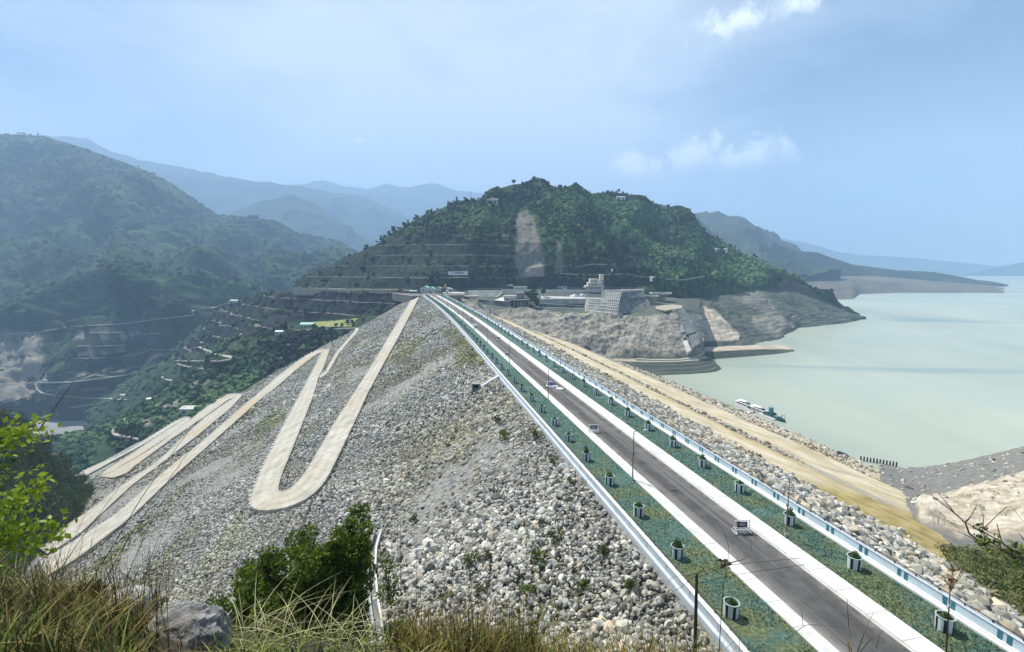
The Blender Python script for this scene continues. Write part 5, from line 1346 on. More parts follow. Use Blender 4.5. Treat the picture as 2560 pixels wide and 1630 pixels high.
# chute
Yc = lambda v: 500 - (v - 770) * .62
ch = thing('concrete_chute', 'stepped concrete chute running down the bare slope to the shore', 'chute', at_y(1690, 800, 505)); o = ch.location
def panel(pts, m, name, t=5, dy=0): slab([c_(*p) for p in pts], [Yc(c_(*p)[1]) + dy for p in pts], t, m, name, ch, o, dirv_=(.1, .7, -.7))
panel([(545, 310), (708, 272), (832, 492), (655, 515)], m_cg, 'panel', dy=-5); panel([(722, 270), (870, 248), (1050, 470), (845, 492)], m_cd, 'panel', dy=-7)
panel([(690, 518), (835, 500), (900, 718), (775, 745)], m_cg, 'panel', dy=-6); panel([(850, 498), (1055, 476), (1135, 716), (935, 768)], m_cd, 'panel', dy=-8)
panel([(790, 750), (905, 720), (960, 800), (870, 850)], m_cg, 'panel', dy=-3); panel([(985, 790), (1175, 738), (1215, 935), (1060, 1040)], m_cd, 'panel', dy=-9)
panel([(860, 905), (945, 885), (1035, 1085), (955, 1125)], m_cp, 'panel', dy=-4); panel([(430, 520), (600, 530), (800, 900), (790, 960), (560, 700)], m_cg, 'panel', dy=1)
mb = MB()
for pts in ([(540, 318), (640, 500), (700, 590), (760, 720), (850, 900)], [(640, 515), (840, 492), (1005, 476)], [(800, 780), (935, 772), (1160, 738)]):
    mb.tube([at_y(*c_(*p), Yc(c_(*p)[1]) - 3) for p in pts], .7, 5)
mb.build('edge_stair', m_cp, ch, o)
mb = MB()
for pts in ([(715, 272), (840, 494)], [(845, 500), (930, 768)], [(930, 800), (990, 940)], [(560, 345), (640, 520), (820, 890)]):
    mb.tube([at_y(*c_(*p), Yc(c_(*p)[1]) - 1.5) for p in pts], 1.0, 5)
mb.build('joint_gap', m_cd, ch, o)
pl4 = [at_z(*c_(*p), -11.6) for p in ((312, 205), (318, 250), (520, 285), (850, 240), (845, 190), (640, 165))]
tag(MB().prism([p[:2] for p in pl4], -13, -11.6).build('platform', m_ct), 'flat pale concrete platform at the head of the chute', 'platform')
# dry grass ledge in front of the walls
led = [at_z(u, v, -19.5) for u, v in ((1225, 783), (1330, 784), (1420, 786), (1500, 790), (1505, 781), (1420, 775), (1320, 773), (1240, 775))]
tag(MB().prism([p[:2] for p in led], -30, -18.6).build('grass_ledge', m_grass_strip, kind='structure'), 'yellow green dry grass ledge below the spillway walls', 'ledge')

# ------------------------------------------------------------------ buildings
m_cream = mat('cream_plaster', [(.70, .62, .49), (.80, .72, .58)], .5, 5, .85)
m_cream2 = mat('cream_trim', [(.76, .70, .58), (.84, .78, .67)], .5, 5, .85)
m_win = mat('window_glass', [(.03, .04, .05), (.07, .08, .09)], .5, 4, .2, spec=.5)
m_roofg = mat('green_roof_sheet', [(.20, .46, .34), (.30, .56, .44)], .5, 5, .6)
m_wallp = mat('pale_green_wall', [(.46, .56, .42), (.58, .66, .52)], .5, 5, .85)
m_wallw = mat('white_plaster', [(.56, .57, .55), (.68, .69, .67)], .5, 5, .85)
m_roofb = mat('brown_roof', [(.07, .04, .03), (.13, .075, .055)], .6, 5, .8)
m_roofw = mat('white_roof_sheet', [(.58, .60, .60), (.74, .75, .74)], .5, 5, .6)
tb = thing('tower_building', 'cream stepped building with a square tower at its right end', 'building', at_y(1486, 724.5, 640) - UP * .3)
K = 640 / 1209 / 8.027
X = lambda x: (x - 690) * K
Hh = lambda y: (517 - y) * K
mb = MB(); mb.box((X(722), 6, Hh(440) / 2), ((880 - 562) * K, 12, Hh(440))).box((X(715), 6.3, (Hh(380) + Hh(430)) / 2), ((870 - 560) * K, 10.5, Hh(380) - Hh(430)))
mb.box((X(675), 6.6, (Hh(302) + Hh(372)) / 2), ((750 - 600) * K, 8, Hh(302) - Hh(372))); mb.build('wall', m_cream, tb)
mb = MB(); mb.box((X(835), 4.0, Hh(212) / 2), ((878 - 800) * K, 5.2, Hh(212))); mb.box((X(820), 3.8, Hh(302) / 2), ((882 - 788) * K, 5.9, Hh(302))); mb.build('tower', m_cream, tb)
mb = MB()
for x0, x1, y, dd in ((510, 888, 434, 2.2), (555, 872, 372, 1.2), (598, 752, 298, .8), (495, 562, 458, 2.5)): mb.box((X((x0 + x1) / 2), 6 - dd / 2, Hh(y)), ((x1 - x0) * K, 12 + dd, .9))
mb.box((X(838), 4, Hh(208)), ((884 - 796) * K, 6, 1)); mb.build('cornice', m_cream2, tb)
for x in (600, 640, 680, 720, 760, 800): MB().box((X(x), -.03, Hh(482)), (1.5, .12, 2.4)).build('window', m_win, tb)
for x in (585, 650, 715, 780): MB().box((X(x), 1.02, Hh(408)), (2.0, .12, 2.0)).build('window', m_win, tb)
for x in (630, 675, 720): MB().box((X(x), 2.57, Hh(340)), (1.3, .12, 1.9)).build('window', m_win, tb)
for x in (838, 862): MB().box((X(x), .83, Hh(370)), (.8, .12, 6.5)).build('window', m_win, tb)
mb = MB()
for x in (505, 530, 555): mb.box((X(x), 1, Hh(458) / 2), (.5, .5, Hh(458)))
mb.build('porch_column', m_cream2, tb)

def house(name, label, u, v, Y, w, d, h, mw, mr, pitch=1.2, rz=0, doors=2, cat='building', over=.5):
    p = at_y(u, v, Y); t = thing(name, label, cat, p, rz)
    MB().box((0, d / 2, h / 2 - 1), (w, d, h + 2)).build('wall', mw, t)
    o_ = over; mb = MB()
    mb.add([(-w / 2 - o_, -o_, h + .02), (w / 2 + o_, -o_, h + .02), (w / 2 + o_, d + o_, h + .02), (-w / 2 - o_, d + o_, h + .02), (-w / 2 - o_, d / 2, h + pitch), (w / 2 + o_, d / 2, h + pitch)],
           [(0, 1, 5, 4), (2, 3, 4, 5), (0, 4, 3), (1, 2, 5), (3, 2, 1, 0)]); mb.build('roof', mr, t)
    for k in range(doors):
        x = (k + .5) / doors * w - w / 2
        MB().box((x, -.04, h * .45 if k % 2 else h * .38), (w / doors * .42, .1, h * (.4 if k % 2 else .72))).build('window' if k % 2 else 'door', m_win, t)
    return t
def gable(name, label, px0, px1, ytop, yeave, ybase, Y, d, mw, mr, wins):   # gable end to the viewer
    p = at_y((px0 + px1) / 2, ybase, Y); k = Y / 1209; w = (px1 - px0) * k; h = (ybase - yeave) * k; g = (ybase - ytop) * k
    t = thing(name, label, 'building', p)
    mb = MB(); mb.add([(-w / 2, 0, 0), (w / 2, 0, 0), (w / 2, 0, h), (0, 0, g - .25), (-w / 2, 0, h)] + [(-w / 2, d, 0), (w / 2, d, 0), (w / 2, d, h), (0, d, g - .25), (-w / 2, d, h)], [(0, 1, 2, 3, 4), (9, 8, 7, 6, 5), (1, 6, 7, 2), (4, 9, 5, 0), (2, 7, 8, 3), (3, 8, 9, 4)]); mb.build('wall', mw, t)
    mb = MB(); e = .6; z0 = h - .1; s_ = [(-w / 2 - e, z0 - .2), (0, g), (w / 2 + e, z0 - .2), (w / 2 + e, z0 + .1), (0, g + .35), (-w / 2 - e, z0 + .1)]
    mb.add([(x, -e, z) for x, z in s_] + [(x, d + e, z) for x, z in s_], [(0, 1, 4, 5), (1, 2, 3, 4), (11, 10, 7, 6), (10, 9, 8, 7), (5, 4, 10, 11), (4, 3, 9, 10), (0, 6, 7, 1), (1, 7, 8, 2), (2, 8, 9, 3), (0, 5, 11, 6)]); mb.build('roof', mr, t)
    for x, z, ww, hh in wins: MB().box((x * w, -.06, z * h), (ww, .12, hh)).build('window', m_win, t)
    return t
Yb = 590
# level pad at the far end
pad = [crest(544, -14)[:2], crest(545, 46)[:2], crest(680, 60)[:2], crest(680, -40)[:2], crest(600, -30)[:2]]
MB().prism(pad, -9, -.03).build('yard', m_asph, kind='structure')
gable('shed', 'taller of two pale sheds with green gable roofs where the road ends', *[d_(x, 0)[0] for x in (602, 852)], d_(0, 895)[1], d_(0, 945)[1], d_(0, 1090)[1], Yb, 16, m_wallw, m_roofg, [(-.12, .6, 1.9, 1.4), (.3, .2, 1.6, 2.6)])
gable('shed', 'lower pale shed with a green gable roof and two dark windows', *[d_(x, 0)[0] for x in (800, 1008)], d_(0, 918)[1], d_(0, 965)[1], d_(0, 1090)[1], Yb - 4, 14, m_wallw, m_roofg, [(-.2, .62, 1.4, 1.2), (.22, .62, 1.4, 1.2), (0, .2, 2.2, 2.2)])
gable('guard_house', 'pale green two storey guard house right of the green roofed sheds', *[d_(x, 0)[0] for x in (1075, 1203)], d_(0, 915)[1], d_(0, 935)[1], d_(0, 1090)[1], Yb - 6, 6, m_wallp, m_wallp, [(-.28, .25, .9, 2.6), (.05, .25, .9, 2.6), (.35, .25, .9, 2.6), (-.2, .72, .8, .9), (.2, .72, .8, .9)])
house('canopy_building', 'brown roofed open shelter beside the pale green guard house', d_(1275, 0)[0], d_(0, 1075)[1], Yb - 2, 7, 6, 5.2, m_cd, m_roofb, .9, doors=3)
house('green_canopy', 'low shed with a pale green awning at the left end of the crest', d_(410, 0)[0], d_(0, 1140)[1], 580, 9, 6, 4.2, m_cd, m_roofg, 1.1, rz=.25, doors=2)
gt = thing('guard_tower', 'dark narrow guard tower at the left end of the crest road', 'tower', at_y(*d_(545, 1130), 578))
MB().box((0, 2, 4), (3.2, 3.2, 8)).box((0, 2, 1.2), (6.5, 4, 2.6)).build('shaft', m_cd, gt); MB().box((0, 2, 8.9), (4.2, 4.2, 1.6), taper=.9).box((0, 2, 10.1), (5, 5, .4)).build('cabin', m_roofb, gt)
MB().box((0, -.05, 9), (2.6, .1, .8)).build('window', m_win, gt)
house('long_shed', 'long white roofed low building with a dark opening right of the road end', d_(1650, 0)[0], d_(0, 1172)[1], 565, 19, 7, 3.0, m_wallw, m_roofw, .7, rz=-.25, doors=2)
house('small_cabin', 'small white cabin with a pale roof behind the long low building', d_(1480, 0)[0], d_(0, 1075)[1], 600, 4, 4, 5, m_wallw, m_roofw, .5, doors=1)
tm_ = thing('shrine', 'small shrine with a pointed golden top above the brown shelter', 'shrine', at_y(*d_(1325, 960), 596))
m_gold = mat('golden_roof', [(.42, .30, .10), (.56, .42, .18)], 1, 4, .5)
MB().box((0, 2, .6), (4.5, 4, 3.2)).build('base', m_roofb, tm_); MB().lathe((.4, 2, 2.2), [(1.6, 0), (1.4, 1.2), (.8, 2.6), (.25, 3.4), (.05, 4.4)], 10).build('spire', m_gold, tm_)
for i, (x, y, w_) in enumerate(((1320, 1150, 3.2), (1420, 1010, 2.2), (1400, 1090, 3))):
    house('white_kiosk', ('dark fronted white kiosk where the right pavement ends', 'tiny domed white kiosk above the long low building', 'square white kiosk between the shelter and the long low building')[i], *d_(x, y), 570 + i * 6, w_, 2.6, 2.6, m_wallw, m_roofw, .6, doors=1)
# buildings on the lower platform and slopes
house('green_roofed_house', 'white house with a green roof beside the lawn on the lower platform', 767, 821, 622, 17, 8, 5.2, m_wallw, m_roofg, 2.4, doors=4)
def on_hill(u, v):
    p = hit(u, v); return p if p is not None else at_y(u, v, 700)
def hut(label, u, v, w, h, mr=None, mw=None, name='hut'):
    p = on_hill(u, v); house(name, label, u, v, float(p[1]), w, w * .7, h, mw or m_wallw, mr or m_roofw, h * .25, doors=2)
hut('small white hut on the spur left of the lawn', 697, 838, 9, 4.5); hut('pale roofed hut on the spur above the toe of the dam', 375, 1006, 11, 5)
hut('tiny pale hut by the lower bend across the valley', 307, 993, 9, 4, m_cp); hut('pale flat roofed pavilion at the loop of the lowest road', 471, 1039, 15, 6, m_cp, m_cp)
hut('white roofed house high on the right shoulder of the hill', 1553, 500, 16, 6); hut('long white roofed house on the right flank of the hill', 1804, 629, 22, 5)
hut('white roofed shed above the bell mouth shafts', 1640, 700, 13, 4); hut('small dark house with a white pointed roof at the foot of the hill', 1274, 722, 7, 4.5, None, m_cd)
hut('white flat shelter left of the cream tower building', 1406, 722, 13, 3.5); hut('pale shed on the far track across the valley', 584, 757, 13, 4, None, m_cp)
hut('white house under the left mountain by the far track', 118, 956, 14, 5); hut('long pale wall house high on the left of the hill', 1231, 511, 18, 8, m_cg, m_cg)
slab([(1283, 716.5), (1318, 716), (1318, 722.5), (1283, 722.5)], 655, 5, m_wallp, 'fence_wall', label='pale green boarded fence at the foot of the hill', cat='fence')
tk = thing('water_tank', 'small white round water tank on the hill above the cream building', 'tank', on_hill(1530, 677)); MB().lathe((0, 0, 0), [(1.5, -1), (1.5, 2.2), (.9, 2.9), (.05, 3.1)], 16).build('tank_body', m_white, tk)
# lawn with hedge and trees
L0 = [[(783, 806), (850, 802), (895, 797)], [(790, 812), (850, 808), (886, 806)], [(796, 819), (850, 818.5), (878, 818)]]
gr = []
for r in L0:
    u_ = np.interp(np.linspace(0, 1, 24), [0, .5, 1], [p[0] for p in r]); v_ = np.interp(np.linspace(0, 1, 24), [0, .5, 1], [p[1] for p in r]); gr.append(np.stack([u_, v_], 1))
gr = np.array(gr); rows_ = [gr[0] * (1 - t) + gr[1] * t if t <= 1 else gr[1] * (2 - t) + gr[2] * (t - 1) for t in np.linspace(0, 2, 16)]
LG = np.array([[on_hill(*p) + UP * .8 for p in r] for r in rows_])
m_lawn = mat('mown_lawn', [(.15, .19, .05), (.26, .28, .09), (.32, .32, .13)], .06, 6, .95)
grid_obj('lawn', LG, m_lawn, bvh=False)
def small_tree(p, s, label, k=0): dup(protos[k], p - UP * .3, random.uniform(0, 6), label, s)['group'] = 'small trees by the lawn'
for i, (u, v, s, k) in enumerate(((840, 818, .62, 0), (855, 818, .62, 0), (782, 821, .7, 0), (788, 823, .6, 0), (870, 813, .9, 0), (880, 812, .8, 0), (835, 803, .5, 1), (810, 820, .35, 0), (818, 804, .4, 1))):
    small_tree(on_hill(u, v), s, f'small dark tree round the lawn, {ordinal(i)} counted along the lawn edge', k)
for i, (x, y, s, Y) in enumerate(((1870, 660, 1.25, 572), (2080, 620, 1.1, 583), (1745, 650, .9, 566), (1850, 800, 1.4, 550), (1930, 850, 1.35, 547), (1820, 720, 1.3, 555), (1900, 720, 1.2, 556))):
    p = at_y(*a_(x, y + 20), Y); r = dup(protos[0], p, i, ('round dark tree standing alone on the spillway terrace', 'square dark tree by the long pale wall', 'low dark bush left of the terrace tree', 'big dark bush beside the spillway bays', 'dark bush at the foot of the terraced walls', 'dark leafy tree just above the bays', 'dark tree leaning over the terraced walls')[i], s); r['group'] = 'trees by the spillway'
# hillside banner: dark unreadable lettering on a white sheet
bu = [a_(168, 150), a_(553, 142), a_(560, 222), a_(163, 222)]
hp_ = on_hill(1145, 690); Yn = float(hp_[1]) - 7
bn = thing('banner', 'wide white hoarding with dark lettering on the hillside above the road end', 'sign', at_y(1145, 689, Yn)); o = bn.location
slab(bu, Yn, .4, m_white, 'sign_board', bn, o)
m_blue = mat('navy_lettering', [(.015, .015, .05), (.03, .03, .08)], 1, 3, .6)
tx = bpy.data.curves.new('lettering', 'FONT'); tx.body = 'C HIIIRISH'; tx.size = 3.7; tx.extrude = .05; tx.offset = .06; tx.align_x = 'CENTER'; tx.align_y = 'CENTER'
tx.materials.append(m_blue); to = bpy.data.objects.new('lettering', tx); COL.objects.link(to); dg = bpy.context.evaluated_depsgraph_get(); tme = bpy.data.meshes.new_from_object(to.evaluated_get(dg)); bpy.data.objects.remove(to); to = link('lettering', tme, bn)
pp = at_y(*a_(358, 178), Yn - .12); to.location = tuple(pp - np.array(o)); to.rotation_euler = (PI / 2, 0, 0)
mb = MB()
for x in (200, 360, 520): mb.box(at_y(*a_(x, 250), Yn + .6) - np.array(o), (.4, .4, 9))
mb.build('post', m_pole, bn, None)
# masts
def mast(label, u, v0, v1, Y, r=.25):
    p = at_y(u, v1, Y); h = (v1 - v0) * Y / 1209; t = thing('mast', label, 'mast', p)
    MB().tube([(0, 0, -2), (0, 0, h)], [r, r * .5], 6).build('pole', m_pole, t)
    mb = MB()
    for z in (h * .75, h * .88, h * .97): mb.box((0, 0, z), (r * 7, r * 2, .25))
    mb.build('cross_arm', m_pole, t)
mast('tall thin mast behind the sheds at the end of the crest', 1090, 632, 729, 600, .22); mast('thin lattice mast on the skyline between the two hilltops', 1473, 476, 490, 935, .5)
mast('thin pole on the saddle left of the hill top', 1177, 478, 500, 812, .25); mast('thin grey pole left of the platform road', 750, 786, 806, 650, .16)
mast('slender mast right of the hoarding', 1163, 700, 742, 570, .12)

# ------------------------------------------------------------------ boats and jetty
m_hull_g = mat('dark_green_hull', [(.018, .055, .06), (.035, .09, .095)], .6, 5, .6)
m_hull_b = mat('dark_hull', [(.03, .03, .04), (.07, .065, .075)], .6, 5, .6)
m_cabin = mat('teal_cabin', [(.05, .20, .26), (.09, .28, .33)], .6, 5, .6)
m_pont = mat('pale_pontoon', [(.50, .44, .48), (.66, .60, .63)], .5, 5, .7)
bd = at_z(1876, 1024, LAKE) - at_z(1845, 1011, LAKE); BR = math.atan2(bd[1], bd[0])
def hull(mb, L, w, z0, z1, bow=.3, mi=0):
    n = 7; vs = []
    for z, k in ((z0, .82), (z1, 1)):
        for i in range(n):
            t = i / (n - 1); x = -L / 2 + L * t; ww = w / 2 * k * (1 - max(0, (t - (1 - bow)) / bow) ** 1.7) * (.8 if i == 0 else 1) + .05; vs.append((x * (1 if z == z1 else .96), -ww, z))
        for i in range(n - 1, -1, -1):
            t = i / (n - 1); x = -L / 2 + L * t; ww = w / 2 * k * (1 - max(0, (t - (1 - bow)) / bow) ** 1.7) * (.8 if i == 0 else 1) + .05; vs.append((x * (1 if z == z1 else .96), ww, z))
    m_ = 2 * n; mb.add(vs, [tuple(range(m_ - 1, -1, -1)), tuple(range(m_, 2 * m_))] + [(i, (i + 1) % m_, m_ + (i + 1) % m_, m_ + i) for i in range(m_)], mi)
def house_boat(label, u, v, L):
    p = at_z(u, v, LAKE); t = thing('houseboat', label, 'boat', p, BR)
    mb = MB(); hull(mb, L, 3.4, -.3, .75); mb.build('hull', m_hull_b, t)
    MB().box((-.4, 0, 1.5), (L * .78, 2.9, 1.5)).build('cabin', m_white, t)
    MB().box((-.6, 0, 2.36), (L * .9, 3.6, .2)).build('roof', m_white, t)
    mb = MB(); mb.box((-.4, 0, 1.65), (L * .7, 2.96, .7)); mb.build('window_band', m_win, t)
    MB().box((-L * .14, 0, 3.5), (L * .5, 3.0, .16)).build('canopy', m_white, t)
    mb = MB()
    for x in (-L * .36, -L * .14, L * .08):
        for y in (-1.3, 1.3): mb.box((x, y, 2.95), (.08, .08, 1.05))
    mb.build('canopy_post', m_pole, t)
    MB().box((L * .26, 0, 2.95), (1.4, 2.0, 1.0)).build('wheelhouse', m_win, t)
house_boat('white canopied houseboat moored at the far end of the jetty', 1860, 1016, 13.5); house_boat('white canopied houseboat moored beside the dark green tug', 1897, 1031, 13.5)
t = thing('tug_boat', 'dark green tug boat with a teal wheelhouse at the outer end of the jetty', 'boat', at_z(1937, 1046, LAKE), BR)
mb = MB(); hull(mb, 17, 4.2, -.3, 1.5, .4); mb.build('hull', m_hull_g, t); MB().box((-2.6, 0, 2.2), (4.5, 3, 1.5), taper=.92).build('deckhouse', m_hull_g, t)
MB().cyl((-3.4, 0, 2.9), 2.6, 1.35, 1.3, 8).cyl((-3.4, 0, 5.5), .3, 1.65, 1.5, 8).build('wheelhouse', m_cabin, t); MB().box((1, 0, 1.7), (4, 2.4, .5)).build('cargo_deck', m_cabin, t)
mb = MB()
for y in (-1, 1): mb.tube([(6.5, y, 1.4), (6.3, y, 4.0)], .1, 5)
mb.tube([(6.3, -1, 4), (6.3, 1, 4)], .1, 5); mb.tube([(4, 0, 1.5), (6.3, 0, 3.8)], .08, 5); mb.build('mast_frame', m_dark, t)
jt = thing('jetty', 'pale pink floating jetty forking between the moored boats and the shore', 'jetty', at_z(1880, 1034, LAKE)); o = np.array(jt.location)
e_ = lambda x, y: (1820 + x / 13.38, 980 + y / 13.38)
mb = MB()
for pts, wd in (([(590, 735), (760, 690), (900, 690)], 2.2), ([(900, 690), (1010, 715), (1240, 815), (1560, 945)], 2.4), ([(240, 415), (520, 530), (760, 640), (880, 690)], 1.3)):
    P = [at_z(*e_(*p), LAKE) - o for p in pts]
    for p, q in zip(P[:-1], P[1:]):
        d = q - p; L = np.linalg.norm(d); mb.box((p + q) / 2 + UP * .35, (L + .6, wd, .7), rz=math.atan2(d[1], d[0]))
mb.build('deck', m_pont, jt)
mb = MB()
for k in range(9):
    p = at_z(*e_(980 + k * 65, 715 + k * 28), LAKE) - o; mb.box(p + UP * .8, (.12, .12, 1.0))
mb.build('bollard', m_dark, jt)
t = thing('rowing_boat', 'dark purple boat pulled up on the sandy shore', 'boat', at_z(2106, 1139, -57.5), BR + .12)
m_purple = mat('purple_hull', [(.07, .015, .045), (.13, .035, .08)], .8, 5, .6)
mb = MB(); hull(mb, 7.5, 2.4, 0, 1.0, .45); mb.build('hull', m_purple, t); MB().box((-.4, 0, 1.15), (3.6, 1.5, .5)).build('seat_box', m_hull_b, t)
pme = MB().cyl((0, 0, -.6), 2.0, .34, .28, 8).build('shore_post', m_dark); pm_d = pme.data; bpy.data.objects.remove(pme)
for i in range(12):
    u_, v_ = 2152 + i * 8.1, 1147.5 + i * 1.35; p = at_z(u_, v_, -58.3)
    tag(link('shore_post', pm_d, loc=tuple(p)), f'short dark post at the water edge, {ordinal(i)} from the left', 'post', 'dark posts along the waterline')

ap = [at_z(*p, -256.5) for p in ((70, 1052), (275, 1052), (305, 1088), (95, 1090))]
m_apron = mat('grey_apron', [(.20, .20, .19), (.28, .28, .265)], .02, 6, .95)
MB().prism([p[:2] for p in ap], -300, -256.5).build('apron', m_apron, kind='structure')
pk = [at_z(*p, -256) for p in ((93, 1088.5), (306, 1086.5))]
tag(MB().tube(pk, 1.1, 5).build('kerb_wall', m_cp), 'thin pale kerb along the near edge of the grey field on the valley floor', 'kerb')
# ------------------------------------------------------------------ the near hillside under the viewpoint
m_near, nt, b = new_mat('near_soil')
vec = coords(nt)
c = ramp(nt, noise(nt, vec, 2.2, 9, .75), [(.015, .013, .007), (.045, .04, .018), (.11, .095, .05), (.2, .18, .11)], [.3, .45, .58, .72])
nt.links.new(c, b.inputs['Base Color']); b.inputs['Roughness'].default_value = 1; bump(nt, b, noise(nt, vec, 9, 9, .75), 1, .15)
FG = loft([[(-600, 1800, 3.6), (0, 1800, 3.6), (500, 1800, 3.6), (1300, 1850, 3.6), (2000, 1900, 3.6), (2800, 1950, 4)],
           [(-600, 1400, 13), (0, 1455, 11), (300, 1540, 9), (560, 1585, 8.5), (900, 1612, 8.5), (1300, 1620, 8), (1650, 1650, 7), (2000, 1710, 7), (2800, 1760, 8)],
           [(-600, 1480, 20), (0, 1530, 18), (300, 1590, 16), (560, 1620, 16), (900, 1670, 16), (1300, 1730, 15), (1650, 1780, 14), (2000, 1830, 14), (2800, 1900, 14)],
           [(-600, 1700, 44), (0, 1790, 42), (560, 1830, 42), (1300, 1880, 40), (2000, 1950, 38), (2800, 2000, 38)]], 200, [30, 20, 20])
FG += normals(FG) * (fbm(FG, 2.2, 5) * .28)[..., None]
grid_obj('hillside', FG, m_near)
# slope with dark bushes on the left
m_near2 = hill_mat('bushy_slope', [(.012, .018, .006), (.03, .04, .012), (.06, .068, .02), (.10, .095, .04)], [(.04, .035, .02), (.09, .08, .05), (.16, .14, .09)], .4, 1, .8)
lowpx = [(231, 1228), (205, 1282), (150, 1332), (100, 1377), (60, 1427), (30, 1467), (0, 1497), (-160, 1600), (-400, 1720)][::-1]
LOW = resample(np.array([at_face(*p) for p in lowpx]), 1.0); LOW = np.stack([np.interp(np.linspace(0, 1, 90), np.linspace(0, 1, len(LOW)), LOW[:, k_]) for k_ in range(3)], 1)
TOPL = [(-300, 990, 195), (0, 1026, 200), (45, 1054, 205), (75, 1088, 210), (138, 1146, 225), (181, 1184, 238), (227, 1224, 250)]
NH = loft([[(-300, 1080, 260), (0, 1100, 265), (75, 1140, 270), (138, 1190, 275), (231, 1250, 290)], TOPL,
           [(-300, 1250, 160), (0, 1245, 165), (60, 1270, 172), (110, 1275, 180), (150, 1262, 195), (190, 1250, 215), (229, 1227, 250)], LOW, LOW - UP * 8], 90, [6, 40, 30, 4])
NH += normals(NH) * (fbm(NH, 14, 4) * 2.0 * np.r_[np.linspace(0, .5, 6), np.full(58, 1.), np.linspace(1, 0, 17)][:, None])[..., None]
z = np.zeros(NH.shape[:2]); grid_obj('slope', NH, m_near2, attrs={'bare': z, 'pale': z, 'bench': z})
m_leaf_d = mat('dark_bush_leaf', [(.014, .03, .007), (.045, .075, .017), (.11, .14, .035)], .5, 6, .8, pos=[.34, .5, .68])
m_leaf_s = mat('shrub_leaf', [(.016, .040, .003), (.060, .11, .008), (.16, .22, .018), (.32, .38, .04)], 2.2, 6, .6, pos=[.32, .46, .58, .72])  # bright yellow stops put sun highlights into the leaf colour
m_leaf_y = mat('bright_leaf', [(.10, .17, .008), (.24, .33, .02), (.42, .48, .05)], 4.0, 5, .55, pos=[.32, .5, .68])
for m_ in (m_leaf_s, m_leaf_y):      # thin leaves let some light through
    nt = m_.node_tree; b = nt.nodes['Principled BSDF']; tr = nt.nodes.new('ShaderNodeBsdfTranslucent'); ms = nt.nodes.new('ShaderNodeMixShader'); ms.inputs[0].default_value = .35
    nt.links.new(b.inputs['Base Color'].links[0].from_socket, tr.inputs['Color']); nt.links.new(b.outputs[0], ms.inputs[1]); nt.links.new(tr.outputs[0], ms.inputs[2]); nt.links.new(ms.outputs[0], nt.nodes['Material Output'].inputs['Surface'])
def leaf_ball(centres, radii, n, lo, hi, shell=.45, flat=.9, asp=.55):
    centres = np.array(centres, float); radii = np.array(radii, float); p = radii ** 2 / (radii ** 2).sum()
    i = RNG.choice(len(centres), n, p=p); d = RNG.normal(size=(n, 3)); d /= np.linalg.norm(d, axis=1)[:, None]
    r = radii[i] * (shell + (1 - shell) * RNG.uniform(0, 1, n) ** .6) * (1 + .42 * perlin((centres[i] + d * radii[i][:, None]) * (1.3 / radii.mean())))
    P = centres[i] + d * r[:, None] * np.array((1, 1, flat))
    return leaves(P, RNG.uniform(lo, hi, n), .25, asp)
# thicket: one mass of undergrowth, plus single bushes along its outline
P = scatter_grid(NH, 900, (6, 76)); rad = RNG.uniform(1.4, 3.6, len(P)); cs = []; rs = []
for p, r in zip(P, rad):
    for k in range(4): cs.append(p + RNG.normal(0, .5, 3) * r + UP * r * .35); rs.append(r * random.uniform(.4, .75))
v, f = leaf_ball(cs, rs, 90000, .35, .8)
tag(link('thicket', np_mesh('thicket', v, f, m_leaf_d, smooth=False), kind='stuff'), 'dark tangled thicket covering the slope at the left edge', 'thicket')
def bush(label, u, v_, Y, r, n, m, lo, hi, name='bush', lobes=None, trunk=True):
    p = at_y(u, v_, Y); t = thing(name, label, 'bush', p)
    L = lobes or [(random.uniform(-.6, .6) * r, random.uniform(-.5, .5) * r, random.uniform(.4, 1.3) * r, r * random.uniform(.4, .65)) for _ in range(7)]
    v, f = leaf_ball([l[:3] for l in L], [l[3] for l in L], n, lo, hi); link('crown', np_mesh('crown', v, f, m, smooth=False), t)
    if trunk:
        mb = MB()
        for l in L[::max(1, len(L) // 14)]: mb.tube([(0, 0, -.3 * r), (l[0] * .3, l[1] * .3, l[2] * .45), (l[0] * .8, l[1] * .8, l[2] * .9)], [.06 * r, .045 * r, .015 * r], 6)
        mb.build('trunk', m_bark, t)
    return t
for i, (u, v_, Y, r) in enumerate(((60, 1078, 206, 4.2), (108, 1126, 217, 4.4), (160, 1172, 230, 4.2), (204, 1212, 244, 3.6), (218, 1240, 235, 3.4), (188, 1285, 200, 3.4), (135, 1335, 180, 3.2))):
    bush(f'dark bush on the left slope outline, {ordinal(i)} from the top', u, v_, Y, r, 1700, m_leaf_d, .35, .8)
# the big leafy shrub standing below the viewpoint
Ys = 21.0; k = Ys / 1209; cx, cv = 770, 1640
SH_L = []
for u, v_, r, dy in ((905, 1262, 40, 1), (890, 1290, 52, .6), (915, 1318, 48, 0), (880, 1345, 66, .5), (850, 1385, 80, -.3), (900, 1400, 60, .8), (800, 1420, 95, .5), (740, 1400, 70, 1), (690, 1395, 60, .4), (720, 1440, 95, -.6),
                     (650, 1420, 70, 0), (610, 1460, 70, .5), (840, 1470, 100, -.8), (760, 1500, 120, -1), (660, 1500, 110, -.8), (590, 1510, 70, 0), (880, 1520, 80, -.6), (900, 1450, 60, 0), (800, 1560, 120, -1.2), (690, 1570, 110, -1.2), (600, 1570, 80, -.8)):
    SH_L.append(((u - cx) * k, dy, (cv - v_) * k, r * k * .95))
_r2 = np.random.default_rng(5)
SH_L = [((l[0] + _r2.normal(0, .38) * l[3], l[1] + _r2.normal(0, .5) * l[3], l[2] + _r2.normal(0, .38) * l[3], l[3] * _r2.uniform(.42, .62))) for l in SH_L for _ in range(6)]
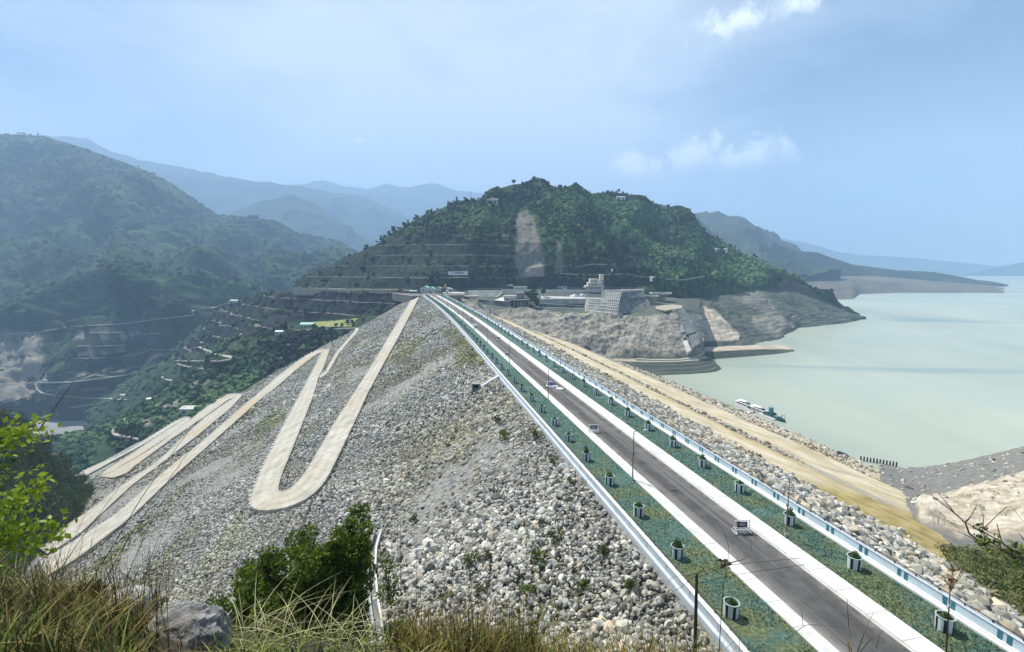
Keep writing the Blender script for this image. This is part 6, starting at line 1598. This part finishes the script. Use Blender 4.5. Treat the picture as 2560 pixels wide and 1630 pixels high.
bush('large dense green shrub with a taller right lobe below the rock slope', cx, cv, Ys, 2, 78000, m_leaf_s, .09, .21, 'shrub', SH_L)
bush('narrow leafy bush right of the concrete gutter', 972, 1500, 26, .6, 900, m_leaf_s, .10, .22, 'bush', [(-.1, 0, .4, .6), (.1, 0, 1.2, .55), (0, .2, 2.0, .5), (-.2, 0, 2.7, .4), (.25, 0, 0, .5)])
bush('low green bush at the bottom edge right of the big shrub', 1010, 1640, 13, .7, 1600, m_leaf_s, .07, .16)
bush('green bush at the bottom left below the pale rock', 210, 1560, 9, .45, 1500, m_leaf_d, .05, .12)
# weeds in the rip-rap
for i, (u, v_, r) in enumerate(((1265, 1100, 1.5), (1342, 1096, 1.3), (1039, 1305, .9), (1181, 1410, 1.2), (1394, 1352, 1.0), (1506, 1390, .9), (1349, 1405, 1.1), (1218, 1400, .8), (1577, 1475, .9), (1323, 1495, 1.1), (1245, 1058, 1.4), (1385, 1160, .8), (1430, 1215, .8), (1200, 1480, .8), (1110, 1500, .8), (1460, 1470, .7))):
    p = at_face(u, v_); t = thing('weed_clump', f'green weed clump growing between rocks on the dam slope', 'weed', p, 0, 'weeds in the rock slope')
    v, f = leaf_ball([(RNG.normal(0, .4) * r, RNG.normal(0, .4) * r, r * (.3 + .3 * k_)) for k_ in range(4)], [r * .5] * 4, 420, .10 * r + .05, .26 * r + .06); link('foliage', np_mesh('foliage', v, f, m_leaf_dry if i % 3 else m_leaf_s, smooth=False), t)
    t['label'] = f'weed clump on the rock slope about {["far up the slope", "near the parapet", "left of the rock field", "above the bottom grass", "among large boulders", "close to the plinth", "in the rock field centre", "left of the centre weeds", "low by the parapet foot", "just over the bottom grass"][i % 10]}{"" if i < 10 else ", the smaller one"}'
# leafy branches at the left edge, close to the camera
def leafy_branch(label, pts, Y, n, lo, hi, m, spread):
    P = [at_y(u, v_, Y) for u, v_ in pts]; t = thing('leafy_branch', label, 'branch', P[0]); o = P[0]
    MB().tube([p - o for p in P], [.022] + [.016] * (len(P) - 2) + [.006], 6).build('stem', m_bark, t)
    q = resample(np.array(P), .01); i = RNG.integers(0, len(q), n); c = q[i] + RNG.normal(0, spread, (n, 3))
    v, f = leaves(c - o, RNG.uniform(lo, hi, n), .1, .62); link('leaf', np_mesh('leaf', v, f, m, smooth=False), t)['kind'] = 'stuff'
leafy_branch('sunlit yellow green leafy branch reaching in at the left edge', [(-90, 1160), (-20, 1110), (40, 1080), (92, 1062)], 6.5, 420, .05, .12, m_leaf_y, .11)
leafy_branch('bright green leafy branch below the first one at the left edge', [(-80, 1330), (0, 1275), (60, 1240), (98, 1212)], 6.5, 330, .06, .14, m_leaf_y, .10)
leafy_branch('broad leaved drooping branch in the lower left corner area', [(-90, 1400), (0, 1345), (70, 1320), (130, 1330)], 6.0, 520, .06, .13, m_leaf_y, .15)
leafy_branch('dull green leafy branch along the left edge between the bright ones', [(-80, 1230), (-20, 1180), (20, 1170)], 7.0, 160, .05, .11, m_leaf_s, .14)
# boulders
m_boulder, nt, b = new_mat('grey_boulder')
vec = coords(nt); c = ramp(nt, noise(nt, vec, 4, 9, .75), [(.05, .045, .045), (.20, .19, .18), (.42, .41, .39), (.62, .61, .58)], [.3, .45, .6, .75]); nt.links.new(c, b.inputs['Base Color']); b.inputs['Roughness'].default_value = .95; bump(nt, b, noise(nt, vec, 9, 9, .75), 1, .08)
def boulder(label, u, v_, Y, sx, sy, sz, tone=None):
    bm = bmesh.new(); bmesh.ops.create_icosphere(bm, subdivisions=5, radius=1); P = np.array([x.co[:] for x in bm.verts])
    d = 1 + .30 * fbm(P + u, .9, 5, .5, True) + .08 * fbm(P + u, .25, 3); P = np.sign(P) * np.abs(P) ** .8 * d[:, None] * np.array((sx, sy, sz))
    for x, q in zip(bm.verts, P): x.co = q
    me = bpy.data.meshes.new('boulder'); bm.to_mesh(me); bm.free(); me.materials.append(tone or m_boulder)
    tag(link('boulder', me, loc=tuple(at_y(u, v_, Y))), label, 'boulder')
boulder('dark grey rough boulder in the grass left of the big shrub', 465, 1632, 7.4, .6, .5, .66)
m_boulder2 = mat('pale_boulder', [(.24, .24, .22), (.42, .42, .40), (.56, .56, .53)], 3, 9, .95, .8, 8, .05)
boulder('pale flat boulder behind the dark boulder in the lower left', 325, 1512, 9.0, .36, .3, .26, m_boulder2)
boulder('small pale stone half hidden in grass at the far left', 40, 1560, 8.0, .14, .14, .18, m_boulder2)
# concrete gutter
gt_px = [(953, 1336), (941, 1380), (938, 1440), (945, 1510), (957, 1585)]
G0 = [at_face(*p) for p in gt_px]
t = thing('gutter', 'narrow concrete gutter with two kerbs running down beside the big shrub', 'gutter', G0[0]); o = G0[0]
for off, m_, nm in ((0, m_cp, 'side_wall'), (-1.05, m_cg, 'side_wall')):
    mb = MB(); q = [p - o + NX * off + UP * 1.0 for p in G0]
    for a, b2 in zip(q[:-1], q[1:]):
        mb.add([a - NX * .14, a + NX * .14, b2 + NX * .14, b2 - NX * .14, a - NX * .14 - UP * 1.6, a + NX * .14 - UP * 1.6, b2 + NX * .14 - UP * 1.6, b2 - NX * .14 - UP * 1.6], [(0, 1, 2, 3), (0, 4, 5, 1), (1, 5, 6, 2), (2, 6, 7, 3), (3, 7, 4, 0)])
    mb.build(nm, m_, t)
mb = MB(); q = [p - o + NX * -.52 + UP * .15 for p in G0]
for a, b2 in zip(q[:-1], q[1:]): mb.add([a - NX * .4, a + NX * .4, b2 + NX * .4, b2 - NX * .4], [(0, 1, 2, 3)])
mb.build('floor', m_cd, t)

# ------------------------------------------------------------------ grass and dry stalks
def fg_points(n, u0, u1, r0=16, r1=40):
    uu, vv = proj(FG); ok = (uu > u0) & (uu < u1); ok[:r0] = False; ok[r1:] = False; ok[:, -1] = False; ii, jj = np.nonzero(ok); k = RNG.integers(0, len(ii), n); i, j = ii[k], jj[k]
    a, b = RNG.uniform(size=(2, n, 1)); i2 = np.minimum(i + 1, len(FG) - 1)
    return FG[i, j] * (1 - a) * (1 - b) + FG[i2, j] * a * (1 - b) + FG[i, j + 1] * (1 - a) * b + FG[i2, j + 1] * a * b
def blades(P, lo, hi, w, lean, droop, seg=5, bias=(0, 0)):
    n = len(P); L = RNG.uniform(lo, hi, n); a = RNG.uniform(0, 2 * PI, n); dv = np.stack([np.cos(a), np.sin(a), 0 * a], 1) + np.array((*bias, 0)); ln = np.abs(RNG.normal(0, lean, n)) + .08; dr = np.abs(RNG.normal(0, droop, n))
    side = np.stack([-dv[:, 1], dv[:, 0], 0 * a], 1); side /= np.linalg.norm(side, axis=1)[:, None] + 1e-9
    # turn most blades broadside so that they read as thin blades
    V = []
    for s in range(seg + 1):
        t = s / seg; c = P + dv * (L * (ln * t + dr * t * t))[:, None] + UP * (L * (t - .55 * dr * t ** 2.2))[:, None]; ww = w * (1 - t) ** .7 + .0006
        V += [c - side * ww, c + side * ww]
    V = np.stack(V, 1); F = np.array([[2 * s, 2 * s + 1, 2 * s + 3, 2 * s + 2] for s in range(seg)]); F = F[None] + (np.arange(n) * 2 * (seg + 1))[:, None, None]
    return V.reshape(-1, 3), F.reshape(-1, 4)
def grass_obj(name, parts, m, label):
    V = []; F = []; k = 0
    for v, f in parts: V.append(v); F.append(f + k); k += len(v)
    tag(link(name, np_mesh(name, np.concatenate(V), np.concatenate(F), m, smooth=True), kind='stuff'), label, 'grass')
m_gd = mat('dry_grass', [(.022, .014, .003), (.095, .064, .012), (.27, .19, .045), (.50, .42, .17)], 1.8, 5, .7, pos=[.3, .44, .58, .72])
m_gg = mat('green_grass', [(.012, .020, .003), (.05, .07, .008), (.15, .18, .022), (.30, .31, .06)], 1.8, 5, .7, pos=[.3, .44, .58, .72])
m_gp = mat('pale_blade', [(.34, .33, .14), (.55, .53, .28)], 2.5, 4, .6)
grass_obj('dry_grass', [blades(fg_points(1150, -80, 330, 2, 40), .30, .8, .011, .35, .35, bias=(.25, 0)), blades(fg_points(420, 60, 420, 14, 40), .8, 1.7, .006, .25, .25, 6, bias=(.35, 0)), blades(fg_points(130, 980, 1330, 14, 40), .8, 1.5, .005, .15, .2, 6), blades(fg_points(150, 340, 560, 8, 26), .12, .30, .007, .4, .5), blades(fg_points(1250, 970, 1330, 10, 40), .35, .95, .008, .2, .3), blades(fg_points(750, 1330, 1800, 8, 36), .2, .6, .006, .5, .4)], m_gd, 'dry brown grass covering the near slope along the bottom edge')
grass_obj('green_grass', [blades(fg_points(1250, -80, 330, 2, 38), .25, .7, .012, .35, .4), blades(fg_points(750, 540, 970, 6, 30), .16, .42, .009, .4, .7), blades(fg_points(900, 980, 1330, 8, 38), .25, .7, .009, .25, .4), blades(fg_points(420, 1330, 1760, 8, 32), .2, .5, .007, .5, .5)], m_gg, 'green grass tufts among the dry grass at the bottom edge')
grass_obj('pale_grass', [blades(fg_points(170, 560, 960, 22, 38), .6, 1.1, .0055, .35, 1.1, 9), blades(fg_points(60, 980, 1500, 24, 40), .5, 1.0, .005, .4, .6, 9), blades(fg_points(60, 0, 400, 24, 40), .5, 1.0, .005, .4, .7, 9)], m_gp, 'long pale arching grass blades at the bottom edge')
grass_obj('dark_grass_stems', [blades(fg_points(130, -60, 420, 14, 40), .9, 1.9, .006, .22, .2, 6, bias=(.45, 0)), blades(fg_points(40, 980, 1330, 14, 40), .8, 1.6, .005, .12, .15, 6)], mat('dark_stem', [(.03, .022, .01), (.10, .075, .03)], 5, 4, .9), 'thin dark dry stems standing above the grass at the bottom edge')
m_stalk = mat('dark_stalk', [(.03, .022, .012), (.09, .065, .03), (.17, .13, .07)], 6, 5, .9)
def stalk(label, pts, Y, r, Y1=None):
    Yv = np.linspace(Y, Y1 or Y, len(pts)); P = [at_y(u, v_, y) for (u, v_), y in zip(pts, Yv)]; P = smooth_line(np.array(P), 3, .12)
    o = P[0]; n = len(P); ob = MB().tube([p - o for p in P], [r * (1 - .75 * i / (n - 1)) for i in range(n)], 5).build('dry_stalk', m_stalk, loc=tuple(o)); tag(ob, label, 'stalk', 'dry stalks at the bottom left')
ST = [([(190, 1510), (270, 1385), (350, 1250), (440, 1120), (492, 1052)], .013), ([(235, 1500), (330, 1330), (405, 1225), (470, 1130), (520, 1080)], .011), ([(100, 1500), (200, 1350), (300, 1215), (345, 1160)], .009), ([(60, 1490), (170, 1300), (245, 1195)], .007),
      ([(290, 1510), (360, 1340), (425, 1220), (455, 1150)], .008), ([(20, 1480), (60, 1360), (90, 1270)], .006), ([(140, 1500), (170, 1380), (215, 1280), (260, 1220)], .006), ([(245, 1520), (300, 1400), (325, 1330)], .007), ([(330, 1530), (390, 1390), (425, 1285)], .007), ([(40, 1500), (130, 1420), (260, 1330)], .006), ([(205, 1500), (215, 1400), (250, 1290)], .006),
      ([(80, 1490), (95, 1400), (140, 1300)], .005), ([(340, 1500), (400, 1330), (430, 1240)], .006)]
ST.sort(key=lambda s_: s_[0][-1][0])
for i, (pts, r) in enumerate(ST): stalk(f'thin dark stalk leaning right in the lower left, {ordinal(i)} from the left by its tip', pts, 9.5, r)
stalk('short dark slanting stem above the left thicket', [(90, 1085), (130, 1030), (186, 951)], 8.0, .014)
for i, pts in enumerate(([(997, 1620), (995, 1420), (992, 1225)], [(1040, 1620), (1041, 1480), (1041, 1345)], [(1012, 1630), (1000, 1450), (1004, 1110)], [(1255, 1600), (1262, 1500), (1270, 1370)])): stalk(f'tall upright thin stalk right of the big shrub, {ordinal(i)} from the left', pts, 9, .006)
# small bare sapling in front of the pale boulder
def bare_shrub(label, branches, Y, leaf=(), name='bare_shrub', lm=None):
    o = at_y(*branches[0][0][0], Y); t = thing(name, label, 'shrub', o); mb = MB()
    for pts, r in branches:
        P = np.array([at_y(u, v_, Y + .35 * math.sin(i * 1.7 + len(pts))) for i, (u, v_) in enumerate(pts)]); P = smooth_line(P, 2, .06); n = len(P)
        mb.tube([p - o for p in P], [r * (1 - .7 * i / (n - 1)) for i in range(n)], 5)
    mb.build('branch', m_stalk, t)
    if leaf:
        c = []; 
        for u, v_, s, n in leaf: c += [at_y(u, v_, Y) + RNG.normal(0, s, 3) for _ in range(n)]
        v, f = leaves(np.array(c) - o, RNG.uniform(.035, .10, len(c)), .3, .5); link('leaf', np_mesh('leaf', v, f, lm or m_leaf_s, smooth=False), t)['kind'] = 'stuff'
bare_shrub('small bare forked sapling in front of the pale boulder', [([(305, 1560), (325, 1490), (333, 1455), (325, 1448), (300, 1428)], .02), ([(333, 1455), (345, 1425), (352, 1405)], .012), ([(325, 1448), (318, 1430)], .007), ([(333, 1455), (365, 1440), (372, 1400)], .006)], 9)
z6 = lambda x, y: (2060 + x / 4.79, 1080 + y / 4.79)
bare_shrub('dark leafless branches with a few green leaves reaching in from the lower right', [([z6(2700, 1700), z6(2395, 1530), z6(2100, 1400), z6(1850, 1300), z6(1740, 1220), z6(1690, 1080), z6(1560, 970), z6(1280, 750)], .022), ([z6(1560, 965), z6(1380, 740)], .010), ([z6(1690, 1085), z6(1760, 1010), z6(1830, 870)], .010),
    ([z6(2600, 1640), z6(2300, 1450), z6(2100, 1300), z6(1700, 1090)], .016), ([z6(1850, 1310), z6(1650, 1210), z6(1480, 1150)], .008), ([z6(2300, 1440), z6(2130, 1330), z6(2070, 1100)], .018), ([z6(1900, 1180), z6(1915, 1000), z6(1850, 860)], .006), ([z6(1920, 1150), z6(2060, 1010), z6(2180, 900), z6(2250, 900), z6(2395, 1080)], .007), ([z6(2100, 1390), z6(1850, 1180), z6(1720, 1090)], .008), ([z6(2395, 1290), z6(2330, 1210)], .010)], 6.5,
    [(*z6(1905, 1210), .05, 26), (*z6(1890, 1280), .06, 26), (*z6(2060, 1310), .06, 24), (*z6(2290, 1430), .09, 60), (*z6(2180, 1400), .06, 24), (*z6(2380, 1480), .1, 50), (*z6(1940, 1370), .05, 16)])
z3 = lambda x, y: (1660 + x / 2.6756, 1060 + y / 2.6756)
bare_shrub('slim brown sapling with dead leaves before the lakeside verge', [([z3(1885, 1700), z3(1888, 1525), z3(1905, 1250), z3(1912, 1120), z3(1935, 960), z3(1880, 880), z3(1850, 830)], .013), ([z3(1912, 1120), z3(1990, 980), z3(2090, 790), z3(2110, 740)], .006), ([z3(1910, 1080), z3(1860, 1010), z3(1800, 960)], .005), ([z3(1908, 1100), z3(1980, 1030), z3(2060, 900)], .005), ([z3(1905, 1250), z3(1860, 1150), z3(1855, 1060)], .005), ([z3(1915, 1120), z3(1960, 1060), z3(2010, 960)], .005)], 6.5, [(*z3(1915, 1050), .05, 24), (*z3(1925, 980), .03, 12)], lm=mat('dead_leaf', [(.14, .06, .02), (.26, .14, .06)], 6, 4, .9))
bare_shrub('thin bare twigs crossing the near pavement and road edge', [([z3(1270, 1650), z3(1250, 1500), z3(1235, 1350), z3(1225, 1170)], .009), ([z3(1280, 1560), z3(1340, 1400), z3(1400, 1260)], .007), ([z3(1300, 1540), z3(1380, 1440), z3(1480, 1380)], .005), ([z3(1250, 1500), z3(1180, 1450), z3(1120, 1400)], .005), ([z3(1420, 1500), z3(1440, 1420), z3(1470, 1370)], .004), ([z3(820, 1440), z3(880, 1390), z3(960, 1340), z3(1080, 1350), z3(1170, 1360)], .006), ([z3(930, 1350), z3(925, 1260), z3(890, 1190)], .005), ([z3(1232, 1460), z3(1250, 1600), z3(1240, 1700)], .012)], 6.5)
bare_shrub('curving thin stem with a small dry flower head over the left pavement', [([z3(365, 1700), z3(375, 1400), z3(400, 1050), z3(425, 930), z3(435, 830), z3(410, 740), z3(370, 680)], .008), ([z3(425, 935), z3(540, 905), z3(585, 840), z3(582, 770)], .005), ([z3(425, 930), z3(495, 915), z3(490, 880), z3(465, 850)], .004), ([z3(500, 1620), z3(505, 1400), z3(540, 1190)], .005), ([z3(225, 1000), z3(330, 960), z3(425, 935)], .004)], 6.5, [(*z3(400, 940), .03, 20), (*z3(380, 915), .02, 12), (*z3(430, 930), .02, 12)], lm=m_stalk)
bare_shrub('tangle of thin dead twigs over the lower end of the parapet', [([z3(-300, 1650), z3(-250, 1400), z3(-220, 1150), z3(-260, 1000)], .007), ([z3(-250, 1400), z3(-150, 1300), z3(-50, 1150), z3(60, 1020), z3(220, 1000)], .005), ([z3(-180, 1650), z3(-100, 1500), z3(-60, 1420)], .006), ([z3(-300, 1500), z3(-380, 1350), z3(-420, 1200)], .005), ([z3(-120, 1500), z3(0, 1440), z3(130, 1330)], .004), ([z3(-420, 1650), z3(-400, 1500), z3(-330, 1380)], .006), ([z3(-60, 1650), z3(-20, 1540), z3(60, 1480)], .005)], 6.5)
fp = thing('fence_post', 'slim dark fence post with loose wires beside the near parapet', 'post', at_y(1736, 1660, 7)); o = np.array(fp.location)
MB().tube([at_y(1736, 1700, 7) - o, at_y(1739, 1550, 7) - o, at_y(1742, 1434, 7) - o], [.03, .027, .022], 7).build('post', m_stalk, fp)
mb = MB()
for pts in ([(1742, 1438), (1700, 1470), (1640, 1500)], [(1742, 1445), (1790, 1425), (1830, 1412), (2000, 1395)], [(1742, 1460), (1850, 1435), (2010, 1412)]): mb.tube([at_y(u, v_, 7) - o for u, v_ in pts], .004, 4)
mb.build('wire', m_dark, fp)
# ------------------------------------------------------------------ render settings
SC.view_settings.view_transform = 'Standard'; SC.view_settings.look = 'None'
SC.view_settings.exposure = 0.7; SC.view_settings.gamma = 1.0
SC.render.engine = 'CYCLES'
SC.cycles.use_denoising = True
SC.cycles.max_bounces = 6; SC.cycles.volume_bounces = 1; SC.cycles.diffuse_bounces = 3; SC.cycles.glossy_bounces = 2; SC.cycles.transmission_bounces = 2
SC.cycles.use_adaptive_sampling = True; SC.cycles.adaptive_threshold = .02
SC.cycles.sample_clamp_indirect = 6
